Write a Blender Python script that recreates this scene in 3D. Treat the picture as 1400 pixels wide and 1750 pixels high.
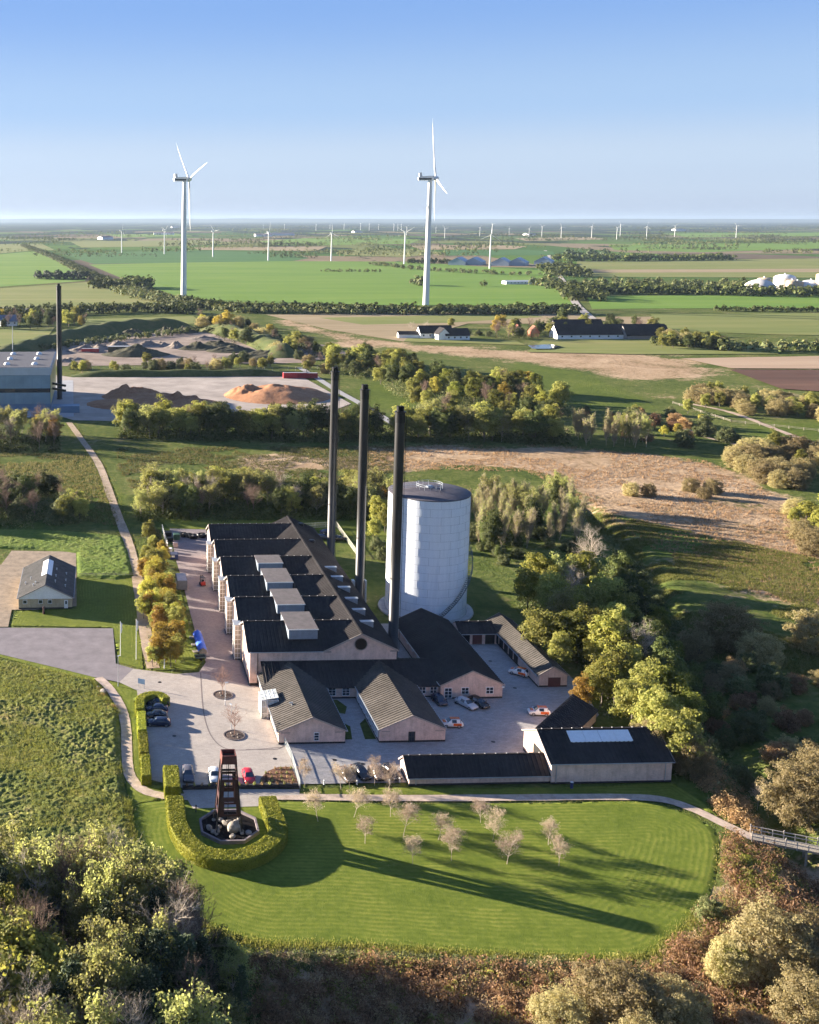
import bpy, bmesh, math, random
import numpy as np
from mathutils import Vector, Matrix
from mathutils.geometry import tessellate_polygon
for o in list(bpy.data.objects): bpy.data.objects.remove(o)
sc = bpy.context.scene
COL = sc.collection
R = math.radians
rng = np.random.default_rng(7)
random.seed(7)

# ---------------------------------------------------------------- camera
F_PX, PX, PY, CAM_H = 1850.0, 237.0, 616.0, 92.0      # focal length and principal point in photograph pixels (1400 x 1750)
PITCH = math.atan((PY - 374.0) / F_PX)
YAW = R(2.06)
cam_d = bpy.data.cameras.new('camera'); cam = bpy.data.objects.new('camera', cam_d); COL.objects.link(cam)
cam.location = (0, 0, CAM_H)
cam.rotation_euler = (R(90) - PITCH, 0, -YAW)
cam_d.sensor_fit = 'HORIZONTAL'; cam_d.sensor_width = 36.0
cam_d.lens = 36.0 * F_PX / 1400.0
cam_d.shift_x = (700.0 - PX) / 1400.0
cam_d.shift_y = -(875.0 - PY) / 1400.0
cam_d.clip_start = 1.0; cam_d.clip_end = 120000.0
sc.camera = cam

# ---------------------------------------------------------------- sky, sun, exposure
SUN_EL = R(11.8)
SUN_DIR = (-math.cos(R(26)), math.sin(R(26)))          # horizontal direction towards the sun: left and a little beyond
world = bpy.data.worlds.new('World'); sc.world = world; world.use_nodes = True
wn = world.node_tree.nodes; wl = world.node_tree.links
bgn = wn['Background']
sky = wn.new('ShaderNodeTexSky'); sky.sky_type = 'NISHITA'; sky.sun_disc = False
sky.sun_elevation = SUN_EL
sky.sun_rotation = math.atan2(SUN_DIR[0], SUN_DIR[1])
sky.altitude = 0; sky.air_density = 0.5; sky.dust_density = 0.2; sky.ozone_density = 2.6
wb = wn.new('ShaderNodeMix'); wb.data_type = 'RGBA'; wb.blend_type = 'MULTIPLY'; wb.inputs[0].default_value = 1.0; wb.inputs[7].default_value = (1.20, 0.94, 0.96, 1)   # white balance
air = wn.new('ShaderNodeMix'); air.data_type = 'RGBA'; air.inputs[0].default_value = 0.8     # the clear autumn air: blue above, paling towards the horizon all the way round
tcw = wn.new('ShaderNodeTexCoord'); sepw = wn.new('ShaderNodeSeparateXYZ'); wl.new(tcw.outputs['Generated'], sepw.inputs[0])
rw = wn.new('ShaderNodeValToRGB'); rw.color_ramp.interpolation = 'EASE'; ew = rw.color_ramp.elements
for k_, (p_, c_) in enumerate(((0.0, (2.25, 2.75, 3.7)), (0.03, (2.75, 3.35, 4.15)), (0.055, (2.95, 3.6, 4.35)), (0.10, (2.2, 3.2, 4.55)), (0.19, (1.32, 2.4, 4.55)), (0.65, (0.75, 1.45, 3.3)))):
    e_ = ew[k_] if k_ < 2 else ew.new(p_)
    e_.position = p_; e_.color = (c_[0]/5, c_[1]/5, c_[2]/5, 1)
wl.new(sepw.outputs[2], rw.inputs[0])
gain = wn.new('ShaderNodeVectorMath'); gain.operation = 'SCALE'; gain.inputs[3].default_value = 5.0; wl.new(rw.outputs[0], gain.inputs[0]); wl.new(gain.outputs[0], air.inputs[7])
wl.new(sky.outputs[0], wb.inputs[6]); wl.new(wb.outputs[2], air.inputs[6]); wl.new(air.outputs[2], bgn.inputs[0]); bgn.inputs[1].default_value = 0.0385
sun_d = bpy.data.lights.new('sun', 'SUN'); sun_d.energy = 5.0; sun_d.angle = R(0.53); sun_d.color = (1.0, 0.885, 0.73)
sun = bpy.data.objects.new('sun', sun_d); COL.objects.link(sun)
sv = Vector((SUN_DIR[0] * math.cos(SUN_EL), SUN_DIR[1] * math.cos(SUN_EL), math.sin(SUN_EL)))
sun.rotation_euler = sv.to_track_quat('Z', 'Y').to_euler(); sun.location = (-200, 200, 300)
sc.view_settings.view_transform = 'Standard'; sc.view_settings.look = 'None'
sc.view_settings.exposure = 2.4; sc.view_settings.gamma = 1.0; sc.view_settings.use_curve_mapping = False
cy = sc.cycles
cy.use_denoising = True; cy.denoiser = 'OPENIMAGEDENOISE'
cy.max_bounces = 5; cy.diffuse_bounces = 3; cy.glossy_bounces = 2; cy.transmission_bounces = 4
cy.transparent_max_bounces = 6; cy.volume_bounces = 0
cy.caustics_reflective = False; cy.caustics_refractive = False
cy.use_adaptive_sampling = True; cy.adaptive_threshold = 0.02

# ---------------------------------------------------------------- survey: where a spot of the photographed ground lies
_fw = np.array([math.sin(YAW) * math.cos(PITCH), math.cos(YAW) * math.cos(PITCH), -math.sin(PITCH)])
_rt = np.array([math.cos(YAW), -math.sin(YAW), 0.0])
_up = np.cross(_rt, _fw)
def g(x, y, z=0.0):
    d = _fw * F_PX + _rt * (x - PX) - _up * (y - PY)
    t = (z - CAM_H) / d[2]
    return np.array([d[0] * t, d[1] * t, z])
def gp(x, y, z=0.0):
    p = g(x, y, z); return (float(p[0]), float(p[1]))
def proj(p):
    v = np.array(p, float) - np.array([0, 0, CAM_H]); k = F_PX / v.dot(_fw)
    return (PX + v.dot(_rt) * k, PY - v.dot(_up) * k)

# ---------------------------------------------------------------- materials
MATS = {}
def nt(name):
    m = bpy.data.materials.new(name); m.use_nodes = True
    n = m.node_tree.nodes; l = m.node_tree.links
    return m, n, l, n['Principled BSDF']
def ramp(n, stops):
    r = n.new('ShaderNodeValToRGB'); e = r.color_ramp.elements
    while len(e) > 1: e.remove(e[-1])
    e[0].position = stops[0][0]; e[0].color = (*stops[0][1], 1)
    for p, c in stops[1:]:
        k = e.new(p); k.color = (*c, 1)
    return r
def noise(n, l, vec, scale, detail=4, rough=0.6, dist=0.0):
    t = n.new('ShaderNodeTexNoise'); t.inputs['Scale'].default_value = scale; t.inputs['Detail'].default_value = detail
    t.inputs['Roughness'].default_value = rough; t.inputs['Distortion'].default_value = dist
    if vec is not None: l.new(vec, t.inputs['Vector'])
    return t
def mixc(n, l, fac, a, b, mode='MIX'):
    m = n.new('ShaderNodeMix'); m.data_type = 'RGBA'; m.blend_type = mode; m.clamp_factor = True
    if isinstance(fac, (int, float)): m.inputs[0].default_value = fac
    else: l.new(fac, m.inputs[0])
    for i, v in ((6, a), (7, b)):
        if isinstance(v, tuple): m.inputs[i].default_value = (*v[:3], 1)
        else: l.new(v, m.inputs[i])
    return m.outputs[2]
def math_n(n, l, op, a, b=None, clamp=False):
    m = n.new('ShaderNodeMath'); m.operation = op; m.use_clamp = clamp
    for i, v in ((0, a), (1, b)):
        if v is None: continue
        if isinstance(v, (int, float)): m.inputs[i].default_value = v
        else: l.new(v, m.inputs[i])
    return m.outputs[0]
def plain(name, c, rough=0.6, metal=0.0, var=0.12, scale=1.5, bump=0.0, spec=0.4, bscale=None):
    """one material of one colour with soft mottling and wear"""
    if name in MATS: return MATS[name]
    m, n, l, b = nt(name)
    tc = n.new('ShaderNodeTexCoord')
    t = noise(n, l, tc.outputs['Object'], scale, 6, 0.65)
    d = tuple(max(0, v * (1 - var * 1.6)) for v in c); u = tuple(min(1, v * (1 + var * 1.4)) for v in c)
    r = ramp(n, [(0.3, d), (0.7, u)]); l.new(t.outputs[0], r.inputs[0])
    l.new(r.outputs[0], b.inputs['Base Color'])
    b.inputs['Roughness'].default_value = rough; b.inputs['Metallic'].default_value = metal
    b.inputs['Specular IOR Level'].default_value = spec
    if bump:
        t2 = noise(n, l, tc.outputs['Object'], bscale or scale * 6, 4, 0.6)
        bp = n.new('ShaderNodeBump'); bp.inputs['Strength'].default_value = 1.0; bp.inputs['Distance'].default_value = bump
        l.new(t2.outputs[0], bp.inputs['Height']); l.new(bp.outputs[0], b.inputs['Normal'])
    MATS[name] = m; return m
def mottled(name, stops, scales=(0.02, 0.15, 1.2), weights=(0.5, 0.3, 0.2), rough=0.95, bump=0.0, bscale=2.0, stretch=(1, 1, 1), rot=0.0, spec=0.15):
    """ground: a ramp over noise of several sizes"""
    if name in MATS: return MATS[name]
    m, n, l, b = nt(name)
    tc = n.new('ShaderNodeTexCoord'); mp = n.new('ShaderNodeMapping'); l.new(tc.outputs['Object'], mp.inputs[0])
    mp.inputs['Scale'].default_value = stretch; mp.inputs['Rotation'].default_value = (0, 0, rot)
    acc = None
    for s, w in zip(scales, weights):
        t = noise(n, l, mp.outputs[0], s, 5, 0.62, 0.4)
        v = math_n(n, l, 'MULTIPLY', t.outputs[0], w)
        acc = v if acc is None else math_n(n, l, 'ADD', acc, v)
    r = ramp(n, stops); l.new(acc, r.inputs[0]); l.new(r.outputs[0], b.inputs['Base Color'])
    b.inputs['Roughness'].default_value = rough; b.inputs['Specular IOR Level'].default_value = spec
    if bump:
        t2 = noise(n, l, mp.outputs[0], bscale, 5, 0.65)
        bp = n.new('ShaderNodeBump'); bp.inputs['Strength'].default_value = 1.0; bp.inputs['Distance'].default_value = bump
        l.new(t2.outputs[0], bp.inputs['Height']); l.new(bp.outputs[0], b.inputs['Normal'])
    MATS[name] = m; return m
def leafmat(name, c1, c2, c3, trans=0.5, hv=0.018):
    """foliage: three tones by leaf, by clump and by plant; light passes through the leaf"""
    if name in MATS: return MATS[name]
    m, n, l, b = nt(name)
    geo = n.new('ShaderNodeNewGeometry'); oi = n.new('ShaderNodeObjectInfo'); tc = n.new('ShaderNodeTexCoord')
    t = noise(n, l, tc.outputs['Object'], 0.45, 3, 0.6)
    v = math_n(n, l, 'MULTIPLY', t.outputs[0], 0.75)
    v = math_n(n, l, 'ADD', v, math_n(n, l, 'MULTIPLY', geo.outputs['Random Per Island'], 0.45))
    v = math_n(n, l, 'ADD', v, math_n(n, l, 'MULTIPLY', oi.outputs['Random'], 0.3))
    v = math_n(n, l, 'SUBTRACT', v, 0.25)
    r = ramp(n, [(0.15, c1), (0.5, c2), (0.85, c3)]); l.new(v, r.inputs[0])
    hs = n.new('ShaderNodeHueSaturation'); l.new(r.outputs[0], hs.inputs['Color'])
    l.new(math_n(n, l, 'ADD', math_n(n, l, 'MULTIPLY', oi.outputs['Random'], hv * 2), 0.5 - hv), hs.inputs['Hue'])
    l.new(math_n(n, l, 'ADD', math_n(n, l, 'MULTIPLY', oi.outputs['Random'], 0.4), 0.82), hs.inputs['Value'])
    b.inputs['Roughness'].default_value = 0.7; b.inputs['Specular IOR Level'].default_value = 0.2
    l.new(hs.outputs[0], b.inputs['Base Color'])
    tr = n.new('ShaderNodeBsdfTranslucent'); l.new(mixc(n, l, 1.0, hs.outputs[0], (1.5, 1.5, 1.2), 'MULTIPLY'), tr.inputs[0])
    mx = n.new('ShaderNodeMixShader'); mx.inputs[0].default_value = trans
    l.new(b.outputs[0], mx.inputs[1]); l.new(tr.outputs[0], mx.inputs[2])
    l.new(mx.outputs[0], n['Material Output'].inputs[0])
    MATS[name] = m; return m
def brickmat(name, c1, c2, mortar, scale=1.0):
    if name in MATS: return MATS[name]
    m, n, l, b = nt(name)
    tc = n.new('ShaderNodeTexCoord'); geo = n.new('ShaderNodeNewGeometry')
    sx = n.new('ShaderNodeSeparateXYZ'); l.new(tc.outputs['Object'], sx.inputs[0])
    cx = n.new('ShaderNodeCombineXYZ')
    l.new(math_n(n, l, 'ADD', sx.outputs[0], sx.outputs[1]), cx.inputs[0]); l.new(sx.outputs[2], cx.inputs[1])
    br = n.new('ShaderNodeTexBrick'); l.new(cx.outputs[0], br.inputs['Vector'])
    br.inputs['Scale'].default_value = 1.0; br.inputs['Brick Width'].default_value = 0.24; br.inputs['Row Height'].default_value = 0.08
    br.inputs['Mortar Size'].default_value = 0.008
    br.inputs['Color1'].default_value = (*c1, 1); br.inputs['Color2'].default_value = (*c2, 1); br.inputs['Mortar'].default_value = (*mortar, 1)
    t = noise(n, l, tc.outputs['Object'], 0.6, 6, 0.7)
    r = ramp(n, [(0.3, (0.72, 0.70, 0.68)), (0.7, (1.12, 1.1, 1.08))]); l.new(t.outputs[0], r.inputs[0])
    # rain streaks and splash stains near the foot of the wall
    st = n.new('ShaderNodeMapping'); l.new(tc.outputs['Object'], st.inputs[0]); st.inputs['Scale'].default_value = (2.5, 2.5, 0.25)
    t3 = noise(n, l, st.outputs[0], 1.0, 4, 0.6)
    r3 = ramp(n, [(0.35, (0.86, 0.85, 0.84)), (0.6, (1, 1, 1))]); l.new(t3.outputs[0], r3.inputs[0])
    c = mixc(n, l, 1.0, br.outputs[0], r.outputs[0], 'MULTIPLY'); c = mixc(n, l, 1.0, c, r3.outputs[0], 'MULTIPLY')
    l.new(c, b.inputs['Base Color']); b.inputs['Roughness'].default_value = 0.9; b.inputs['Specular IOR Level'].default_value = 0.2
    MATS[name] = m; return m

M_brick = brickmat('pale_brick', (0.73, 0.54, 0.465), (0.62, 0.45, 0.38), (0.70, 0.60, 0.54))
M_ybrick = brickmat('yellow_brick', (0.55, 0.44, 0.27), (0.48, 0.37, 0.22), (0.5, 0.46, 0.38))
def weathered(name, c, spots, streak=(1, 1, 1), rough=0.85, spec=0.1, cover=0.62):
    """dark sheet with run-off streaks, faded patches and pale lichen or dust spots"""
    m, n, l, b = nt(name); tc = n.new('ShaderNodeTexCoord'); mp = n.new('ShaderNodeMapping'); l.new(tc.outputs['Object'], mp.inputs[0]); mp.inputs['Scale'].default_value = streak
    t1 = noise(n, l, tc.outputs['Object'], 0.12, 5, 0.6); t2 = noise(n, l, mp.outputs[0], 1.1, 5, 0.7); t3 = noise(n, l, tc.outputs['Object'], 2.6, 6, 0.75)
    v = math_n(n, l, 'ADD', math_n(n, l, 'MULTIPLY', t1.outputs[0], 0.55), math_n(n, l, 'MULTIPLY', t2.outputs[0], 0.45))
    r = ramp(n, [(0.34, tuple(x*0.62 for x in c)), (0.5, c), (0.66, tuple(x*1.5 for x in c))]); l.new(v, r.inputs[0])
    f = n.new('ShaderNodeMapRange'); f.inputs[1].default_value = cover; f.inputs[2].default_value = cover + 0.1; f.inputs[4].default_value = 0.55; l.new(t3.outputs[0], f.inputs[0])
    l.new(mixc(n, l, f.outputs[0], r.outputs[0], spots), b.inputs['Base Color']); b.inputs['Roughness'].default_value = rough; b.inputs['Specular IOR Level'].default_value = spec
    MATS[name] = m; return m
M_roof = weathered('fibre_cement_roof', (0.036, 0.032, 0.032), (0.08, 0.076, 0.064), (1.0, 1.0, 0.3))
M_roofw = weathered('fibre_cement_roof_pale', (0.078, 0.069, 0.061), (0.13, 0.12, 0.095), (1.0, 1.0, 0.3))
M_roof2 = plain('old_grey_roof', (0.085, 0.08, 0.075), 0.8, 0, 0.25, 0.6)
M_verge = plain('verge_board', (0.33, 0.28, 0.25), 0.7)
M_cap = plain('ridge_clip', (0.45, 0.42, 0.40), 0.6)
M_zinc = plain('zinc_sheet', (0.36, 0.39, 0.43), 0.45, 0.3, 0.12, 1.2)
M_boxtop = plain('roofing_felt', (0.115, 0.10, 0.098), 0.85, 0, 0.15, 0.8)
M_white = plain('white_paint', (0.78, 0.77, 0.74), 0.5, 0, 0.06)
M_frame = plain('white_frame', (0.72, 0.73, 0.74), 0.45, 0, 0.05)
M_plinth = plain('dark_plinth', (0.025, 0.022, 0.022), 0.8)
M_glass = plain('window_glass', (0.02, 0.03, 0.045), 0.06, 0, 0.1, 0.3, spec=0.9)
M_glass_sunglint = plain('glazing_sun_reflection', (0.30, 0.27, 0.22), 0.15, 0, 0.3, 0.5, spec=0.7)  # pale warm tone paints the sun's reflection into the bay panes
M_black = plain('black_steel', (0.010, 0.010, 0.012), 0.42, 0.3, 0.2, 0.8)
M_greysteel = weathered('grey_steel', (0.015, 0.0145, 0.0165), (0.04, 0.034, 0.03), (2.2, 2.2, 0.05), 0.4, 0.4, 0.66)
M_galv = plain('galvanised_steel', (0.5, 0.52, 0.55), 0.4, 0.4, 0.1, 2)
M_rust = plain('red_brown_steel', (0.052, 0.017, 0.019), 0.55, 0.1, 0.25, 2.5)
M_door = plain('maroon_door', (0.09, 0.03, 0.03), 0.55)
M_wood = plain('weathered_timber', (0.30, 0.26, 0.21), 0.85, 0, 0.2, 3)
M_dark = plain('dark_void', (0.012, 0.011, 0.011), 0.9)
M_rock = plain('pale_granite', (0.27, 0.235, 0.195), 0.85, 0, 0.3, 1.2, 0.05)
M_concrete = plain('concrete', (0.42, 0.40, 0.37), 0.85, 0, 0.15, 0.8, 0.01)
M_rubber = plain('tyre_rubber', (0.015, 0.015, 0.015), 0.85)
M_rim = plain('alloy_rim', (0.45, 0.46, 0.48), 0.3, 0.8, 0.05)
M_lamp_r = plain('tail_lamp', (0.35, 0.01, 0.01), 0.25)
M_lamp_w = plain('head_lamp', (0.75, 0.77, 0.8), 0.15)
M_bark = plain('bark', (0.13, 0.105, 0.085), 0.9, 0, 0.25, 2)
M_twig = plain('pale_twig', (0.44, 0.37, 0.29), 0.9, 0, 0.2, 0.8)
M_twigbr = plain('brown_twig', (0.20, 0.135, 0.10), 0.9, 0, 0.2, 0.8)
M_blue = plain('blue_tarpaulin', (0.03, 0.11, 0.55), 0.55, 0, 0.1)
M_dblue = plain('dark_blue_steel', (0.015, 0.03, 0.13), 0.5)

# ---------------------------------------------------------------- mesh helpers
class MB:
    def __init__(s): s.v = []; s.f = []; s.mi = []; s.cur = 0
    def add(s, vs, fs, mi=None):
        o = len(s.v); s.v += [tuple(map(float, p)) for p in vs]
        for f in fs: s.f.append(tuple(i + o for i in f)); s.mi.append(s.cur if mi is None else mi)
        return s
    def box(s, x0, x1, y0, y1, z0, z1):
        if x0 > x1: x0, x1 = x1, x0
        if y0 > y1: y0, y1 = y1, y0
        v = [(x0,y0,z0),(x1,y0,z0),(x1,y1,z0),(x0,y1,z0),(x0,y0,z1),(x1,y0,z1),(x1,y1,z1),(x0,y1,z1)]
        return s.add(v, [(0,3,2,1),(4,5,6,7),(0,1,5,4),(1,2,6,5),(2,3,7,6),(3,0,4,7)])
    def bar(s, a, b, w, h=None):
        a = Vector(a); b = Vector(b); d = (b - a)
        if d.length < 1e-6: return s
        d.normalize(); h = h or w
        u = Vector((0, 0, 1)) if abs(d.z) < 0.95 else Vector((0, 1, 0))
        r = d.cross(u).normalized() * (w / 2); u = r.cross(d).normalized() * (h / 2)
        v = [a-r-u, a+r-u, a+r+u, a-r+u, b-r-u, b+r-u, b+r+u, b-r+u]
        return s.add(v, [(0,1,2,3),(7,6,5,4),(0,4,5,1),(1,5,6,2),(2,6,7,3),(3,7,4,0)])
    def tube(s, pts, rad, n=8, caps=True):
        pts = [Vector(p) for p in pts]; rings = []
        rad = rad if hasattr(rad, '__len__') else [rad] * len(pts)
        vs = []
        for i, p in enumerate(pts):
            d = (pts[min(i+1, len(pts)-1)] - pts[max(i-1, 0)]).normalized()
            u = Vector((0, 0, 1)) if abs(d.z) < 0.9 else Vector((1, 0, 0))
            r = d.cross(u).normalized(); u = r.cross(d).normalized()
            for k in range(n):
                a = 2 * math.pi * k / n; vs.append(p + (r * math.cos(a) + u * math.sin(a)) * rad[i])
        fs = [(i*n+k, (i+1)*n+k, (i+1)*n+(k+1) % n, i*n+(k+1) % n) for i in range(len(pts)-1) for k in range(n)]
        if caps: fs += [tuple(range(n)), tuple(range((len(pts)-1)*n, len(pts)*n))[::-1]]
        return s.add(vs, fs)
    def lathe(s, prof, n=24, c=(0, 0, 0), axis='z', close=True):
        vs = []
        for r, z in prof:
            for k in range(n):
                a = 2 * math.pi * k / n; x, y = r * math.cos(a), r * math.sin(a)
                p = (x, y, z) if axis == 'z' else ((z, x, y) if axis == 'x' else (x, z, y))
                vs.append((p[0]+c[0], p[1]+c[1], p[2]+c[2]))
        fs = [(i*n+k, i*n+(k+1) % n, (i+1)*n+(k+1) % n, (i+1)*n+k) for i in range(len(prof)-1) for k in range(n)]
        if close: fs += [tuple(range(n))[::-1], tuple(range((len(prof)-1)*n, len(prof)*n))]
        return s.add(vs, fs)
    def prism(s, poly, a, b, axis='y'):
        """a polygon in (u, z) pushed from a to b along an axis"""
        n = len(poly)
        f = (lambda u, z, t: (u, t, z)) if axis == 'y' else ((lambda u, z, t: (t, u, z)) if axis == 'x' else (lambda u, z, t: (u, z, t)))
        vs = [f(u, z, a) for u, z in poly] + [f(u, z, b) for u, z in poly]
        fs = [(i, (i+1) % n, n+(i+1) % n, n+i) for i in range(n)] + [tuple(range(n))[::-1], tuple(range(n, 2*n))]
        return s.add(vs, fs)
    def mesh(s, name, mats, smooth=False):
        me = bpy.data.meshes.new(name); me.from_pydata(s.v, [], s.f)
        mats = mats if isinstance(mats, (list, tuple)) else [mats]
        for m in mats: me.materials.append(m)
        if len(mats) > 1: me.polygons.foreach_set('material_index', s.mi)
        if smooth: me.polygons.foreach_set('use_smooth', [True] * len(s.f))
        bm = bmesh.new(); bm.from_mesh(me); bmesh.ops.recalc_face_normals(bm, faces=bm.faces); bm.to_mesh(me); bm.free()
        me.update(); return me
    def build(s, name, mats, parent=None, smooth=False):
        return link(name, s.mesh(name, mats, smooth), parent)
def link(name, me, parent=None):
    o = bpy.data.objects.new(name, me); COL.objects.link(o)
    if parent is not None: o.parent = parent
    return o
def npmesh(name, v, quads=None, tris=None, mat=None, smooth=False):
    """big meshes straight from numpy arrays"""
    me = bpy.data.meshes.new(name); v = np.asarray(v, np.float32)
    me.vertices.add(len(v)); me.vertices.foreach_set('co', v.ravel())
    parts = []; starts = []; off = 0
    for arr, k in ((quads, 4), (tris, 3)):
        if arr is None or len(arr) == 0: continue
        a = np.asarray(arr, np.int32); parts.append(a.ravel()); starts.append(off + np.arange(len(a), dtype=np.int32) * k); off += a.size
    li = np.concatenate(parts); st = np.concatenate(starts)
    me.loops.add(len(li)); me.loops.foreach_set('vertex_index', li)
    me.polygons.add(len(st)); me.polygons.foreach_set('loop_start', st)
    if mat is not None: me.materials.append(mat)
    if smooth: me.polygons.foreach_set('use_smooth', np.ones(len(st), bool))
    me.update(calc_edges=True); me.validate()
    return me
def tag(o, label=None, cat=None, group=None, kind=None):
    if label: o['label'] = label
    if cat: o['category'] = cat
    if group: o['group'] = group
    if kind: o['kind'] = kind
    return o
def empty(name, loc=(0, 0, 0), rz=0.0):
    o = bpy.data.objects.new(name, None); COL.objects.link(o); o.location = loc; o.rotation_euler = (0, 0, rz)
    o.empty_display_size = 0.5; return o
def thing(name, label, cat, loc=(0, 0, 0), rz=0.0, group=None):
    return tag(empty(name, loc, rz), label, cat, group)
KIDS = {}
def copy_tree(o, parent=None):
    c = o.copy(); COL.objects.link(c); c.parent = parent
    for ch in list(o.children): copy_tree(ch, c)
    return c
def sheet(name, poly, z, mat, kind='structure', world_xy=False, label=None, cat=None):
    pts = [(p if world_xy else gp(*p)) for p in poly]
    v3 = [Vector((x, y, 0)) for x, y in pts]
    tris = tessellate_polygon([v3])
    me = bpy.data.meshes.new(name); me.from_pydata([(x, y, z) for x, y in pts], [], [tuple(t) for t in tris]); me.materials.append(mat)
    bm = bmesh.new(); bm.from_mesh(me); bmesh.ops.recalc_face_normals(bm, faces=bm.faces)
    if bm.faces and sum(f.normal.z for f in bm.faces) < 0: bmesh.ops.reverse_faces(bm, faces=bm.faces)
    bm.to_mesh(me); bm.free()
    o = link(name, me); o['kind'] = kind; tag(o, label, cat); return o
def smooth_line(pts, n=8):
    """Catmull-Rom through the points"""
    P_ = [np.array(p, float) for p in pts]; P_ = [2*P_[0]-P_[1]] + P_ + [2*P_[-1]-P_[-2]]; out = []
    for i in range(1, len(P_)-2):
        for k in range(n):
            t = k / n; a, b, c, d = P_[i-1:i+3]
            out.append(0.5*((2*b)+(-a+c)*t+(2*a-5*b+4*c-d)*t*t+(-a+3*b-3*c+d)*t**3))
    out.append(P_[-2]); return [tuple(map(float, p)) for p in out]
def strip(name, line, w, z, mat, kind='structure', wobble=0.0):
    """a path or road along a line of ground points"""
    L = smooth_line(line); vs = []; fs = []
    for i, p in enumerate(L):
        a = np.array(L[max(0, i-1)]); b = np.array(L[min(len(L)-1, i+1)]); d = b - a; d /= np.linalg.norm(d); nn = np.array([-d[1], d[0]])
        ww = w / 2 * (1 + wobble * random.uniform(-1, 1))
        vs += [(p[0]+nn[0]*ww, p[1]+nn[1]*ww, z), (p[0]-nn[0]*ww, p[1]-nn[1]*ww, z)]
        if i: fs.append((2*i-2, 2*i-1, 2*i+1, 2*i))
    mb = MB(); mb.add(vs, fs); o = mb.build(name, mat); o['kind'] = kind; return o
def inside(poly, x, y):
    x = np.asarray(x); y = np.asarray(y); r = np.zeros(x.shape, bool); n = len(poly); j = n - 1
    for i in range(n):
        xi, yi = poly[i]; xj, yj = poly[j]
        c = ((yi > y) != (yj > y)) & (x < (xj - xi) * (y - yi) / (yj - yi + 1e-12) + xi)
        r ^= c; j = i
    return r
def edge_dist(poly, x, y):
    d = np.full(x.shape, 1e9); n = len(poly)
    for i in range(n):
        a = np.array(poly[i]); b = np.array(poly[(i+1) % n]); ab = b - a; L2 = ab.dot(ab) + 1e-9
        t = np.clip(((x-a[0])*ab[0]+(y-a[1])*ab[1])/L2, 0, 1)
        d = np.minimum(d, np.hypot(x-a[0]-t*ab[0], y-a[1]-t*ab[1]))
    return d
def vnoise(x, y, scale, seed=0, octaves=4):
    """value noise on numpy arrays, about -1..1"""
    out = np.zeros_like(x, float); amp = 1.0; tot = 0
    for o in range(octaves):
        xs = x / scale * 2**o + 37.1 * seed + 11.7 * o; ys = y / scale * 2**o + 91.7 * seed + 5.3 * o
        xi = np.floor(xs).astype(np.int64); yi = np.floor(ys).astype(np.int64); fx = xs - xi; fy = ys - yi
        fx = fx*fx*(3-2*fx); fy = fy*fy*(3-2*fy)
        def h(a, b):
            k = (a * 374761393 + b * 668265263 + seed * 144665) & 0x7fffffff
            k = ((k ^ (k >> 13)) * 1274126177) & 0x7fffffff
            return ((k ^ (k >> 16)) & 0xffff) / 32767.5 - 1
        v = h(xi, yi)*(1-fx)*(1-fy)+h(xi+1, yi)*fx*(1-fy)+h(xi, yi+1)*(1-fx)*fy+h(xi+1, yi+1)*fx*fy
        out += v * amp; tot += amp; amp *= 0.5
    return out / tot
def relief_sheet(name, poly, res, fn, mat, attr=None, kind='structure', feather=1.5):
    """a field as a grid cut to its outline, z from fn(x, y, distance to the edge)"""
    P_ = np.array(poly); x0, y0 = P_.min(0); x1, y1 = P_.max(0)
    xs = np.arange(x0, x1 + res, res); ys = np.arange(y0, y1 + res, res)
    X, Y = np.meshgrid(xs, ys); X = X + (vnoise(X, Y, 3.0, 5) * res * 0.2); 
    ins = inside(poly, X, Y); ed = edge_dist(poly, X, Y); sd = np.where(ins, ed, -ed)
    k = ins[:-1, :-1] | ins[1:, :-1] | ins[:-1, 1:] | ins[1:, 1:]
    bx_, by_ = X.copy(), Y.copy(); bd = np.full(X.shape, 1e9)
    for i in range(len(poly)):
        a = np.array(poly[i]); b = np.array(poly[(i+1) % len(poly)]); ab = b - a; L2 = ab.dot(ab) + 1e-9
        t = np.clip(((X-a[0])*ab[0]+(Y-a[1])*ab[1])/L2, 0, 1); qx, qy = a[0]+t*ab[0], a[1]+t*ab[1]; d = np.hypot(X-qx, Y-qy); m_ = d < bd
        bd = np.where(m_, d, bd); bx_ = np.where(m_, qx, bx_); by_ = np.where(m_, qy, by_)
    snap = ~ins | (ed < res * 0.3); X = np.where(snap, bx_, X); Y = np.where(snap, by_, Y); sd = np.where(snap, 0.0, sd)
    Z = fn(X, Y, sd)
    idx = np.arange(X.size).reshape(X.shape)
    q = np.stack([idx[:-1, :-1], idx[:-1, 1:], idx[1:, 1:], idx[1:, :-1]], -1)[k]
    used = np.unique(q); mp = np.full(X.size, -1); mp[used] = np.arange(len(used))
    v = np.stack([X.ravel(), Y.ravel(), Z.ravel()], 1)[used]
    me = npmesh(name, v, quads=mp[q], mat=mat, smooth=True)
    if attr:
        a = me.attributes.new(attr, 'FLOAT', 'POINT'); a.data.foreach_set('value', sd.ravel()[used].astype(np.float32))
    o = link(name, me); o['kind'] = kind; return o
ORD = 'first second third fourth fifth sixth seventh eighth ninth tenth eleventh twelfth'.split()
def ordw(n):
    if n < 12: return ORD[n]
    n += 1; return '%d%s' % (n, 'th' if 10 <= n % 100 <= 20 else {1: 'st', 2: 'nd', 3: 'rd'}.get(n % 10, 'th'))
def rand_dirs(n, rg):
    d = rg.normal(size=(n, 3)); return d / np.linalg.norm(d, axis=1, keepdims=True)
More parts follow.
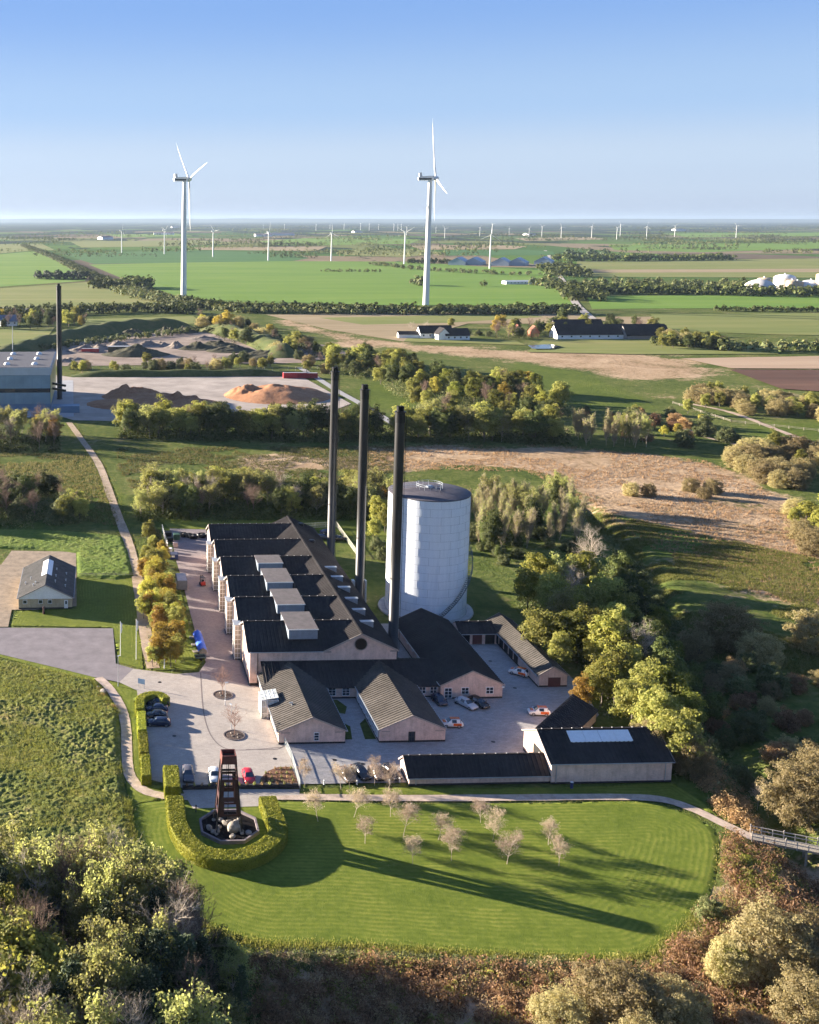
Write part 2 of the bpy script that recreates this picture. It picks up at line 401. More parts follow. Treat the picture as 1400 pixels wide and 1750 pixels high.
# ================================================================ the setting: ground, fields, roads
def ground_material():
    m, n, l, b = nt('rough_ground')
    tc = n.new('ShaderNodeTexCoord'); P_ = tc.outputs['Object']
    a1 = n.new('ShaderNodeAttribute'); a1.attribute_name = 'dry'; a2 = n.new('ShaderNodeAttribute'); a2.attribute_name = 'lush'
    t1 = noise(n, l, P_, 0.035, 6, 0.65, 0.5); t2 = noise(n, l, P_, 0.4, 5, 0.7, 0.3); t3 = noise(n, l, P_, 2.0, 3, 0.6)
    v = math_n(n, l, 'ADD', math_n(n, l, 'MULTIPLY', t1.outputs[0], 0.5), math_n(n, l, 'MULTIPLY', t2.outputs[0], 0.5))
    grass = ramp(n, [(0.30, (0.035, 0.052, 0.014)), (0.44, (0.07, 0.095, 0.022)), (0.54, (0.115, 0.13, 0.036)), (0.66, (0.21, 0.16, 0.08))])
    l.new(v, grass.inputs[0])
    reed = ramp(n, [(0.32, (0.12, 0.105, 0.045)), (0.44, (0.28, 0.19, 0.11)), (0.56, (0.42, 0.30, 0.19)), (0.70, (0.52, 0.39, 0.27))])
    l.new(v, reed.inputs[0])
    lush = ramp(n, [(0.3, (0.045, 0.066, 0.014)), (0.5, (0.085, 0.115, 0.022)), (0.68, (0.145, 0.16, 0.038))]); l.new(v, lush.inputs[0])
    br = math_n(n, l, 'ADD', math_n(n, l, 'ADD', math_n(n, l, 'MULTIPLY', math_n(n, l, 'SUBTRACT', t2.outputs[0], 0.5), 1.8), math_n(n, l, 'MULTIPLY', math_n(n, l, 'SUBTRACT', t1.outputs[0], 0.52), 2.2)), math_n(n, l, 'MULTIPLY', a1.outputs['Fac'], 1.05))
    st = n.new('ShaderNodeMapRange'); st.inputs[1].default_value = 0.3; st.inputs[2].default_value = 0.75; l.new(br, st.inputs[0])
    c = mixc(n, l, st.outputs[0], grass.outputs[0], reed.outputs[0])
    br2 = math_n(n, l, 'ADD', math_n(n, l, 'MULTIPLY', math_n(n, l, 'SUBTRACT', t2.outputs[0], 0.5), 1.2), a2.outputs['Fac'])
    st2 = n.new('ShaderNodeMapRange'); st2.inputs[1].default_value = 0.3; st2.inputs[2].default_value = 0.75; l.new(br2, st2.inputs[0])
    c = mixc(n, l, st2.outputs[0], c, lush.outputs[0])
    # far country: a patchwork of fields, too far to tell apart
    sx = n.new('ShaderNodeSeparateXYZ'); l.new(P_, sx.inputs[0])
    mp = n.new('ShaderNodeMapping'); l.new(P_, mp.inputs[0]); mp.inputs['Rotation'].default_value = (0, 0, 0.25); mp.inputs['Scale'].default_value = (1/520, 1/900, 0)
    vo = n.new('ShaderNodeTexVoronoi'); vo.distance = 'CHEBYCHEV'; vo.inputs['Randomness'].default_value = 0.8; vo.inputs['Scale'].default_value = 1.0; l.new(mp.outputs[0], vo.inputs['Vector'])
    hs = n.new('ShaderNodeSeparateXYZ'); l.new(vo.outputs['Color'], hs.inputs[0])
    fld = ramp(n, [(0.0, (0.06, 0.115, 0.024)), (0.22, (0.085, 0.15, 0.028)), (0.4, (0.15, 0.165, 0.055)), (0.55, (0.085, 0.13, 0.032)), (0.7, (0.22, 0.17, 0.105)), (0.85, (0.13, 0.10, 0.07))])
    fld.color_ramp.interpolation = 'CONSTANT'; l.new(hs.outputs[0], fld.inputs[0])
    mp2 = n.new('ShaderNodeMapping'); l.new(P_, mp2.inputs[0]); mp2.inputs['Scale'].default_value = (1, 0.45, 0)
    w = noise(n, l, mp2.outputs[0], 0.0021, 7, 0.68, 0.6)
    farness = n.new('ShaderNodeMapRange'); farness.inputs[1].default_value = 2600; farness.inputs[2].default_value = 11000
    farness.inputs[3].default_value = 0.58; farness.inputs[4].default_value = 0.40; l.new(sx.outputs[1], farness.inputs[0])
    wd = n.new('ShaderNodeMapRange'); wd.inputs[1].default_value = 0; wd.inputs[2].default_value = 0.02
    l.new(math_n(n, l, 'SUBTRACT', w.outputs[0], farness.outputs[0]), wd.inputs[0])
    fc = mixc(n, l, wd.outputs[0], fld.outputs[0], (0.022, 0.034, 0.022))
    far = n.new('ShaderNodeMapRange'); far.inputs[1].default_value = 1500; far.inputs[2].default_value = 1700; l.new(sx.outputs[1], far.inputs[0])
    c = mixc(n, l, far.outputs[0], c, fc)
    l.new(c, b.inputs['Base Color']); b.inputs['Roughness'].default_value = 1.0; b.inputs['Specular IOR Level'].default_value = 0.05
    bp = n.new('ShaderNodeBump'); bp.inputs['Distance'].default_value = 0.6; bp.inputs['Strength'].default_value = 0.9
    l.new(math_n(n, l, 'ADD', t2.outputs[0], math_n(n, l, 'MULTIPLY', t3.outputs[0], 0.35)), bp.inputs['Height']); l.new(bp.outputs[0], b.inputs['Normal'])
    MATS['rough_ground'] = m; return m
M_ground = ground_material()
def PW(poly): return [gp(*p) for p in poly]
DRY = [PW(p) for p in (
    [(620,765),(960,762),(1210,790),(1330,850),(1410,900),(1430,1060),(1250,1000),(1110,930),(1010,860),(900,800),(640,800)],
    [(690,592),(900,596),(1150,606),(1230,640),(1120,655),(980,632),(800,612)], [(480,545),(560,565),(690,590),(600,592)],
    [(1130,940),(1420,960),(1420,1020),(1200,990)],
    [(400,780),(640,775),(640,805),(420,800)],
    [(430,1640),(1000,1650),(1120,1640),(1210,1560),(1250,1430),(1420,1470),(1420,1800),(430,1800)])]
LUSH = [PW(p) for p in (
    [(870,615),(1000,640),(1130,700),(1010,698),(890,655)], [(1270,718),(1420,722),(1420,756),(1290,748)],
    [(200,720),(420,722),(430,742),(210,745)], [(110,820),(200,830),(215,905),(130,890),(60,905),(-40,905),(-40,890)],
    [(620,650),(740,655),(740,690),(600,700)], 
    [(1050,880),(1420,960),(1420,1000),(1120,950)], [(270,885),(700,885),(700,915),(270,912)], [(940,1330),(1200,1300),(1260,1400),(1200,1380),(940,1360)])]
STREAM = [gp(*p) for p in ((1000,865),(1085,950),(1150,1060),(1190,1170),(1262,1300),(1352,1440),(1440,1560))]
def line_dist(line, x, y):
    d = np.full(x.shape, 1e9)
    for a, b in zip(line[:-1], line[1:]):
        a = np.array(a); b = np.array(b); ab = b - a
        t = np.clip(((x-a[0])*ab[0]+(y-a[1])*ab[1])/ab.dot(ab), 0, 1); d = np.minimum(d, np.hypot(x-a[0]-t*ab[0], y-a[1]-t*ab[1]))
    return d
def cover(polys, x, y, feather):
    r = np.zeros(x.shape)
    for p in polys:
        sd = np.where(inside(p, x, y), 1, -1) * edge_dist(p, x, y) + vnoise(x, y, feather * 3, 3) * feather * 1.5
        r = np.maximum(r, np.clip(0.5 + sd / (2 * feather), 0, 1))
    return r
def ground_z(x, y):
    d = line_dist(STREAM, x, y)
    return -0.14 + vnoise(x, y, 6.0, 2) * 0.07 - 2.6 * np.exp(-(d / 3.4) ** 2)
def build_ground():
    vs = []; qs = []; dry = []; lush = []; off = 0
    def grid(x0, x1, y0, y1, res, near):
        nonlocal off
        nx = max(2, int(round((x1-x0)/res))+1); ny = max(2, int(round((y1-y0)/res))+1)
        X, Y = np.meshgrid(np.linspace(x0, x1, nx), np.linspace(y0, y1, ny))
        Z = np.full(X.shape, -0.14)
        if near:
            m = np.minimum.reduce([X-x0, x1-X, Y-y0, y1-Y]); Z = np.where(m > 2, ground_z(X, Y), Z)
        D = cover(DRY, X, Y, 6 if near else 14) if res < 50 else np.zeros(X.shape)
        L = cover(LUSH, X, Y, 3 if near else 8) if res < 50 else np.zeros(X.shape)
        idx = off + np.arange(X.size).reshape(X.shape)
        qs.append(np.stack([idx[:-1,:-1], idx[:-1,1:], idx[1:,1:], idx[1:,:-1]], -1).reshape(-1, 4))
        vs.append(np.stack([X.ravel(), Y.ravel(), Z.ravel()], 1)); dry.append(D.ravel()); lush.append(L.ravel()); off += X.size
    grid(-80, 260, 60, 450, 1.5, True)
    grid(-200, 800, 450, 1300, 7, False)
    grid(-200, -80, 60, 450, 7, False); grid(260, 800, 60, 450, 7, False)
    grid(-30000, 60000, 1300, 45000, 9000, False)
    grid(-30000, -200, 60, 1300, 9000, False); grid(800, 60000, 60, 1300, 9000, False)
    grid(-30000, 60000, -3000, 60, 9000, False)
    me = npmesh('ground', np.concatenate(vs), quads=np.concatenate(qs), mat=M_ground, smooth=True)
    for nme, arr in (('dry', dry), ('lush', lush)):
        a = me.attributes.new(nme, 'FLOAT', 'POINT'); a.data.foreach_set('value', np.concatenate(arr).astype(np.float32))
    o = link('ground', me); o['kind'] = 'structure'; return o
build_ground()

# hills on the horizon
def hills():
    xs = np.linspace(-22000, 52000, 260); rows = []
    for y, hgt in ((30000, 0.0), (34000, 1.0), (43500, 0.0)):
        z = -0.14 + hgt * (105 + 45 * vnoise(xs, xs*0+3, 9000, 4, 5) + 18 * vnoise(xs, xs*0+3, 1500, 8, 4))
        rows.append(np.stack([xs, np.full_like(xs, y) + 900*vnoise(xs, xs*0, 5000, 6), z], 1))
    v = np.concatenate(rows); n = len(xs); i = np.arange(n-1)
    q = np.concatenate([np.stack([r*n+i, r*n+i+1, (r+1)*n+i+1, (r+1)*n+i], 1) for r in (0, 1)])
    o = link('hills', npmesh('hills', v, quads=q, mat=mottled('wooded_hills', [(0.35, (0.03, 0.04, 0.022)), (0.55, (0.05, 0.06, 0.03)), (0.65, (0.12, 0.13, 0.06))], (0.0008, 0.004), (0.5, 0.5)), smooth=True))
    o['kind'] = 'structure'
hills()

# ---- fields
def streaks(name, c1, c2, c3, rot=0.0, sc_=0.02, squeeze=0.12):
    return mottled(name, [(0.36, c1), (0.5, c2), (0.64, c3)], (sc_, sc_*5, sc_*25), (0.55, 0.3, 0.15), stretch=(squeeze, 1, 1), rot=rot)
M_f_bright = streaks('winter_wheat', (0.085, 0.17, 0.018), (0.12, 0.205, 0.024), (0.165, 0.235, 0.036))
M_f_deep = streaks('deep_green_crop', (0.035, 0.10, 0.022), (0.048, 0.125, 0.026), (0.065, 0.14, 0.03))
M_f_olive = streaks('grazed_pasture', (0.115, 0.145, 0.032), (0.165, 0.18, 0.048), (0.23, 0.21, 0.075))
M_f_tan = streaks('stubble', (0.20, 0.16, 0.08), (0.28, 0.21, 0.12), (0.34, 0.27, 0.16))
M_f_plough = streaks('ploughed_earth', (0.07, 0.036, 0.026), (0.10, 0.052, 0.036), (0.14, 0.075, 0.05))
M_f_sand = streaks('harrowed_earth', (0.30, 0.21, 0.14), (0.38, 0.27, 0.18), (0.42, 0.32, 0.22))
FIELDS = [
    (M_f_bright, [(152,452),(420,446),(700,447),(772,452),(940,463),(962,492),(985,521),(700,522),(330,515),(262,492),(215,478)]),
    (M_f_deep, [(100,432),(330,428),(500,432),(528,441),(500,446),(160,451)]),
    (M_f_bright, [(-60,440),(70,428),(108,442),(150,470),(145,480),(-60,494)]),
    (M_f_olive, [(-60,418),(70,416),(96,428),(70,427),(-60,438)]),
    (M_f_olive, [(-60,497),(150,482),(250,508),(300,519),(120,524),(-60,532)]),
    (M_f_olive, [(-60,566),(95,558),(84,572),(0,592),(-60,610)]),
    (M_f_olive, [(140,546),(330,540),(348,552),(210,560),(145,560)]),
    (M_f_tan, [(455,538),(690,534),(985,534),(1000,542),(1130,541),(1125,554),(800,553),(690,584),(560,563)]),
    (M_f_olive, [(545,543),(900,536),(930,542),(760,552),(620,555)]),
    (M_f_bright, [(1003,506),(1460,503),(1460,526),(1012,528)]),
    (M_f_olive, [(1112,537),(1460,535),(1460,574),(1330,572),(1130,565)]),
    (M_f_olive, [(986,446),(1460,441),(1460,475),(1000,473),(985,462)]),
    (M_f_tan, [(992,461),(1460,459),(1460,465),(1000,466)]),
    (M_f_olive, [(700,574),(770,580),(880,582),(900,590),(690,584)]),
    (M_f_olive, [(930,580),(1140,580),(1340,592),(1330,605),(1080,606),(900,602)]),
    (M_f_sand, [(1165,613),(1470,608),(1470,631),(1250,630)]),
    (M_f_plough, [(1246,632),(1470,633),(1470,674),(1335,665)]),
    (M_f_deep, [(760,428),(900,427),(945,430),(950,436),(760,437)]),
    (M_f_olive, [(120,413),(330,410),(420,415),(300,421),(140,423)]),
    (M_f_bright, [(440,412),(560,405),(720,409),(700,417),(480,420)]),
    (M_f_tan, [(330,423),(560,421),(540,429),(340,427)]),
    (M_f_tan, [(700,420),(830,418),(900,421),(880,426),(720,427)]),
    (M_f_bright, [(1040,418),(1420,413),(1460,423),(1200,431),(1050,427)]),
    (M_f_olive, [(570,428),(700,425),(760,432),(690,440),(590,436)]),
    (M_f_bright, [(1130,399),(1440,397),(1440,403),(1180,406)]),
    (M_f_bright, [(180,401),(300,399),(330,403),(210,406)]),
    (M_f_tan, [(880,407),(1010,405),(1040,409),(900,412)]),
]
for i_, (m_, p_) in enumerate(FIELDS): sheet('field', p_, 0.02 * i_, m_)

# ---- rough meadows with real tussocks
def tussock(amp, sc1, seed, base=0.03):
    def f(x, y, sd):
        ang = 0.9 * vnoise(x, y, 16, seed + 4); u = x*np.cos(ang)+y*np.sin(ang); w = -x*np.sin(ang)+y*np.cos(ang); bnd = np.clip(sd / 1.2, 0, 1)
        a = np.abs(vnoise(u/2.6, w, sc1, seed, 3)); b = np.abs(vnoise(u/1.7, w, sc1*0.45, seed+7, 2))
        return base - 0.2 * (1 - bnd) + amp * bnd * ((1 - a)**2 * (0.5 + 0.4 * vnoise(x, y, 9, seed + 1)) + 0.42 * (1 - b)**2)
    return f
def tuss_mat(name, stops, bs=2.2):
    return mottled(name, stops, (0.07, 0.5, 2.4), (0.35, 0.35, 0.3), bump=0.25, bscale=bs)
M_meadow = tuss_mat('tussock_meadow', [(0.36, (0.045, 0.062, 0.014)), (0.46, (0.10, 0.12, 0.026)), (0.53, (0.16, 0.17, 0.042)), (0.62, (0.25, 0.20, 0.085))])
M_hay = tuss_mat('uncut_grass', [(0.34, (0.06, 0.10, 0.016)), (0.48, (0.12, 0.17, 0.03)), (0.64, (0.19, 0.21, 0.05))])
MEADOW = PW([(-60,1112),(0,1124),(95,1148),(160,1164),(184,1190),(204,1216),(209,1290),(214,1345),(224,1390),(234,1480),(200,1560),(-60,1600)])
relief_sheet('meadow', MEADOW, 0.28, tussock(0.8, 1.5, 11), M_meadow)
HAY = PW([(-60,905),(60,905),(130,909),(210,916),(222,945),(231,985),(200,990),(130,986),(128,946),(60,938),(-60,938)])
relief_sheet('hay_meadow', HAY, 0.45, tussock(0.6, 1.8, 21), M_hay)

# ---- mown lawns: the mower's rounds follow the edge
def lawn_mat(name, cols, period=1.15):
    m, n, l, b = nt(name)
    tc = n.new('ShaderNodeTexCoord'); at = n.new('ShaderNodeAttribute'); at.attribute_name = 'edge'
    t0 = noise(n, l, tc.outputs['Object'], 0.12, 4, 0.6); t1 = noise(n, l, tc.outputs['Object'], 0.9, 5, 0.7); t2 = noise(n, l, tc.outputs['Object'], 7.0, 3, 0.7)
    d = math_n(n, l, 'ADD', at.outputs['Fac'], math_n(n, l, 'ADD', math_n(n, l, 'MULTIPLY', t0.outputs[0], 1.6), math_n(n, l, 'MULTIPLY', t1.outputs[0], 0.35)))
    s = math_n(n, l, 'SINE', math_n(n, l, 'MULTIPLY', d, 2*math.pi/period))
    s2 = math_n(n, l, 'MULTIPLY', math_n(n, l, 'MULTIPLY', s, math_n(n, l, 'SUBTRACT', t0.outputs[0], 0.36)), 0.24)
    v = math_n(n, l, 'ADD', math_n(n, l, 'ADD', math_n(n, l, 'MULTIPLY', t0.outputs[0], 0.35), math_n(n, l, 'MULTIPLY', t1.outputs[0], 0.4)), math_n(n, l, 'MULTIPLY', t2.outputs[0], 0.25))
    v = math_n(n, l, 'ADD', v, s2)
    r = ramp(n, [(0.36, cols[0]), (0.5, cols[1]), (0.64, cols[2])]); l.new(v, r.inputs[0]); l.new(r.outputs[0], b.inputs['Base Color'])
    b.inputs['Roughness'].default_value = 0.95; b.inputs['Specular IOR Level'].default_value = 0.1
    bp = n.new('ShaderNodeBump'); bp.inputs['Strength'].default_value = 1.0; bp.inputs['Distance'].default_value = 0.06
    h = math_n(n, l, 'ADD', math_n(n, l, 'MULTIPLY', math_n(n, l, 'MULTIPLY', s, math_n(n, l, 'SUBTRACT', t0.outputs[0], 0.4)), 0.35), math_n(n, l, 'ADD', math_n(n, l, 'MULTIPLY', t2.outputs[0], 0.9), t1.outputs[0]))
    l.new(h, bp.inputs['Height']); l.new(bp.outputs[0], b.inputs['Normal'])
    MATS[name] = m; return m
M_lawn = lawn_mat('mown_lawn', ((0.07, 0.105, 0.013), (0.125, 0.158, 0.022), (0.20, 0.215, 0.038)), 0.85)
LAWN = smooth_line([gp(*p) for p in ((232,1372),(300,1366),(520,1369),(700,1372),(950,1371),(1085,1368),(1150,1380),(1205,1405),(1228,1432),(1226,1490),(1200,1555),(1150,1605),(1095,1636),(960,1638),(800,1630),(600,1616),(440,1612),(330,1570),(250,1500),(222,1420))], 4)
relief_sheet('lawn', LAWN, 0.5, lambda x, y, s: 0.02 * vnoise(x, y, 4, 9) - 0.13 * (1 - np.clip(s / 0.8, 0, 1)), M_lawn, 'edge')
M_lawn2 = lawn_mat('verge_lawn', ((0.08, 0.11, 0.015), (0.13, 0.155, 0.023), (0.19, 0.205, 0.038)), 0.7)
VERGES = [
    [(30,1044),(130,1041),(131,987),(200,991),(231,986),(238,1040),(240,1080),(244,1143),(203,1132),(193,1072),(18,1069)],
    [(-60,1104),(0,1117),(100,1141),(165,1156),(160,1162),(95,1147),(0,1123),(-60,1111)],
    [(184,1163),(205,1168),(236,1178),(232,1200),(240,1330),(262,1342),(312,1342),(310,1356),(272,1356),(240,1343),(222,1318),(222,1262),(208,1200)],
    [(285,1366),(240,1356),(216,1322),(211,1300),(224,1400),(232,1372)],
    [(270,886),(350,888),(690,890),(700,915),(560,915),(540,904),(350,904),(290,903)],
    [(308,1005),(318,1050),(330,1098),(346,1130),(335,1146),(262,1144),(262,1100),(300,1080)],
    [(515,1346),(690,1346),(945,1346),(1150,1338),(1200,1370),(1235,1402),(1190,1376),(1130,1360),(1000,1357),(690,1358),(515,1357)],
]
for p in VERGES: relief_sheet('grass_verge', PW(p), 0.6, lambda x, y, s: -0.03 + 0.015 * vnoise(x, y, 3, 4) + 0*s, M_lawn2, 'edge')

# ---- hard surfaces
def paving(name, c, w, h, var=0.15, joint=0.6):
    m, n, l, b = nt(name); tc = n.new('ShaderNodeTexCoord')
    br = n.new('ShaderNodeTexBrick'); l.new(tc.outputs['Object'], br.inputs['Vector']); br.inputs['Scale'].default_value = 1
    br.inputs['Brick Width'].default_value = w; br.inputs['Row Height'].default_value = h; br.inputs['Mortar Size'].default_value = 0.02
    br.inputs['Color1'].default_value = (*[v*(1+var) for v in c], 1); br.inputs['Color2'].default_value = (*[v*(1-var) for v in c], 1)
    br.inputs['Mortar'].default_value = (*[v*joint for v in c], 1)
    t = noise(n, l, tc.outputs['Object'], 0.18, 7, 0.7, 0.5); r = ramp(n, [(0.32, (0.84, 0.84, 0.84)), (0.5, (1, 1, 1)), (0.7, (1.1, 1.09, 1.06))]); l.new(t.outputs[0], r.inputs[0])
    t2 = noise(n, l, tc.outputs['Object'], 1.7, 5, 0.7); r2 = ramp(n, [(0.25, (0.82, 0.82, 0.82)), (0.55, (1, 1, 1))]); l.new(t2.outputs[0], r2.inputs[0])
    c_ = mixc(n, l, 1.0, mixc(n, l, 1.0, br.outputs[0], r.outputs[0], 'MULTIPLY'), r2.outputs[0], 'MULTIPLY')
    l.new(c_, b.inputs['Base Color']); b.inputs['Roughness'].default_value = 0.88; b.inputs['Specular IOR Level'].default_value = 0.25
    MATS[name] = m; return m
M_asphalt = plain('worn_asphalt', (0.21, 0.185, 0.19), 0.9, 0, 0.13, 0.35, 0.01, 0.2, 6)
M_park = paving('parking_blocks', (0.38, 0.335, 0.295), 0.8, 0.4, 0.06, 0.85)
M_drive = paving('driveway_clinker', (0.25, 0.21, 0.205), 0.5, 0.25, 0.12, 0.8)
M_court = paving('courtyard_sets', (0.32, 0.305, 0.30), 0.9, 0.45, 0.10, 0.75)
M_gravel = plain('path_gravel', (0.46, 0.36, 0.29), 0.95, 0, 0.18, 0.7, 0.02, 0.1, 9)
M_dirt = plain('track_earth', (0.42, 0.32, 0.24), 0.95, 0, 0.2, 0.25, 0.03, 0.1, 4)
sheet('asphalt_road', [(-80,1072),(193,1074),(198,1134),(228,1143),(204,1166),(160,1157),(100,1142),(0,1118),(-80,1103)], 0.012, M_asphalt)
W = lambda x, y: (x, y)
sheet('parking_lot', [gp(204,1166), gp(228,1143), gp(300,1152), gp(340,1149), gp(352,1132), (29.3, 204), (31.3, 204), (31.3, 180), gp(488,1268), gp(513,1347), gp(312,1347), gp(256,1332), gp(246,1290), gp(238,1212), gp(234,1180)], 0.016, M_park, world_xy=True)
sheet('driveway', [gp(340,1149), gp(352,1132), gp(335,1085), gp(322,1035), gp(311,990), gp(300,955), gp(290,903), gp(352,905), (31, 288), (31, 204), (29.3, 204)], 0.022, M_drive, world_xy=True)
sheet('courtyard', [(31.3, 179.9), (31.3, 204), (62, 204), (62, 236), (95, 236), (95, 201), (93, 189), (83, 178), (76, 172), (75, 166), (50, 166), gp(513, 1340), gp(489, 1270)], 0.010, M_court, world_xy=True)
M_garden = plain('shaded_turf', (0.06, 0.08, 0.02), 0.95, 0, 0.3, 1.0, 0.03, 0.05, 5)
sheet('garden_court', [(43.1, 181), (44.6, 181), (45.4, 186), (43.1, 189.5)], 0.03, M_garden, world_xy=True)
sheet('garden_court', [(46.9, 181), (48.9, 181), (48.9, 189), (47.4, 187)], 0.03, M_garden, world_xy=True)
sheet('garden_court', [(43.1, 192), (45.6, 191), (46.6, 194), (45.4, 197), (43.1, 197)], 0.03, M_garden, world_xy=True)
M_hdrive = plain('drive_earth', (0.30, 0.235, 0.17), 0.95, 0, 0.2, 0.5, 0.02, 0.1, 6)
sheet('house_drive', [(-60,1071),(14,1071),(20,1042),(60,1042),(131,1036),(130,943),(20,941),(2,965),(-60,965)], 0.008, M_hdrive)
# slab joint and drains
PATH = [gp(*p) for p in ((168,1158),(186,1175),(205,1205),(215,1240),(217,1290),(222,1325),(245,1350),(285,1361),(320,1362),(420,1361),(520,1362),(700,1364),(900,1363),(1050,1362),(1130,1366),(1185,1383),(1235,1407),(1290,1433))]
strip('footpath', PATH, 1.9, 0.020, M_gravel, wobble=0.05)
strip('dirt_track', [gp(*p) for p in ((118,722),(135,745),(168,792),(190,850),(205,890),(222,935),(234,985),(243,1045),(252,1100),(262,1142))], 2.7, 0.018, M_dirt, wobble=0.06)
sheet('stone_apron', [gp(312,1349), gp(512,1349), gp(512,1359), gp(448,1361), gp(445,1378), gp(330,1382), gp(316,1360)], 0.026, M_park, world_xy=True)
# wood yard and rubble yard beyond
M_yard = plain('yard_concrete', (0.34, 0.29, 0.25), 0.9, 0, 0.2, 0.06, 0.02, 0.2, 1)
M_yard2 = plain('yard_earth', (0.27, 0.21, 0.17), 0.95, 0, 0.25, 0.05, 0.05, 0.1, 1)
sheet('wood_yard', [(-60,640),(90,640),(125,645),(515,643),(600,690),(560,705),(470,716),(300,722),(126,718),(105,712),(-60,712)], 0.03, M_yard)
sheet('plant_apron', [(-60,652),(125,650),(126,712),(-60,716)], 0.06, plain('apron_concrete', (0.33, 0.33, 0.34), 0.85, 0, 0.1, 0.1))
sheet('rubble_yard', [(30,606),(110,588),(205,572),(330,566),(560,590),(600,605),(520,620),(250,624),(60,626)], 0.03, M_yard2)
# roads among the fields
strip('country_road', [gp(*p) for p in ((1012,545),(985,520),(975,500),(962,480),(950,462),(942,447),(938,436),(932,428))], 8, 0.3, plain('pale_road', (0.36, 0.32, 0.28), 0.9))
strip('field_road', [gp(*p) for p in ((-60,523),(120,530),(330,520),(560,528),(760,527),(985,527))], 7, 0.3, MATS['pale_road'])
strip('service_road', [gp(*p) for p in ((512,628),(545,648),(580,670),(620,692),(690,735))], 4.0, 0.08, plain('service_asphalt', (0.30, 0.29, 0.28), 0.9))
strip('heath_track', [gp(*p) for p in ((1180,690),(1250,705),(1330,735),(1420,770))], 3.0, 0.05, M_dirt, wobble=0.2)
strip('heath_track', [gp(*p) for p in ((1155,725),(1200,745),(1260,760))], 2.5, 0.05, M_dirt, wobble=0.2)
# ================================================================ buildings
def corr(mb, e0, e1, r0, r1, pitch=0.75, rib=0.085, thick=0.10):
    """one roof slope of ribbed sheets: eave e0-e1, ridge r0-r1"""
    e0, e1, r0, r1 = map(Vector, (e0, e1, r0, r1))
    nrm = (e1 - e0).cross(r0 - e0).normalized()
    if nrm.z < 0: nrm = -nrm
    n = max(2, int(round((e1 - e0).length / pitch)))
    prof = [(0.0, 0), (0.62, 0), (0.70, 1), (0.92, 1)]
    ts = [((i + t) / n, h) for i in range(n) for t, h in prof] + [(1.0, 0)]
    vs = []
    for t, h in ts:
        for a, b in ((e0, e1), (r0, r1)): vs.append(a.lerp(b, t) + nrm * rib * h)
    k = len(ts); fs = [(2*i, 2*i+2, 2*i+3, 2*i+1) for i in range(k-1)]
    lo = [p - nrm * thick for p in (e0, e1, r1, r0)]
    o = len(vs); vs += lo + [e0, e1, r1, r0]
    fs += [(o, o+3, o+2, o+1), (o, o+1, o+5, o+4), (o+1, o+2, o+6, o+5), (o+3, o, o+4, o+7)]
    mb.add(vs, fs); return mb
def roof_slope(parent, e0, e1, r0, r1, mat=None, pitch=0.75, name='roof_slope'):
    return corr(MB(), e0, e1, r0, r1, pitch).build(name, mat or M_roof, parent)
def ridge_caps(parent, a, b, step=1.7):
    """ridge tiles with the small upstands that catch the sun"""
    a = Vector(a); b = Vector(b); L = (b - a).length; n = max(2, int(L / step)); d = (b-a).normalized()
    mb = MB().bar(a + Vector((0, 0, 0.03)), b + Vector((0, 0, 0.03)), 0.34, 0.16)
    o = mb.build('ridge_cap', M_roof, parent)
    mc = MB()
    for i in range(n):
        p = a.lerp(b, (i + 0.5) / n) + Vector((0, 0, 0.12)); mc.bar(p - d * 0.08, p + d * 0.08, 0.22, 0.14)
    tag(mc.build('ridge_clip', M_cap, o), kind='stuff'); return o
def window(parent, c, w, h, face='s', cols=2, rows=2, name='window', fr=None, glass=None, depth=0.10, bar=0.09):
    """a framed window on a wall facing s, n, w or e; its panes are a sub-part"""
    fr = fr or M_frame; glass = glass or M_glass
    mb = MB(); T = lambda u, v, d0, d1, u2, v2: None
    x, y, z = c
    def bx(m, u0, u1, v0, v1, d0, d1):
        if face == 's': m.box(x+u0, x+u1, y-d1, y-d0, z+v0, z+v1)
        elif face == 'n': m.box(x+u0, x+u1, y+d0, y+d1, z+v0, z+v1)
        elif face == 'w': m.box(x-d1, x-d0, y+u0, y+u1, z+v0, z+v1)
        else: m.box(x+d0, x+d1, y+u0, y+u1, z+v0, z+v1)
    bx(mb, -w/2, w/2, -h/2, -h/2+bar, 0, depth); bx(mb, -w/2, w/2, h/2-bar, h/2, 0, depth)
    bx(mb, -w/2, -w/2+bar, -h/2+bar, h/2-bar, 0, depth); bx(mb, w/2-bar, w/2, -h/2+bar, h/2-bar, 0, depth)
    for i in range(1, cols):
        u = -w/2 + w*i/cols; bx(mb, u-bar*0.4, u+bar*0.4, -h/2+bar, h/2-bar, 0, depth-0.01)
    for j in range(1, rows):
        v = -h/2 + h*j/rows; bx(mb, -w/2+bar, w/2-bar, v-bar*0.35, v+bar*0.35, 0, depth-0.015)
    f = mb.build(name, fr, parent)
    gl = MB(); bx(gl, -w/2+bar*0.5, w/2-bar*0.5, -h/2+bar*0.5, h/2-bar*0.5, 0.005, depth*0.4); gl.build('pane', glass, f)
    return f
def slab(parent, name, mat, *b):
    return MB().box(*b).build(name, mat, parent)
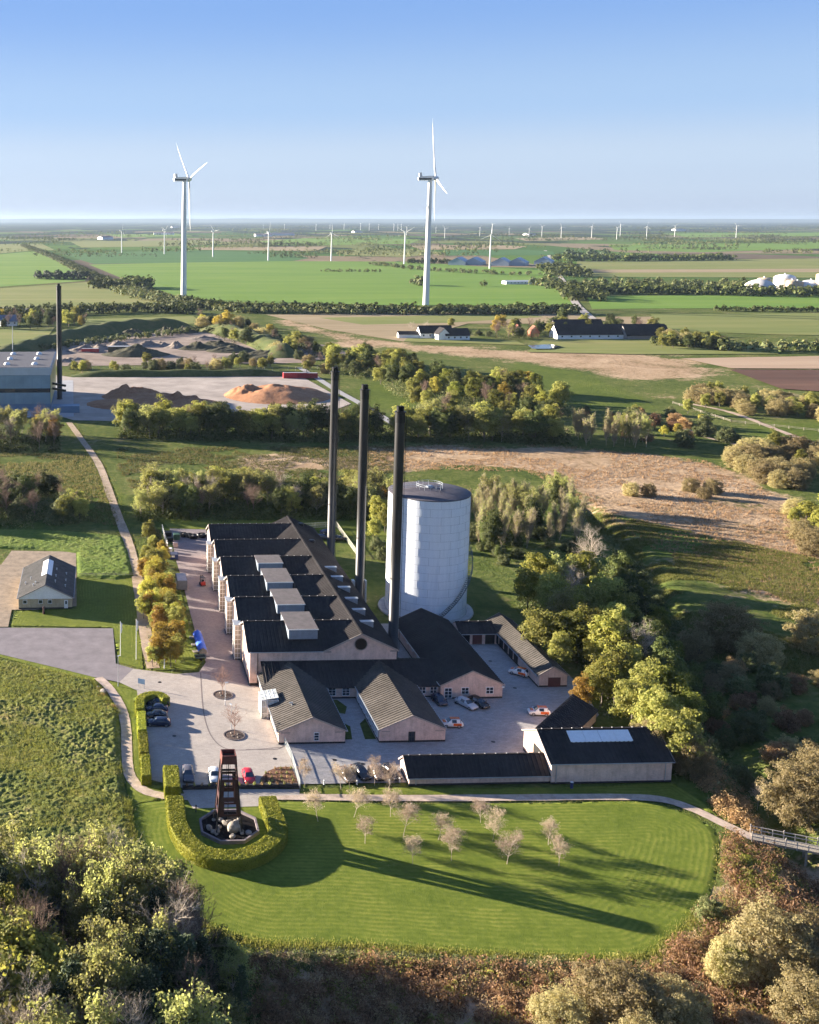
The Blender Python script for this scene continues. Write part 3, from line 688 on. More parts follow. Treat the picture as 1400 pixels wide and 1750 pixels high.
def gabled(root, x0, x1, y0, y1, eave, ridge, axis='y', over=0.35, wall=None, roof=None, clips=True, ends=(1, 1), plinth=True, pitch=0.75, eave2=None):
    """walls, plinth, two roof slopes, ridge and verge boards of a plain gabled building; axis = direction of the ridge"""
    wall = wall or M_brick; eave2 = eave if eave2 is None else eave2
    if axis == 'y': u0, u1, t0, t1 = x0, x1, y0, y1
    else: u0, u1, t0, t1 = y0, y1, x0, x1
    um = (u0 + u1) / 2 if eave == eave2 else u0 + (u1-u0) * (ridge-eave) / ((ridge-eave) + (ridge-eave2))
    dz = 0.12
    MB().prism([(u0, 0), (u1, 0), (u1, eave2-dz), (um, ridge-dz), (u0, eave-dz)], t0, t1, axis).build('wall', wall, root)
    if plinth:
        P3 = lambda u, t, z: (u, t, z) if axis == 'y' else (t, u, z)
        mb = MB(); e = 0.02
        a = P3(u0-e, t0-e, 0); b_ = P3(u1+e, t1+e, 0.32); mb.box(a[0], b_[0], a[1], b_[1], 0.0, 0.32); mb.build('plinth', M_plinth, root)
    s1 = (ridge-eave) / (um-u0); s2 = (ridge-eave2) / (u1-um)
    q = (lambda u, t, z: (u, t, z)) if axis == 'y' else (lambda u, t, z: (t, u, z))
    a0, a1 = t0 - over * ends[0], t1 + over * ends[1]
    roof_slope(root, q(u0-over, a0, eave-over*s1), q(u0-over, a1, eave-over*s1), q(um, a0, ridge), q(um, a1, ridge), roof, pitch)
    roof_slope(root, q(u1+over, a0, eave2-over*s2), q(u1+over, a1, eave2-over*s2), q(um, a0, ridge), q(um, a1, ridge), roof, pitch)
    if clips: ridge_caps(root, q(um, a0, ridge+0.04), q(um, a1, ridge+0.04))
    for t, e in ((a0, ends[0]), (a1, ends[1])):
        if not e: continue
        vb = MB(); sgn = -1 if t == a0 else 1
        tt = t + sgn * 0.03
        vb.bar(q(u0-over, tt, eave-over*s1-0.05), q(um, tt, ridge-0.03), 0.06, 0.24); vb.bar(q(u1+over, tt, eave2-over*s2-0.05), q(um, tt, ridge-0.03), 0.06, 0.24)
        vb.build('verge_board', M_verge, root)
    for u, e, s in ((u0-over-0.06, eave, s1), (u1+over+0.06, eave2, s2)):
        gt = MB(); gt.bar(q(u, a0, e-over*s-0.06), q(u, a1, e-over*s-0.06), 0.12, 0.12); gt.build('gutter', M_zinc, root)
    return um

# ---- the big brick hall with its row of cross gables
HX0, HX1, HY0, UNIT, NU = 29.4, 58.7, 204.0, 14.15, 6
HY1 = HY0 + UNIT * NU; ZE, ZR, RX = 7.2, 10.6, 51.5
SL = (ZR - ZE) / (UNIT / 2)
hall = thing('brick_hall', 'long pale brick hall with a row of dark cross gables beside the chimneys', 'building')
wl_ = MB(); wl_.box(HX0, HX1, HY0, HY1, 0, ZE - 0.15)
for i in range(NU):
    y0 = HY0 + UNIT * i; wl_.prism([(y0, ZE-0.15), (y0+UNIT, ZE-0.15), (y0+UNIT/2, ZR-0.16)], HX0, HX0 + 0.4, 'x')
hw = HX1 - RX
for y in (HY0, HY1 - 0.4):
    wl_.prism([(RX-hw, ZE-0.15), (RX+hw, ZE-0.15), (RX, ZR-0.16)], y, y + 0.4, 'y')
wl_.build('wall', M_brick, hall)
slab(hall, 'plinth', M_plinth, HX0-0.03, HX1+0.03, HY0-0.03, HY1+0.03, 0, 0.55)
for i in range(NU):
    y0 = HY0 + UNIT * i; yr = y0 + UNIT/2; ov = 0.35 if i == 0 else 0.0
    xs_ = RX - hw if i == 0 else RX
    roof_slope(hall, (HX0-0.45, y0-ov, ZE-ov*SL), (xs_, y0-ov, ZE-ov*SL), (HX0-0.45, yr, ZR-0.03), (xs_, yr, ZR-0.03))
    if i == 0: roof_slope(hall, (xs_+0.005, y0+0.6, ZE+0.6*SL), (RX, y0+0.6, ZE+0.6*SL), (xs_+0.005, yr, ZR-0.03), (RX, yr, ZR-0.03))
    ov = 0.35 if i == NU-1 else 0.0
    roof_slope(hall, (HX0-0.45, y0+UNIT+ov, ZE-ov*SL), (RX, y0+UNIT+ov, ZE-ov*SL), (HX0-0.45, yr, ZR-0.03), (RX, yr, ZR-0.03))
    ridge_caps(hall, (HX0-0.45, yr, ZR), (RX-0.2, yr, ZR), 1.7)
    vb = MB(); xx = HX0 - 0.5
    vb.bar((xx, y0+0.1, ZE), (xx, yr, ZR-0.05), 0.08, 0.3); vb.bar((xx, y0+UNIT-0.1, ZE), (xx, yr, ZR-0.05), 0.08, 0.3)
    vb.build('verge_board', M_verge, hall)
SLM = (ZR - ZE) / hw
roof_slope(hall, (RX-hw-0.02, HY0-0.45, ZE), (RX-hw-0.02, HY1+0.45, ZE), (RX, HY0-0.45, ZR), (RX, HY1+0.45, ZR))
roof_slope(hall, (HX1+0.4, HY0-0.45, ZE-0.4*SLM), (HX1+0.4, HY1+0.45, ZE-0.4*SLM), (RX, HY0-0.45, ZR), (RX, HY1+0.45, ZR))
MB().bar((RX, HY0-0.45, ZR+0.05), (RX, HY1+0.45, ZR+0.05), 0.4, 0.18).build('ridge_cap', M_roof, hall)
vb = MB()
for s in (-1, 1): vb.bar((RX+s*(hw+0.35), HY0-0.49, ZE-0.2), (RX, HY0-0.49, ZR-0.03), 0.08, 0.3)
vb.build('verge_board', M_verge, hall)
MB().box(RX-hw+0.1, RX-hw+1.3, HY0-0.12, HY0-0.003, ZE-0.55, ZE-0.2).build('corbel', M_verge, hall); MB().box(HX1-1.3, HX1+0.02, HY0-0.12, HY0-0.003, ZE-0.55, ZE-0.2).build('corbel', M_verge, hall)
MB().bar((HX0-0.4, HY0-0.42, ZE-0.22), (RX-hw-0.4, HY0-0.42, ZE-0.22), 0.14, 0.14).build('gutter', M_zinc, hall)
MB().bar((HX0+1.55, HY0-0.12, 0.5), (HX0+1.55, HY0-0.12, ZE-0.3), 0.12, 0.12).build('downpipe', M_black, hall)
MB().lathe([(1.28, 0), (1.28, 0.16), (1.15, 0.16), (1.15, 0.02)], 32, (RX, HY0-0.17, 8.35), 'y', False).build('round_window', M_verge, hall)
MB().lathe([(1.16, 0), (1.16, 0.08)], 32, (RX, HY0-0.1, 8.35), 'y').build('louvre_disc', M_black, hall)
# sheet-clad housings astride four ridges
for i in (0, 1, 2, 3):
    yr = HY0 + UNIT * (i + 0.5)
    y0, y1 = (yr - 5.2, yr + 4.4) if i < 3 else (yr - 5.6, yr + 0.4)
    b_ = slab(hall, 'roof_housing', plain('housing_sheet', (0.19, 0.23, 0.28), 0.55, 0.1, 0.12, 1.0), 37.4, 43.2, y0, y1, 8.75, 10.72)
    slab(b_, 'housing_lid', M_boxtop, 37.25, 43.35, y0-0.15, y1+0.15, 10.72, 10.84)
    MB().box(37.23, 43.37, y0-0.19, y0-0.152, 10.68, 10.86).build('lid_edge', M_white, b_)
    slab(b_, 'curb', M_roof, 37.7, 42.9, y0+0.4, y1-0.4, 7.4, 8.74)
# vents on the east slope
for k, (px, py) in enumerate(((553.3,970.5),(565.2,986.8),(578.4,1004.8),(591,1023.8),(604.3,1043),(617.5,1063.5))):
    x = 53.4; z = ZR - (x - RX) * SLM; y = g(px, py, z)[1]
    mb = MB(); x2 = x + 2.6; z2 = ZR - (x2-RX)*SLM
    mb.prism([(x, z), (x2, z2), (x2, z+0.05), (x, z+0.05)], y, y + 0.9, 'y')
    v = mb.build('roof_vent', M_zinc, hall); slab(v, 'vent_lid', M_zinc, x-0.1, x2+0.12, y-0.1, y+1.0, z+0.05, z+0.13)
for (px, py) in ((518, 897), (534, 926)):
    x = 54.5; z = ZR-(x-RX)*SLM; y = g(px, py, z)[1]
    MB().lathe([(0.9, -0.4), (0.9, 0.35), (0.6, 0.6)], 12, (x, y, z)).build('roof_fan', M_black, hall)
# glazed bays on the west front, one at each valley
for i in range(1, NU):
    yc = HY0 + UNIT * i + 0.1
    x0, x1, y0, y1, zt = 27.9, HX0, yc - 1.5, yc + 1.5, 7.6
    fr = MB()
    for xx in (x0, x1-0.16):
        for yy in (y0, y1-0.14): fr.box(xx, xx+0.14, yy, yy+0.14, 0.1, zt)
    for j in range(8):
        z = 0.45 + (zt-0.6) * j / 7
        fr.box(x0+0.14, x1, y0+0.02, y0+0.1, z-0.05, z+0.05); fr.box(x0+0.02, x0+0.1, y0+0.14, y1-0.14, z-0.05, z+0.05); fr.box(x0+0.14, x1, y1-0.1, y1-0.02, z-0.05, z+0.05)
    for t in (1, 2): fr.box(x0+0.03, x0+0.09, y0+t, y0+t+0.07, 0.1, zt-0.1)
    fr.box(x0+0.7, x0+0.77, y0+0.03, y0+0.09, 0.1, zt-0.1)
    f = fr.build('bay_window', M_white, hall)
    MB().box(x0+0.055, x1, y0+0.055, y1-0.055, 0.15, zt-0.05).build('pane', M_glass_sunglint, f)
    slab(f, 'bay_roof', M_zinc, x0-0.12, x1-0.003, y0-0.12, y1+0.12, zt, zt+0.12)
    slab(f, 'bay_base', M_plinth, x0-0.04, x1-0.035, y0-0.04, y1+0.04, 0, 0.12)
for i in range(NU):
    yr = HY0 + UNIT * (i + 0.5)
    MB().bar((HX0-0.14, yr+3.2, 0.5), (HX0-0.14, yr+3.2, 7.6), 0.12, 0.12).build('downpipe', M_black, hall)
    window(hall, (HX0, yr-2.6, 3.6), 1.5, 2.2, 'w', 2, 3); window(hall, (HX0, yr+1.4, 3.6), 1.5, 2.2, 'w', 2, 3)

# ---- office wings in front
wing1 = thing('office_wing', 'low brick wing with a glass porch nearest the parking lot', 'building', group='brick office wings with gables facing the lawn')
gabled(wing1, 31.2, 43.0, 179.7, 203.9, 2.55, 5.05, 'y', 0.3, clips=False, ends=(1, 0), roof=M_roofw)
window(wing1, (37.9, 179.7, 1.35), 0.95, 1.55, 's', 1, 3)
MB().box(31.6, 33.2, 179.62, 179.697, 2.05, 2.2).build('corbel', M_verge, wing1); MB().box(41.2, 42.7, 179.62, 179.697, 2.05, 2.2).build('corbel', M_verge, wing1)
MB().box(34.6, 34.85, 186.4, 186.65, 3.4, 4.6).box(34.2, 34.6, 186.45, 186.6, 4.35, 4.6).build('vent_pipe', M_zinc, wing1)
for k in range(6): window(wing1, (43.0, 182.2 + k*2.5, 1.5), 1.4, 1.4, 'e', 2, 2)
for k in range(2): window(wing1, (31.2, 182.5 + k*2.6, 1.4), 1.3, 1.3, 'w', 2, 2)
wing2 = thing('office_wing', 'low brick wing with a small dark doorway in its gable', 'building', group='brick office wings with gables facing the lawn')
gabled(wing2, 49.1, 60.9, 179.7, 203.9, 2.5, 5.0, 'y', 0.12, clips=False, ends=(1, 0), roof=M_roofw)
slab(wing2, 'recess_shade', M_dark, 54.3, 55.5, 179.63, 179.697, 0.0, 1.95)  # flat near-black slab paints the shade of the doorway on the wall
window(wing2, (54.9, 179.66, 1.0), 1.0, 1.8, 's', 2, 2, 'door', plain('dark_frame', (0.03, 0.03, 0.035), 0.5))
MB().box(49.5, 51.0, 179.62, 179.697, 2.0, 2.15).build('corbel', M_verge, wing2); MB().box(59.1, 60.6, 179.62, 179.697, 2.0, 2.15).build('corbel', M_verge, wing2)
for k in range(7): window(wing2, (49.1, 181.5 + k*2.25, 1.4), 1.6, 1.7, 'w', 2, 2, depth=0.2, bar=0.13)
link1 = thing('linking_range', 'low dark roofed range linking the wings to the hall', 'building')
MB().prism([(197.6, 0), (203.85, 0), (203.85, 4.75), (197.6, 2.35)], 43.05, 65.4, 'x').build('wall', M_brick, link1)
roof_slope(link1, (31.5, 197.2, 2.3), (65.4, 197.2, 2.3), (31.5, 203.95, 4.98), (65.4, 203.95, 4.98))
roof_slope(link1, (59.3, 209.5, 2.9), (65.4, 209.5, 2.9), (59.3, 203.95, 4.98), (65.4, 203.95, 4.98))
MB().box(59.2, 65.3, 203.9, 209.2, 0, 2.8).build('back_wall', M_brick, link1)
MB().bar((31.5, 203.9, 5.0), (65.4, 203.9, 5.0), 0.3, 0.16).build('ridge_cap', M_roof, link1)
for x in (44.5, 47.2): window(link1, (x, 197.6, 1.45), 1.5, 1.7, 's', 2, 3)
for x in (62.1, 64.3): window(link1, (x, 197.6, 1.45), 1.4, 1.4, 's', 2, 2)
slab(link1, 'plinth', M_plinth, 43.06, 65.35, 197.57, 203.8, 0, 0.3)
hall2 = thing('low_hall', 'broad low brick hall with a white door and two windows in its gable', 'building')
gabled(hall2, 65.5, 77.5, 196.7, 230.0, 2.95, 5.7, 'y', 0.3, clips=False)
window(hall2, (66.9, 196.7, 1.2), 1.5, 2.1, 's', 2, 3, 'door'); window(hall2, (70.2, 196.7, 1.6), 1.5, 1.4, 's', 2, 2); window(hall2, (75.0, 196.7, 1.6), 1.5, 1.4, 's', 2, 2)
slab(hall2, 'wall_lamp', M_white, 77.3, 77.75, 196.4, 196.68, 2.2, 2.4)
for k in range(3): window(hall2, (65.5, 212 + k*4, 2.1), 1.2, 0.7, 'w', 2, 1)
# glass porch
porch = thing('glass_porch', 'glass porch with white frame against the brick wing by the parking lot', 'porch')
fr = MB(); px0, px1, py0, py1, pz = 29.6, 32.8, 189.6, 193.4, 3.6
for xx in (px0, px0+1.05, px0+2.1, px1-0.1): fr.box(xx, xx+0.1, py0, py0+0.1, 0, pz); fr.box(xx, xx+0.1, py1-0.1, py1, 0, pz)
for k in range(4):
    yy = py0 + (py1-py0-0.1)*k/3; fr.box(px0+0.003, px0+0.103, yy, yy+0.1, 0, pz-0.003); fr.bar((px0, yy+0.05, pz+0.02), (px1, yy+0.05, pz+0.5), 0.08, 0.08)
for z in (1.0, 2.3, pz-0.05): fr.box(px0-0.003, px0+0.08, py0+0.1, py1-0.1, z, z+0.07); fr.box(px0+0.1, px1-0.1, py0-0.003, py0+0.08, z, z+0.07)
for k in range(1, 4):
    t = k/4; xx = px0+(px1-px0)*t; fr.bar((xx, py0, pz+0.03+0.48*t), (xx, py1, pz+0.03+0.48*t), 0.07, 0.07)
fr.build('frame', M_white, porch)
pg = MB().box(px0+0.04, px1, py0+0.04, py1-0.04, 0.05, pz-0.06); pg.build('side_glazing', plain('porch_glass', (0.42, 0.44, 0.42), 0.1, 0, 0.35, 0.9, spec=0.9), porch)
MB().add([(px0, py0, pz), (px1, py0, pz+0.48), (px1, py1, pz+0.48), (px0, py1, pz), (px0, py0, pz-0.04), (px1, py0, pz+0.44), (px1, py1, pz+0.44), (px0, py1, pz-0.04)], [(0,1,2,3),(7,6,5,4),(0,4,5,1),(1,5,6,2),(2,6,7,3),(3,7,4,0)]).build('roof_glazing', plain('porch_roof_glass', (0.45, 0.47, 0.44), 0.12, 0, 0.5, 1.6, spec=0.9), porch)

# ---- garages round the yard
gar_n = thing('garage_row', 'short garage row with brick pillars joining the low hall', 'garage')
gabled(gar_n, 77.9, 86.1, 223.3, 229.2, 2.55, 4.0, 'x', 0.3, clips=True, ends=(0, 0), plinth=False)
for x, m_ in ((79.2, M_dark), (81.9, M_door), (84.7, M_dark)): slab(gar_n, 'door', m_, x-1.05, x+1.05, 223.25, 223.297, 0.0, 2.15)  # the near-black ones paint the shade inside the garage openings
gar_e = thing('garage_range', 'long narrow garage range with open bays below the tall trees', 'garage')
gabled(gar_e, 86.4, 92.2, 201.3, 230.3, 2.6, 4.3, 'y', 0.3, clips=False, roof=M_roofw)
for k in range(5): slab(gar_e, 'bay_shade', M_dark, 86.35, 86.397, 211.8 + k*2.75, 213.9 + k*2.75, 0, 2.1)  # near-black sheets on the wall paint the shade of the open bays
slab(gar_e, 'door', M_door, 88.4, 90.9, 201.25, 201.297, 0, 1.95)
MB().bar((86.5, 201.2, 0.2), (86.5, 201.2, 2.4), 0.1, 0.1).build('downpipe', M_zinc, gar_e)
shed = thing('brick_shed', 'angled brick shed with one dark roof behind the barn', 'shed', (75.9, 176.1, 0), math.atan2(13.1, 12.4))
MB().prism([(0, 0), (0, 3.85), (-4.2, 2.35), (-4.2, 0)], 0, 17.5, 'x').build('wall', M_brick, shed)
roof_slope(shed, (-0.3, -4.55, 2.32), (17.8, -4.55, 2.32), (-0.3, 0.3, 4.05), (17.8, 0.3, 4.05))
slab(shed, 'plinth', M_plinth, -0.02, 17.52, -4.22, 0.02, 0, 0.25)
barn = thing('brick_barn', 'pale brick barn with a strip skylight above the lawn', 'barn')
gabled(barn, 73.6, 93.7, 164.6, 176.2, 3.75, 6.6, 'x', 0.3, clips=True)
slab(barn, 'barn_door', M_dark, 73.53, 73.597, 167.9, 171.6, 0, 3.6)
slab(barn, 'door_leaf', plain('pink_door', (0.45, 0.33, 0.27), 0.7), 73.45, 73.54, 171.7, 174.6, 0.1, 3.4)
sl_ = (6.6-3.75)/5.8
for k in range(4):
    x = 78.2 + k*2.65; f = MB()
    za = 3.75 + (168.0-164.6)*sl_; zb = 3.75 + (170.0-164.6)*sl_
    f.add([(x, 168.0, za+0.13), (x+2.6, 168.0, za+0.13), (x+2.6, 170.0, zb+0.13), (x, 170.0, zb+0.13), (x, 168.0, za-0.1), (x+2.6, 168.0, za-0.1), (x+2.6, 170.0, zb-0.1), (x, 170.0, zb-0.1)], [(0,1,2,3),(7,6,5,4),(0,4,5,1),(1,5,6,2),(2,6,7,3),(3,7,4,0)])
    f.build('skylight', plain('opal_skylight', (0.75, 0.76, 0.76), 0.3, 0, 0.05), barn)
[MB().bar((x_, 164.5, 0.3), (x_, 164.5, 3.5), 0.1, 0.1).build('downpipe', M_zinc, barn) for x_ in (92.6, 74.4)]
lowg = thing('low_store', 'long low brick store with a clipped dark roof beside the lawn path', 'store')
gabled(lowg, 50.2, 73.5, 164.9, 170.2, 1.55, 3.65, 'x', 0.25, clips=True, eave2=2.0)
MB().bar((51.3, 164.8, 0.2), (51.3, 164.8, 1.4), 0.1, 0.1).build('downpipe', M_zinc, lowg)

# ---- yellow brick house
house = thing('yellow_brick_house', 'yellow brick house with white gable and grey roof on the left', 'house')
um = gabled(house, -19.6, -6.9, 248.4, 270.6, 2.9, 6.0, 'y', 0.35, wall=M_ybrick, roof=M_roof2, clips=False)
gb = MB(); gb.prism([(-19.6, 2.45), (-6.9, 2.45), (-6.9, 2.62), (-13.25, 5.75), (-19.6, 2.62)], 248.3, 248.397, 'y'); gb.build('gable_cladding', M_white, house)
for x in (-18.1, -14.4, -12.2): window(house, (x, 248.4, 1.75), 1.0, 0.95, 's', 1, 1)
slab(house, 'door', M_white, -8.8, -7.9, 248.33, 248.397, 0.1, 2.1); slab(house, 'door_pane', M_glass, -8.55, -8.15, 248.3, 248.328, 1.1, 1.9)
s_ = 3.1/6.35
for sgn, w0, w1 in ((-1, 0.05, 1.35), (1, 0.05, 1.2)):
    a, b_ = um + sgn*w0, um + sgn*w1; za, zb = 6.0-s_*w0+0.12, 6.0-s_*w1+0.12
    y0, y1 = 256.2, 267.5
    MB().add([(a, y0, za), (b_, y0, zb), (b_, y1, zb), (a, y1, za), (a, y0, za-0.2), (b_, y0, zb-0.2), (b_, y1, zb-0.2), (a, y1, za-0.2)], [(0,1,2,3),(7,6,5,4),(0,4,5,1),(1,5,6,2),(2,6,7,3),(3,7,4,0)]).build('ridge_skylight', plain('opal_skylight', (0.75, 0.76, 0.76), 0.3), house)
vp = []
for sgn, u, y in ((1, 2.2, 253), (1, 2.2, 257), (1, 2.2, 262), (1, 4.6, 253), (1, 4.6, 257), (1, 4.6, 262), (-1, 3, 251.5), (-1, 2.5, 252.5), (-1, 4, 258), (-1, 5.2, 256)):
    z = 6.0 - s_*u
    MB().lathe([(0.13, -0.1), (0.13, 0.5), (0.2, 0.5), (0.2, 0.6)], 8, (um+sgn*u, y, z)).build('vent_pipe', M_galv, house)

# ---- storage tank
TX, TY, TR, TH_ = 77.1, 245.3, 9.35, 28.6
tank = thing('storage_tank', 'tall round white storage tank with a dark roof and top railing', 'tank', (TX, TY, 0))
def tank_mat():
    m, n, l, b = nt('tank_white'); tc = n.new('ShaderNodeTexCoord')
    mp = n.new('ShaderNodeMapping'); l.new(tc.outputs['Object'], mp.inputs[0]); mp.inputs['Scale'].default_value = (1.2, 1.2, 0.08)
    t = noise(n, l, mp.outputs[0], 1.0, 5, 0.65); r = ramp(n, [(0.3, (0.70, 0.74, 0.79)), (0.55, (0.80, 0.83, 0.87))]); l.new(t.outputs[0], r.inputs[0])
    sx = n.new('ShaderNodeSeparateXYZ'); l.new(tc.outputs['Object'], sx.inputs[0])
    t2 = noise(n, l, tc.outputs['Object'], 0.25, 5, 0.7, 0.5)
    al = n.new('ShaderNodeMapRange'); al.inputs[1].default_value = 13; al.inputs[2].default_value = 1; al.inputs[3].default_value = 0; al.inputs[4].default_value = 0.75; l.new(sx.outputs[2], al.inputs[0])
    al2 = n.new('ShaderNodeMapRange'); al2.inputs[1].default_value = -2; al2.inputs[2].default_value = 7; l.new(sx.outputs[0], al2.inputs[0])
    f = math_n(n, l, 'MULTIPLY', math_n(n, l, 'MULTIPLY', al.outputs[0], al2.outputs[0]), t2.outputs[0], True)
    c = mixc(n, l, f, r.outputs[0], (0.18, 0.27, 0.20)); l.new(c, b.inputs['Base Color'])
    b.inputs['Roughness'].default_value = 0.42
    return m
M_tank = tank_mat()
nco = 15
for k in range(nco):
    z0 = 0.3 + (TH_-0.3)*k/nco; z1 = 0.3 + (TH_-0.3)*(k+1)/nco
    r0 = TR - 0.004*(k % 2)
    MB().lathe([(r0, z0), (r0, z1-0.03)], 96, (0, 0, 0), 'z', False).build('shell_course', M_tank, tank, True); MB().lathe([(r0+0.012, z1-0.05), (r0+0.012, z1)], 96, (0, 0, 0), 'z', False).build('course_joint', plain('tank_joint', (0.42, 0.45, 0.48), 0.5), tank, True)
sm = MB()
for k in range(nco):
    for j in range(12):
        a = 2*math.pi*(j + 0.5*(k % 2))/12; z0 = 0.3 + (TH_-0.3)*k/nco; z1 = 0.3 + (TH_-0.3)*(k+1)/nco
        sm.bar(((TR+0.01)*math.cos(a), (TR+0.01)*math.sin(a), z0), ((TR+0.01)*math.cos(a), (TR+0.01)*math.sin(a), z1), 0.045, 0.045)
tag(sm.build('plate_seam', MATS['tank_joint'], tank), kind='stuff')
MB().lathe([(TR+0.08, TH_-0.1), (TR+0.1, TH_+0.05), (TR-0.1, TH_+0.12), (4, TH_+0.75), (0.05, TH_+1.0)], 96).build('roof', plain('tank_roof', (0.085, 0.075, 0.085), 0.7, 0, 0.15, 0.6), tank, True)
rl = MB()
for rr, z, a0, a1 in ((3.0, TH_+2.0, 0, 2*math.pi), (3.0, TH_+1.55, 0, 2*math.pi)):
    pts = [(rr*math.cos(a0+(a1-a0)*i/28), rr*math.sin(a0+(a1-a0)*i/28), z) for i in range(29)]
    rl.tube(pts, 0.05, 5, False)
for i in range(14):
    a = 2*math.pi*i/14; rl.bar((3*math.cos(a), 3*math.sin(a), TH_+0.75), (3*math.cos(a), 3*math.sin(a), TH_+2.0), 0.07)
for s in (-0.6, 0.6): rl.tube([(-3.0, s, TH_+2.0), (-TR+0.2, s, TH_+1.2)], 0.05, 5); rl.tube([(-3.0, s, TH_+1.5), (-TR+0.2, s, TH_+0.7)], 0.05, 5)
rl.build('railing', M_zinc, tank)
MB().lathe([(0.9, TH_+0.9), (0.9, TH_+1.3), (0.4, TH_+1.5)], 16).build('roof_hatch', M_zinc, tank)
MB().lathe([(TR+1.7, 0.0), (TR+1.6, 0.35), (TR+0.1, 0.36)], 48, close=False).build('foundation_ring', M_concrete, tank)
st = MB(); rail = []; a0, a1 = R(-95), R(40)
N = 60
for i in range(N+1):
    t = i/N; a = a0+(a1-a0)*t; z = 0.5+20*t; c, s = math.cos(a), math.sin(a)
    st.bar(((TR+0.12)*c, (TR+0.12)*s, z), ((TR+1.0)*c, (TR+1.0)*s, z), 0.3, 0.06)
    rail.append(((TR+1.02)*c, (TR+1.02)*s, z))
st.tube([(p[0], p[1], p[2]-0.1) for p in rail], 0.10, 5); st.tube([(p[0], p[1], p[2]+1.05) for p in rail], 0.05, 5)
for p in rail[::4]: st.bar(p, (p[0], p[1], p[2]+1.05), 0.06)
st.build('spiral_stair', plain('stair_steel', (0.10, 0.13, 0.15), 0.5, 0.4), tank)

# ---- three tall chimneys
def chimney(x, y, h, label, r=1.02, fins=False, group='tall black steel chimneys beside the brick hall'):
    t = thing('steel_chimney', label, 'chimney', (x, y, 0), 0, group)
    MB().lathe([(r*1.25, 0), (r*1.25, 0.5), (r*1.02, 0.52), (r, h*0.5), (r*0.97, h-3.2)], 28, close=False).build('shaft', M_greysteel, t, True)
    MB().lathe([(r*1.02, h-3.2), (r*1.02, h-1.2), (r*1.15, h-1.15), (r*1.15, h-0.95), (r*0.9, h-0.9), (0.05, h-0.88)], 28, close=False).build('collar', M_black, t)
    for k in range(4):
        a = math.pi/4 + math.pi/2*k
        MB().lathe([(0.36, h-1.0), (0.36, h+0.15), (0.29, h+0.15), (0.29, h-0.6)], 14, (0.48*math.cos(a), 0.48*math.sin(a), 0), 'z', False).build('flue', M_black, t)
    ld = MB(); a = R(-20); cx, cy = (r+0.22)*math.cos(a), (r+0.22)*math.sin(a); ux, uy = -math.sin(a)*0.22, math.cos(a)*0.22
    for s in (-1, 1): ld.bar((cx+s*ux, cy+s*uy, 2), (cx+s*ux, cy+s*uy, h-1), 0.05)
    for i in range(int(h/0.6)): ld.bar((cx-ux, cy-uy, 2+i*0.6), (cx+ux, cy+uy, 2+i*0.6), 0.04)
    ld.build('ladder', M_black, t)
    for z in (h*0.33, h*0.66): MB().lathe([(r*1.0, z-0.12), (r*1.06, z-0.1), (r*1.06, z+0.1), (r*1.0, z+0.12)], 28, close=False).build('flange', M_greysteel, t)
    if fins:
        MB().box(-1.75, -1.2, -0.6, 0.9, 0, 7.4).build('base_casing', M_galv, t); MB().box(1.2, 1.6, -0.6, 0.9, 0, 7.4).build('base_casing', M_galv, t)
    return t
chimney(60.7, 275.0, 53.9, 'tall black chimney farthest back behind the hall')
chimney(61.0, 244.6, 54.0, 'middle tall black chimney with pale casing at its foot', fins=True)
chimney(61.2, 215.6, 54.0, 'nearest tall black chimney standing before the white tank')

# ---- red steel tower sculpture over an octagonal basin
SX, SY = 19.1, 153.6
tower = thing('steel_tower', 'red brown tapering steel tower on four legs over the stone basin', 'sculpture', (SX, SY, 0))
HT = 12.2
def hwid(z): return 1.95 + (0.98-1.95)*z/HT
for sx_ in (-1, 1):
    for sy_ in (-1, 1):
        MB().bar((sx_*hwid(0.2), sy_*hwid(0.2), 0.2), (sx_*hwid(HT-1), sy_*hwid(HT-1), HT-1.0), 0.16).build('leg', M_black, tower)
        MB().lathe([(0.3, 0.0), (0.3, 0.35), (0.16, 0.5)], 10, (sx_*hwid(0.2), sy_*hwid(0.2), 0)).build('foot', M_rock, tower)
def face_panel(side, cells):
    mb = MB()
    for (u0, u1, z0, z1) in cells:
        vs = []
        for d in (0.0, 0.07):
            for (u, z) in ((u0, z0), (u1, z0), (u1, z1), (u0, z1)):
                w = hwid(z); a, b_ = u*(w-0.08), w - 0.02 - d
                vs.append({'s': (a, -b_, z), 'n': (a, b_, z), 'w': (-b_, a, z), 'e': (b_, a, z)}[side])
        mb.add(vs, [(0,1,2,3),(7,6,5,4),(0,4,5,1),(1,5,6,2),(2,6,7,3),(3,7,4,0)])
    return mb.build('panel', M_rust, tower)
for s in 'sn': face_panel(s, [(-1, 1, 2.9, 3.2), (-1, -0.5, 3.2, 5.1), (0.68, 1, 3.2, 5.1), (-1, 1, 5.1, 5.8), (-1, -0.6, 5.8, 8.1), (0.6, 1, 5.8, 8.1), (-1, 1, 8.1, 8.5)])
for s in 'we': face_panel(s, [(-1, 1, 2.9, 3.2), (-1, -0.36, 3.2, 5.0), (0.62, 1, 3.2, 5.0), (-1, 1, 5.0, 5.9), (-1, -0.48, 5.9, 8.0), (0.48, 1, 5.9, 8.0), (-1, 1, 8.0, 8.9), (-1, -0.3, 8.9, 10.9), (0.3, 1, 8.9, 10.9)])
for z in (8.9, 9.9):
    w = hwid(z)-0.1; mb = MB()
    for a, b_ in (((-w, -w), (w, -w)), ((w, -w), (w, w)), ((w, w), (-w, w)), ((-w, w), (-w, -w))): mb.bar((*a, z), (*b_, z), 0.12)
    mb.build('brace', M_black, tower)
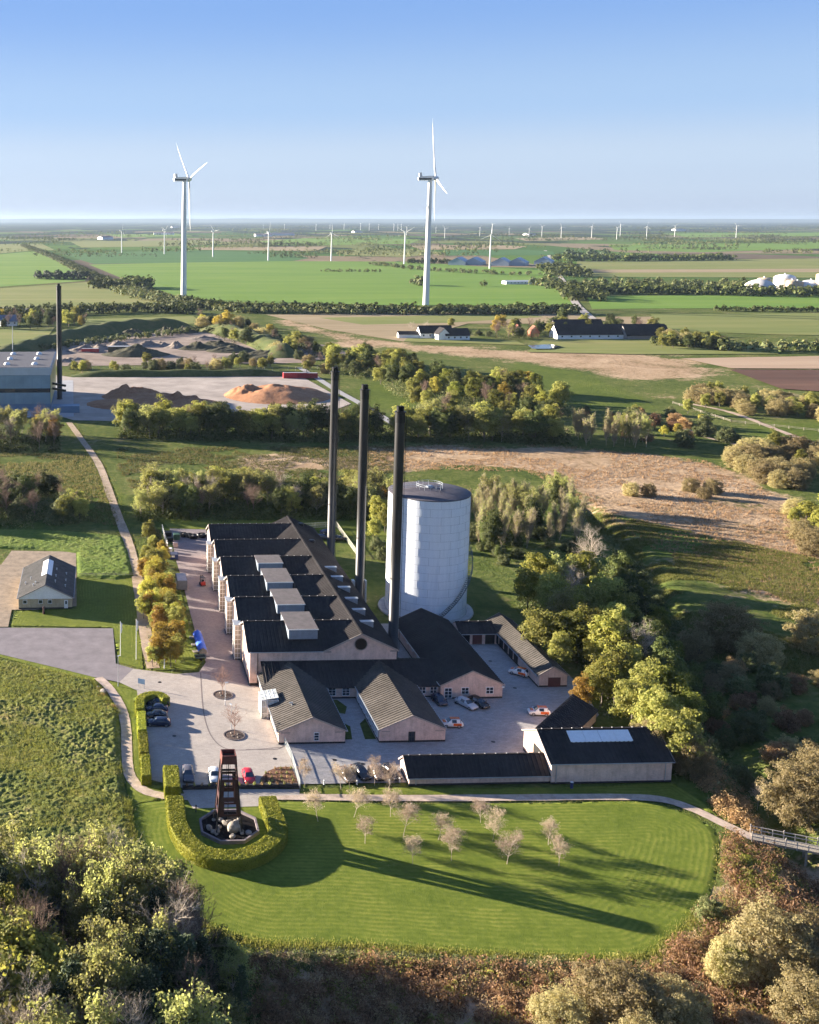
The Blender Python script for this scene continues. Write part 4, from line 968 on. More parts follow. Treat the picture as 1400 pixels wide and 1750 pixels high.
cap = MB(); w0, w1 = hwid(HT-1.3)+0.1, hwid(HT)+0.1
for a in range(4):
    c, s = math.cos(a*math.pi/2), math.sin(a*math.pi/2); rot = lambda x, y: (x*c-y*s, x*s+y*c)
    q = [(-w0, -w0, HT-1.3), (w0, -w0, HT-1.3), (w1, -w1, HT), (-w1, -w1, HT), (-w0+.12, -w0+.12, HT-1.3), (w0-.12, -w0+.12, HT-1.3), (w1-.12, -w1+.12, HT), (-w1+.12, -w1+.12, HT)]
    cap.add([(*rot(x, y), z) for x, y, z in q], [(0,1,2,3),(7,6,5,4),(0,4,5,1),(2,6,7,3)])
cap.build('cap', plain('bright_rust', (0.13, 0.04, 0.032), 0.55, 0, 0.2, 2), tower)
MB().box(-1.0, 1.0, -1.0, 1.0, HT-0.75, HT-0.65).build('cap_tray', M_greysteel, tower)
rd = MB().bar((0, 0, 1.0), (0, 0, HT-0.8), 0.10); rd.bar((-0.25, 0, 8.6), (-0.25, 0, HT-1), 0.06).bar((0.25, 0, 8.6), (0.25, 0, HT-1), 0.06); rd.build('centre_rod', M_black, tower)
basin = thing('stone_basin', 'octagonal dark basin with a grey stone rim under the steel tower', 'basin', (SX+0.2, SY+0.1, 0))
RO = 4.75
for k in range(8):
    a0 = math.pi/8 + k*math.pi/4; a1 = a0 + math.pi/4
    o0, o1 = Vector((RO*math.cos(a0), RO*math.sin(a0), 0)), Vector((RO*math.cos(a1), RO*math.sin(a1), 0)); i0, i1 = o0*0.93, o1*0.93
    zt = Vector((0, 0, 0.55)); MB().add([o0, o1, i1, i0, o0+zt, o1+zt, i1+zt, i0+zt], [(0,3,2,1),(4,5,6,7),(0,1,5,4),(1,2,6,5),(2,3,7,6),(3,0,4,7)]).build('rim_stone', plain('rim_granite', (0.20, 0.165, 0.17), 0.8, 0, 0.15, 2), basin)
MB().lathe([(RO*0.95, 0.0), (RO*0.94, 0.2), (0.01, 0.22)], 8, close=False).build('pool_floor', plain('wet_gravel', (0.014, 0.012, 0.012), 0.9, 0, 0.5, 4, 0.05, 0.05), basin).rotation_euler.z = math.pi/8
def rock(x, y, z, s, label, m_=None, seed=0):
    bm = bmesh.new(); bmesh.ops.create_icosphere(bm, subdivisions=3, radius=1.0); r_ = random.Random(seed)
    ax = [Vector((r_.uniform(-1, 1), r_.uniform(-1, 1), r_.uniform(-1, 1))).normalized() for _ in range(9)]; cut = [r_.uniform(0.55, 0.9) for _ in ax]
    for v in bm.verts:
        for a, c in zip(ax, cut):
            d = v.co.dot(a)
            if d > c: v.co -= a * (d - c) * 0.85
        v.co = Vector((v.co.x*s*r_.uniform(0.97, 1.03), v.co.y*s*0.85, v.co.z*s*0.7))
    me = bpy.data.meshes.new('boulder'); bm.to_mesh(me); bm.free(); me.materials.append(m_ or M_rock)
    o = link('boulder', me); o.location = (x, y, z); o.rotation_euler = (0, 0, r_.uniform(0, 6)); return tag(o, label, 'boulder', 'boulders in the basin')
ROCKS = [(0.8, -0.9, 1.2, 'largest boulder in the basin under the steel tower'), (-0.3, 0.4, 0.75, 'pale boulder behind the largest one in the basin'), (0.3, 0.9, 0.65, 'flat pale boulder at the back of the basin'), (1.3, 0.7, 0.6, 'pale boulder at the back right of the basin'), (-2.9, -0.5, 0.6, 'pale boulder at the left leg of the tower'), (-2.3, -1.6, 0.5, 'boulder near the front left leg of the tower'), (-1.6, -1.2, 0.4, 'small stone between the left leg and the largest boulder'), (0.4, -2.9, 0.55, 'pale stone at the front of the basin'), (2.9, -2.2, 0.6, 'grey stone at the right of the basin'), (-1.3, -0.3, 0.45, 'small pale stone in the middle of the basin'), (1.9, -1.4, 0.45, 'stone right beside the largest boulder'), (-0.9, 1.5, 0.5, 'stone at the very back of the basin')]
for i, (x, y, s, lb) in enumerate(ROCKS): rock(SX+x, SY+y, 0.25+s*0.35, s, lb, None if s != 0.6 or x < 2 else plain('blue_granite', (0.2, 0.2, 0.22), 0.8), i)
# ================================================================ vehicles, street furniture, far structures
def paint(name, c): return plain('paint_' + name, c, 0.22, 0.0, 0.04, 0.8, spec=0.6)
CARS = {}
def car_meshes(style):
    """body, glass and fittings of one body style, front towards +x, centred"""
    S = {'wagon': [(0, .32, .52, .56, .70, .62), (.12, .22, .66, .70, .84, .74), (.55, .2, .76, .80, .88, .80), (1.05, .2, .84, .90, .90, .80), (1.30, .2, .88, .95, .90, .76), (2.0, .2, .92, 1.40, .90, .62), (2.12, .2, .92, 1.43, .90, .63), (2.95, .2, .94, 1.46, .90, .63), (3.05, .2, .94, 1.46, .90, .63), (3.85, .2, .95, 1.42, .90, .61), (3.98, .2, .95, 1.38, .89, .60), (4.45, .22, .93, .99, .88, .70), (4.58, .3, .78, .84, .82, .70), (4.65, .38, .56, .60, .74, .64)],
         'hatch': [(0, .34, .56, .60, .68, .60), (.12, .24, .72, .76, .82, .72), (.5, .22, .84, .88, .87, .78), (.85, .22, .90, .96, .88, .78), (1.05, .22, .94, 1.02, .88, .74), (1.72, .22, .98, 1.48, .88, .60), (1.84, .22, .98, 1.51, .88, .61), (2.6, .22, 1.0, 1.54, .88, .61), (2.7, .22, 1.0, 1.54, .88, .61), (3.35, .22, 1.02, 1.47, .88, .58), (3.45, .22, 1.02, 1.43, .87, .57), (3.82, .24, .98, 1.04, .86, .68), (3.92, .32, .80, .86, .80, .68), (3.98, .4, .58, .62, .72, .62)],
         'sedan': [(0, .32, .52, .56, .70, .62), (.12, .22, .66, .70, .84, .74), (.6, .2, .76, .80, .88, .80), (1.15, .2, .84, .90, .89, .80), (1.40, .2, .88, .95, .89, .76), (2.05, .2, .91, 1.36, .89, .60), (2.15, .2, .91, 1.39, .89, .61), (2.8, .2, .93, 1.41, .89, .61), (2.9, .2, .93, 1.41, .89, .61), (3.3, .2, .94, 1.36, .89, .59), (3.4, .2, .94, 1.32, .89, .58), (3.95, .2, .93, .99, .88, .76), (4.4, .24, .88, .93, .84, .72), (4.5, .36, .58, .62, .74, .64)]}[style]
    L = S[-1][0]; rings = []
    for x, zb, zbelt, zt, w, wt in S:
        half = [(w*.86, zb), (w, zb+.12), (w*1.0, (zb+zbelt)/2), (w*.985, zbelt), (wt, zt-.05), (wt*.82, zt-.005), (0, zt+.015)]
        ring = [(L/2-x, -a, b) for a, b in half] + [(L/2-x, a, b) for a, b in half[-2::-1]]; rings.append(ring)
    n = len(rings[0]); v = [p for r in rings for p in r]; body, glass = [], []
    cab0 = 4
    for i in range(len(S)-1):
        for k in range(n-1):
            f = (i*n+k, i*n+k+1, (i+1)*n+k+1, (i+1)*n+k)
            side = k in (3, n-5); top = k in (4, 5, 6, 7)
            if side and i in (5, 6, 7, 8, 9) and i not in (5+0 if False else 99, 8) and i in (6, 7, 9) or (side and i == 6): glass.append(f)
            elif top and i == 4: glass.append(f)
            elif top and i == 10: glass.append(f)
            elif side and i in (5,): glass.append(f) if False else body.append(f)
            else: body.append(f)
    for e in (0, len(S)-1):
        fc = tuple(e*n+k for k in range(n)); body.append(fc if e else fc[::-1])
    body.append(tuple(i*n for i in range(len(S)))[::-1]) if False else None
    for i in range(len(S)-1): body.append((i*n, (i+1)*n, (i+1)*n+n-1, i*n+n-1))
    mb = MB(); mb.add(v, body); mg = MB(); mg.add(v, glass)
    out = {'L': L, 'body': mb, 'glass': mg}
    return out
def make_car(style, pm, name='parked_car'):
    key = (style, pm.name)
    if key not in CARS:
        d = car_meshes(style); L = d['L']; W_ = 0.86
        tyre = MB().lathe([(0.20, -0.10), (0.30, -0.11), (0.325, -0.07), (0.325, 0.07), (0.30, 0.11), (0.20, 0.10)], 18, (0, 0, 0), 'y', False).mesh('tyre', M_rubber, True)
        rim = MB().lathe([(0.21, -0.09), (0.19, 0.0), (0.06, 0.04), (0.21, 0.09), (0.02, 0.1)], 12, (0, 0, 0), 'y').mesh('rim', M_rim)
        # black lower edge and bumper inserts
        trim = MB(); trim.box(-L/2+.25, L/2-.25, -W_-.03, -W_+.02, .16, .26).box(-L/2+.25, L/2-.25, W_-.02, W_+.03, .16, .26).box(L/2-.06, L/2+.01, -.5, .5, .3, .45)
        mir = MB().box(0, .12, .9, 1.06, .92, 1.05).box(0, .12, -1.06, -.9, .92, 1.05)
        CARS[key] = dict(L=L, body=d['body'].mesh('body', pm, True), glass=d['glass'].mesh('windows', M_glass), tyre=tyre, rim=rim, trim=trim.mesh('sill_trim', M_black), mir=mir.mesh('mirror', pm),
            head=MB().box(-.1, .03, -.17, .17, -.07, .06).mesh('headlight', M_lamp_w), tail=MB().box(-.03, .08, -.13, .13, -.1, .1).mesh('taillight', M_lamp_r), plate=MB().box(-.01, .02, -.26, .26, -.06, .06).mesh('number_plate', M_white))
    return CARS[key]
def car(px, py, rz, style, pm, label, group=None, deco=None, pos=None):
    d = make_car(style, pm); x, y = pos or gp(px, py); t = thing('parked_car', label, 'car', (x, y, 0.02), R(rz), group); L = d['L']
    link('body', d['body'], t); link('windows', d['glass'], t); link('sill_trim', d['trim'], t)
    m = link('mirror', d['mir'], t); m.location = (L/2-(1.45 if style != 'hatch' else 1.15), 0, 0)
    for fx in (L/2-.82, -L/2+.85):
        for sy in (-1, 1):
            w = empty('wheel', (fx, sy*.80, .325)); w.parent = t; link('tyre', d['tyre'], w); link('rim', d['rim'], w)
    for sy in (-1, 1):
        h = link('headlight', d['head'], t); h.location = (L/2-.12, sy*.58, .62); tl = link('taillight', d['tail'], t); tl.location = (-L/2+.08, sy*.66, .80)
    p = link('number_plate', d['plate'], t); p.location = (-L/2-.01, 0, .5)
    if deco:    # service cars: orange wrap over the rear and the roof
        wm = MB(); wm.box(-L/2+.42, -.1, -.9, -.887, .42, .93).box(-L/2+.42, -.1, .887, .9, .42, .93).box(-L/2+.62, .35, -.5, .5, 1.545, 1.562).box(.95, L/2-.3, -.55, .55, .985, .995) if style == 'hatch' else None
        wm.build('livery', deco, t)
    return t
P_black, P_navy, P_grey, P_white, P_red, P_silver, P_brown = paint('black', (.012, .013, .016)), paint('navy', (.012, .02, .05)), paint('grey', (.10, .095, .11)), paint('white', (.72, .72, .70)), paint('red', (.42, .02, .035)), paint('silver', (.45, .46, .48)), paint('bronze', (.16, .12, .10))
P_orange = paint('orange', (.62, .12, .02))
gl = 'dark cars parked in the row by the hooked hedge'
car(269, 1204, 176, 'wagon', P_black, 'black estate car parked first in the row under the hooked hedge', gl)
car(267, 1215, 177, 'sedan', P_navy, 'dark blue saloon car second in the row under the hooked hedge', gl)
car(266, 1226, 176, 'sedan', P_black, 'black saloon car third in the row under the hooked hedge', gl)
car(270.5, 1239, 175, 'wagon', P_navy, 'long dark estate car last in the row, farthest from the hooked hedge', gl)
car(321.5, 1328, -92, 'wagon', P_grey, 'dark grey car parked beside the thick hedge block')
car(366.5, 1331, -91, 'hatch', P_white, 'white car parked behind the steel tower')
car(425, 1333, -88, 'hatch', P_red, 'red hatchback parked beside the planting bed')
car(592, 1329, -78, 'sedan', P_brown, 'dark bronze car parked at the left of the small car park')
car(617, 1325, -75, 'wagon', P_black, 'black estate car second in the small car park')
car(644, 1327, -80, 'hatch', P_brown, 'brown small car half hidden by a young tree in the small car park')
car(668, 1325, -72, 'wagon', P_black, 'black car parked next to the end of the low store')
car(772, 1241, 176, 'hatch', P_white, 'white and orange service car beside the brick wing', 'white and orange service cars in the courtyard', P_orange)
car(921, 1221, 172, 'hatch', P_white, 'white and orange service car in the middle of the yard', 'white and orange service cars in the courtyard', P_orange)
car(887, 1153, 140, 'hatch', P_white, 'white and orange service car beside the garage range', 'white and orange service cars in the courtyard', P_orange)
car(797, 1207, -62, 'wagon', P_silver, 'silver estate car parked below the gable windows')
car(818, 1205, -66, 'wagon', P_black, 'black car next to the silver estate car')
car(751, 1201, -80, 'hatch', P_navy, 'dark blue car in the corner by the white door')
car(551, 921, 5, 'wagon', P_navy, 'dark blue car parked behind the hall by the farthest chimney')
car(580, 923, 8, 'wagon', P_black, 'black car behind the farthest chimney')
car(560, 912, 4, 'sedan', P_navy, 'blue saloon car farthest behind the hall')

# ---- lamps, flags, signs
def street_lamp(px, py, h, label, ang=0.0):
    x, y = gp(px, py); t = thing('street_lamp', label, 'lamp', (x, y, 0), ang, 'street lamps of the parking lot')
    MB().lathe([(.09, 0), (.08, 1.0), (.05, 1.05), (.04, h)], 10).build('pole', M_galv, t)
    MB().box(-.1, .55, -.12, .12, h, h+.1).build('lamp_head', M_galv, t); MB().box(.05, .5, -.09, .09, h-.02, h-.001).build('lens', M_lamp_w, t); return t
street_lamp(384.8, 1206, 4.6, 'slim street lamp beside the farther round bed'); street_lamp(395.5, 1246, 4.6, 'slim street lamp beside the nearer round bed', 2)
street_lamp(202, 1173, 6.2, 'tall street lamp at the bend of the asphalt road', 1.0)
for px, py, h, lb in ((206, 1121, 7.6, 'white flagpole nearer the asphalt road with hanging pennant'), (233, 1127, 8.8, 'white flagpole beside the dirt track with hanging pennant')):
    x, y = gp(px, py); t = thing('flagpole', lb, 'flagpole', (x, y, 0), 0, 'white flagpoles')
    MB().lathe([(.09, 0), (.05, h)], 10).build('pole', M_white, t); MB().lathe([(.01, h), (.09, h+.06), (.01, h+.16)], 8).build('finial', M_cap, t)
    pn = MB(); L_ = 2.6; pts = [(0.05, 0, h-.15), (.42, .12, h-.5), (.34, -.1, h-1.2), (.38, .1, h-1.8), (.22, 0, h-L_), (.05, 0, h-L_+.2)]
    pn.prism([(p[0], p[2]) for p in pts], -.03, .05, 'y'); pn.build('pennant', M_white, t)
def post(px, py, h, w, label, name='bollard', m_=None, cat='post', group=None):
    x, y = gp(px, py); o = MB().lathe([(w, 0), (w*.95, h*.8), (w*1.1, h*.82), (w*1.1, h*.96), (w*.4, h)], 10).build(name, m_ or M_white); o.location = (x, y, 0); return tag(o, label, cat, group)
post(281, 1142, 2.0, .12, 'white post at the foot of the last autumn tree')
for i, (px, py) in enumerate(((554, 1341), (610, 1341), (666, 1340), (683, 1337))): post(px, py, .8, .13, 'white bollard before the small car park, %s from left' % ordw(i), group='white bollards before the small car park')
post(335, 1388, 1.2, .10, 'small dark post inside the horseshoe hedge', m_=M_black)
x, y = gp(242, 1176); t = thing('road_sign', 'small blue and white sign board at the end of the hooked hedge', 'sign', (x, y, 0), -0.5)
MB().box(-.65, -.57, -.04, .04, 0, 1.9).box(.57, .65, -.04, .04, 0, 1.9).build('sign_post', M_galv, t); MB().box(-.75, .75, -.09, -.045, .9, 1.95).build('sign_board', plain('sign_blue', (.20, .30, .45), .4), t)
# round tree beds
for i, (x, y) in enumerate(PLANTER if 'PLANTER' in globals() else [gp(381,1188), gp(400.5,1257)]):
    t = thing('tree_bed', 'round tree bed with stones %s' % ('nearer the hall corner' if i == 0 else 'in the middle of the parking lot'), 'planter', (x, y, 0), 0, 'round tree beds')
    MB().lathe([(1.95, 0), (1.95, .14), (1.75, .14), (1.75, .05)], 40, close=False).build('kerb', plain('bed_kerb', (.12, .10, .10), .8), t); MB().lathe([(1.76, .02), (1.76, .07), (.02, .16)], 40, close=False).build('soil', plain('bed_soil', (.075, .05, .04), .95, 0, .3, 3, .04), t)
    for k, (a, r_) in enumerate(((.3, .7), (2.2, .8), (4.0, .6), (5.2, 1.1))): o = rock(x+r_*math.cos(a), y+r_*math.sin(a), .15, .22, 'pale stone in the %s round tree bed, %s clockwise' % (('farther', 'nearer')[i], ordw(k)), None, 60+k)
# planting bed and low wall
M_mulch = plain('bark_mulch', (.16, .075, .04), .95, 0, .35, 2.5, .05)
bed = [gp(*p) for p in ((441,1347),(446,1330),(458,1318),(476,1311),(498,1311),(506,1328),(512,1347))]
sheet('planting_bed', bed, 0.055, M_mulch, 'structure', True)
def low_wall():
    a, b_ = gp(312, 1350), gp(512, 1350); t = thing('low_wall', 'long low dark wall between parking lot and path', 'wall')
    n = 18
    for k in range(n):
        x0 = a[0]+(b_[0]-a[0])*k/n; x1 = a[0]+(b_[0]-a[0])*(k+1)/n-.02; MB().box(x0, x1, a[1]-.05, a[1]+.45, 0, .62).build('wall_block', plain('wall_unlit', (.035, .03, .03), .9), t)  # near-black colour puts the shade of the unlit south side on the blocks
    return a, b_
wa, wb_ = low_wall()
def tuft_mesh(rg, n=70, h=.6, r=.3, leaf=.06):
    d = rand_dirs(n, rg); d[:, 2] = np.abs(d[:, 2]); p = d*rg.uniform(.3, 1, n)[:, None]*np.array([r, r, h]); return p, d
# ================================================================ trees, hedges, scrub
L_olive = leafmat('leaf_olive', (0.112, 0.126, 0.032), (0.233, 0.233, 0.061), (0.386, 0.345, 0.112))
L_ygreen = leafmat('leaf_yellow_green', (0.104, 0.123, 0.028), (0.222, 0.217, 0.047), (0.360, 0.306, 0.086))
L_gold = leafmat('leaf_gold', (0.169, 0.113, 0.025), (0.304, 0.201, 0.040), (0.421, 0.315, 0.079))
L_orange = leafmat('leaf_orange', (0.187, 0.148, 0.032), (0.328, 0.256, 0.055), (0.397, 0.387, 0.088))
L_dark = leafmat('leaf_dark', (0.029, 0.041, 0.012), (0.064, 0.078, 0.020), (0.121, 0.129, 0.031), 0.2)
L_green = leafmat('leaf_green', (0.069, 0.090, 0.019), (0.148, 0.157, 0.033), (0.250, 0.228, 0.049))
L_pine = leafmat('needle_dark', (0.022, 0.035, 0.020), (0.048, 0.064, 0.031), (0.093, 0.106, 0.050), 0.1)
L_willow = leafmat('leaf_willow', (0.159, 0.137, 0.062), (0.287, 0.239, 0.124), (0.431, 0.349, 0.200))
L_pale = leafmat('leaf_pale', (0.160, 0.164, 0.058), (0.244, 0.241, 0.090), (0.338, 0.339, 0.128))
L_brown = leafmat('leaf_brown', (0.109, 0.072, 0.039), (0.267, 0.167, 0.092), (0.486, 0.311, 0.183))
L_straw = leafmat('leaf_straw', (0.173, 0.119, 0.065), (0.302, 0.199, 0.119), (0.432, 0.299, 0.194))
L_hedge = leafmat('leaf_hedge', (0.132, 0.158, 0.022), (0.263, 0.273, 0.035), (0.439, 0.404, 0.062), 0.2)
L_scrub = leafmat('leaf_scrub', (0.049, 0.069, 0.026), (0.098, 0.117, 0.041), (0.195, 0.171, 0.073), 0.2)

def quads_at(pos, nrm, size, rg, aspect=0.75):
    """one leaf-sized face at each position"""
    n = len(pos); a = rg.normal(size=(n, 3)); t = np.cross(nrm, a); t /= np.linalg.norm(t, axis=1, keepdims=True) + 1e-9
    b = np.cross(nrm, t); b /= np.linalg.norm(b, axis=1, keepdims=True) + 1e-9
    s = (size * rg.uniform(0.6, 1.3, n))[:, None] if np.isscalar(size) else (size * rg.uniform(0.6, 1.3, n))[:, None]
    v = np.stack([pos - t*s - b*s*aspect*0.6, pos + t*s*0.8 - b*s*aspect, pos + t*s + b*s*aspect*0.7, pos - t*s*0.7 + b*s*aspect], 1).reshape(-1, 3)
    return v, np.arange(4*n).reshape(-1, 4)
def crown_leaves(rg, cz, rx, rz, clumps, per, leaf, csize=(0.9, 1.5), shell=(0.45, 1.0), flat=0.0, power=1.0):
    d = rand_dirs(clumps * 3, rg); d = d[d[:, 2] > -0.75][:clumps]
    lob = 1 + 0.22 * np.sin(3 * np.arctan2(d[:, 1], d[:, 0]) + rg.uniform(0, 6)) * np.cos(2.3 * d[:, 2] + rg.uniform(0, 6)) + rg.normal(0, 0.1, len(d))
    r = rg.uniform(shell[0] ** 2, shell[1] ** 2, len(d)) ** 0.5 * lob
    c = d * r[:, None] * np.array([rx, rx, rz]) + np.array([0, 0, cz])
    c[:, 2] = np.maximum(c[:, 2], csize[0] * 0.5)
    P_, N_ = [], []
    for ci in c:
        rad = rg.uniform(*csize); k = int(per * rg.uniform(0.6, 1.4)); dd = rand_dirs(k, rg)
        dd[:, 2] = np.where(rg.random(k) < 0.6, np.abs(dd[:, 2]), dd[:, 2])
        P_.append(ci + dd * rad * rg.uniform(0.55, 1.05, k)[:, None] * np.array([1, 1, 0.75]))
        out = (ci - np.array([0, 0, cz - rz*0.4])); out /= np.linalg.norm(out) + 1e-6
        nn = dd * 0.9 + out * 0.5 + rand_dirs(k, rg) * 0.7; N_.append(nn / np.linalg.norm(nn, axis=1, keepdims=True))
    return quads_at(np.concatenate(P_), np.concatenate(N_), leaf, rg)
def sticks(segs, n=3):
    """tapered three-sided limbs from (a, b, r0, r1)"""
    S = np.array([np.concatenate([a, b, [r0, r1]]) for a, b, r0, r1 in segs]); a = S[:, :3]; b = S[:, 3:6]
    d = b - a; d /= np.linalg.norm(d, axis=1, keepdims=True) + 1e-9
    ref = np.where(np.abs(d[:, 2:3]) < 0.9, np.array([[0, 0, 1.0]]), np.array([[1.0, 0, 0]])); u = np.cross(d, ref); u /= np.linalg.norm(u, axis=1, keepdims=True); w = np.cross(d, u)
    vs = []
    for p, r in ((a, S[:, 6:7]), (b, S[:, 7:8])):
        for k in range(n):
            an = 2*math.pi*k/n; vs.append(p + (u*math.cos(an) + w*math.sin(an)) * r)
    v = np.stack(vs, 1).reshape(-1, 3); base = np.arange(len(S))[:, None] * 2 * n
    q = np.concatenate([base + np.array([[k, (k+1) % n, n+(k+1) % n, n+k]]) for k in range(n)])
    return v, q
def branch_tree(rg, h=10.0, spread=0.42, levels=4, kids=(5, 4, 4), first=0.22, r0=0.14, up=0.45, klen=1.0):
    segs = []
    def grow(p, d, L, r, lev):
        steps = 3 if lev < 2 else 2; pts = [p]
        for i in range(steps):
            d = d + rg.normal(0, 0.10 + 0.05*lev, 3); d[2] += up * 0.12; d /= np.linalg.norm(d)
            q = pts[-1] + d * L / steps; segs.append((pts[-1], q, r*(1-0.6*i/steps), r*(1-0.6*(i+1)/steps))); pts.append(q)
        if lev >= levels - 1: return
        k = kids[min(lev, len(kids)-1)]
        for j in range(k):
            t = rg.uniform(first if lev == 0 else 0.25, 1.0); i = min(int(t*steps), steps-1); bp = pts[i] + (pts[i+1]-pts[i])*(t*steps-i)
            az = 2*math.pi*(j + rg.uniform(-.3, .3))/k + lev; side = np.array([math.cos(az), math.sin(az), 0]) - d * (math.cos(az)*d[0]+math.sin(az)*d[1])
            side /= np.linalg.norm(side)+1e-6
            nd = d * rg.uniform(0.45, 0.8) + side * spread * rg.uniform(1.1, 1.8) + np.array([0, 0, up*0.4]); nd /= np.linalg.norm(nd)
            grow(bp, nd, L * rg.uniform(0.42, 0.62) * ((1.15 - 0.5*t)*klen if lev == 0 else 1), r * 0.5, lev+1)
    grow(np.zeros(3), np.array([0, 0, 1.0]), h*0.78, r0, 0)
    return segs
def trunk_mesh(rg, h=10.0, top=0.75, r=0.22, limbs=7):
    segs = []; p = np.array([0, 0, -0.3]); n = 5
    pts = [p]
    for i in range(n):
        q = pts[-1] + np.array([rg.normal(0, .18), rg.normal(0, .18), h*top/n]); segs.append((pts[-1], q, r*(1-.75*i/n), r*(1-.75*(i+1)/n))); pts.append(q)
    for j in range(limbs):
        b = pts[rg.integers(1, n)]; az = rg.uniform(0, 6.3); e = b + np.array([math.cos(az)*2.0, math.sin(az)*2.0, rg.uniform(1, 2.4)]); segs.append((b, e, r*.4, r*.1))
    return sticks(segs, 6)
PROTO = {}
def proto(kind, crown_v, crown_q, cmat, tv, tq, tmat, extra=None):
    PROTO.setdefault(kind, []).append((npmesh('crown', crown_v, quads=crown_q, mat=cmat), npmesh('trunk', tv, quads=tq, mat=tmat) if tv is not None else None, extra))
M_birch = plain('birch_bark', (0.38, 0.31, 0.22), 0.85, 0, 0.3, 3)
for s in range(3):
    rg = np.random.default_rng(100+s)
    for kind, cm, args in (('leafy', L_olive, (5.9, 3.4, 4.3, 85, 95, 0.165)), ('yellowgreen', L_ygreen, (5.8, 3.3, 4.3, 85, 95, 0.165)), ('gold', L_gold, (5.6, 3.0, 4.2, 75, 90, 0.16)), ('orange', L_orange, (5.4, 3.3, 4.2, 75, 90, 0.16)),
                           ('green', L_green, (5.7, 3.3, 4.4, 90, 95, 0.165)), ('dark', L_dark, (5.4, 3.2, 4.6, 100, 110, 0.14))):
        if s == 2 and kind in ('gold',): continue
        cv, cq = crown_leaves(rg, *args); tv, tq = trunk_mesh(rg); proto(kind, cv, cq, cm, tv, tq, M_bark)
    # pines: ragged tiers
    P_, N_ = [], []
    for t in range(12):
        z = 2.2 + 7.6*t/11; rr = 2.5*(1-(t/12.5)**1.3) + 0.35
        for a in range(7):
            an = rg.uniform(0, 6.3); ln = rr*rg.uniform(0.6, 1.1); k = 42; u = rg.random(k)**0.7
            base = np.stack([np.cos(an)*ln*u, np.sin(an)*ln*u, np.full(k, z)-0.25*u*ln+rg.normal(0, .1, k)], 1) + rg.normal(0, 0.2, (k, 3)); P_.append(base)
            nn = rand_dirs(k, rg) + np.array([0, 0, 0.8]); N_.append(nn/np.linalg.norm(nn, axis=1, keepdims=True))
    cv, cq = quads_at(np.concatenate(P_), np.concatenate(N_), 0.16, rg, 0.5); tv, tq = trunk_mesh(rg, top=0.95, limbs=0); proto('pine', cv, cq, L_pine, tv, tq, M_bark)
    # willow bushes: domes of fine upright shoots down to the ground (nominal height 10, wide)
    cv, cq = crown_leaves(rg, 3.4, 5.6, 5.8, 420, 60, 0.12, (0.6, 1.25), (0.62, 1.0)); tv, tq = trunk_mesh(rg, top=0.5); proto('willow', cv, cq, L_willow, tv, tq, M_bark)
    cv, cq = crown_leaves(rg, 3.2, 5.0, 5.6, 150, 80, 0.18, (0.9, 1.7), (0.55, 1.0)); proto('shrub', cv, cq, L_scrub, *trunk_mesh(rg, top=0.5), M_bark)
    cv, cq = crown_leaves(rg, 3.0, 5.2, 5.4, 140, 70, 0.18, (0.9, 1.9), (0.5, 1.0)); proto('brownbush', cv, cq, L_brown, *trunk_mesh(rg, top=0.5), M_bark)
    # bare trees: twigs are the crown
    def bare(kind, mat, leafm=None, nl=0, **kw):
        segs = branch_tree(rg, **kw); big = [x for x in segs if x[2] > 0.04]; fine = [x for x in segs if x[2] <= 0.04]
        fv, fq = sticks(fine, 3); bv, bq = sticks(big, 5)
        if nl:
            tips = np.array([x[1] for x in fine]); pk = tips[rg.integers(0, len(tips), nl)] + rg.normal(0, 0.22, (nl, 3)); lv, lq = quads_at(pk, rand_dirs(nl, rg), 0.13, rg)
            me = npmesh('crown', np.concatenate([fv, lv]), quads=np.concatenate([fq, lq + len(fv)]), mat=mat); me.materials.append(leafm)
            mi = np.zeros(len(me.polygons), np.int32); mi[len(fq):] = 1; me.polygons.foreach_set('material_index', mi)
        else: me = npmesh('crown', fv, quads=fq, mat=mat)
        PROTO.setdefault(kind, []).append((me, npmesh('trunk', bv, quads=bq, mat=mat), None))
    bare('bare', M_twig, levels=5, kids=(15, 6, 5, 4), spread=0.45, r0=0.12, first=0.2)
    bare('brownbare', M_twigbr, levels=5, kids=(15, 6, 5, 4), spread=0.36, r0=0.12, up=0.7)
    bare('pale', M_twig, L_pale, 5200, levels=5, kids=(14, 6, 4, 3), spread=0.45, r0=0.12)
    bare('poplar', M_birch, L_pale, 700, levels=4, kids=(46, 9, 5), spread=0.42, r0=0.10, up=1.1, first=0.10, klen=0.62)
    bare('young', plain('pale_pink_twig', (0.46, 0.37, 0.30), 0.9), leafmat('leaf_blush', (0.20, 0.15, 0.11), (0.29, 0.225, 0.17), (0.38, 0.30, 0.23)), 1000, levels=5, kids=(18, 7, 5, 3), spread=0.58, r0=0.09, first=0.34, up=0.6)
    bare('redbare', plain('red_twig', (0.27, 0.16, 0.12), 0.9), levels=5, kids=(14, 6, 5, 3), spread=0.55, r0=0.11, first=0.36, up=0.6)
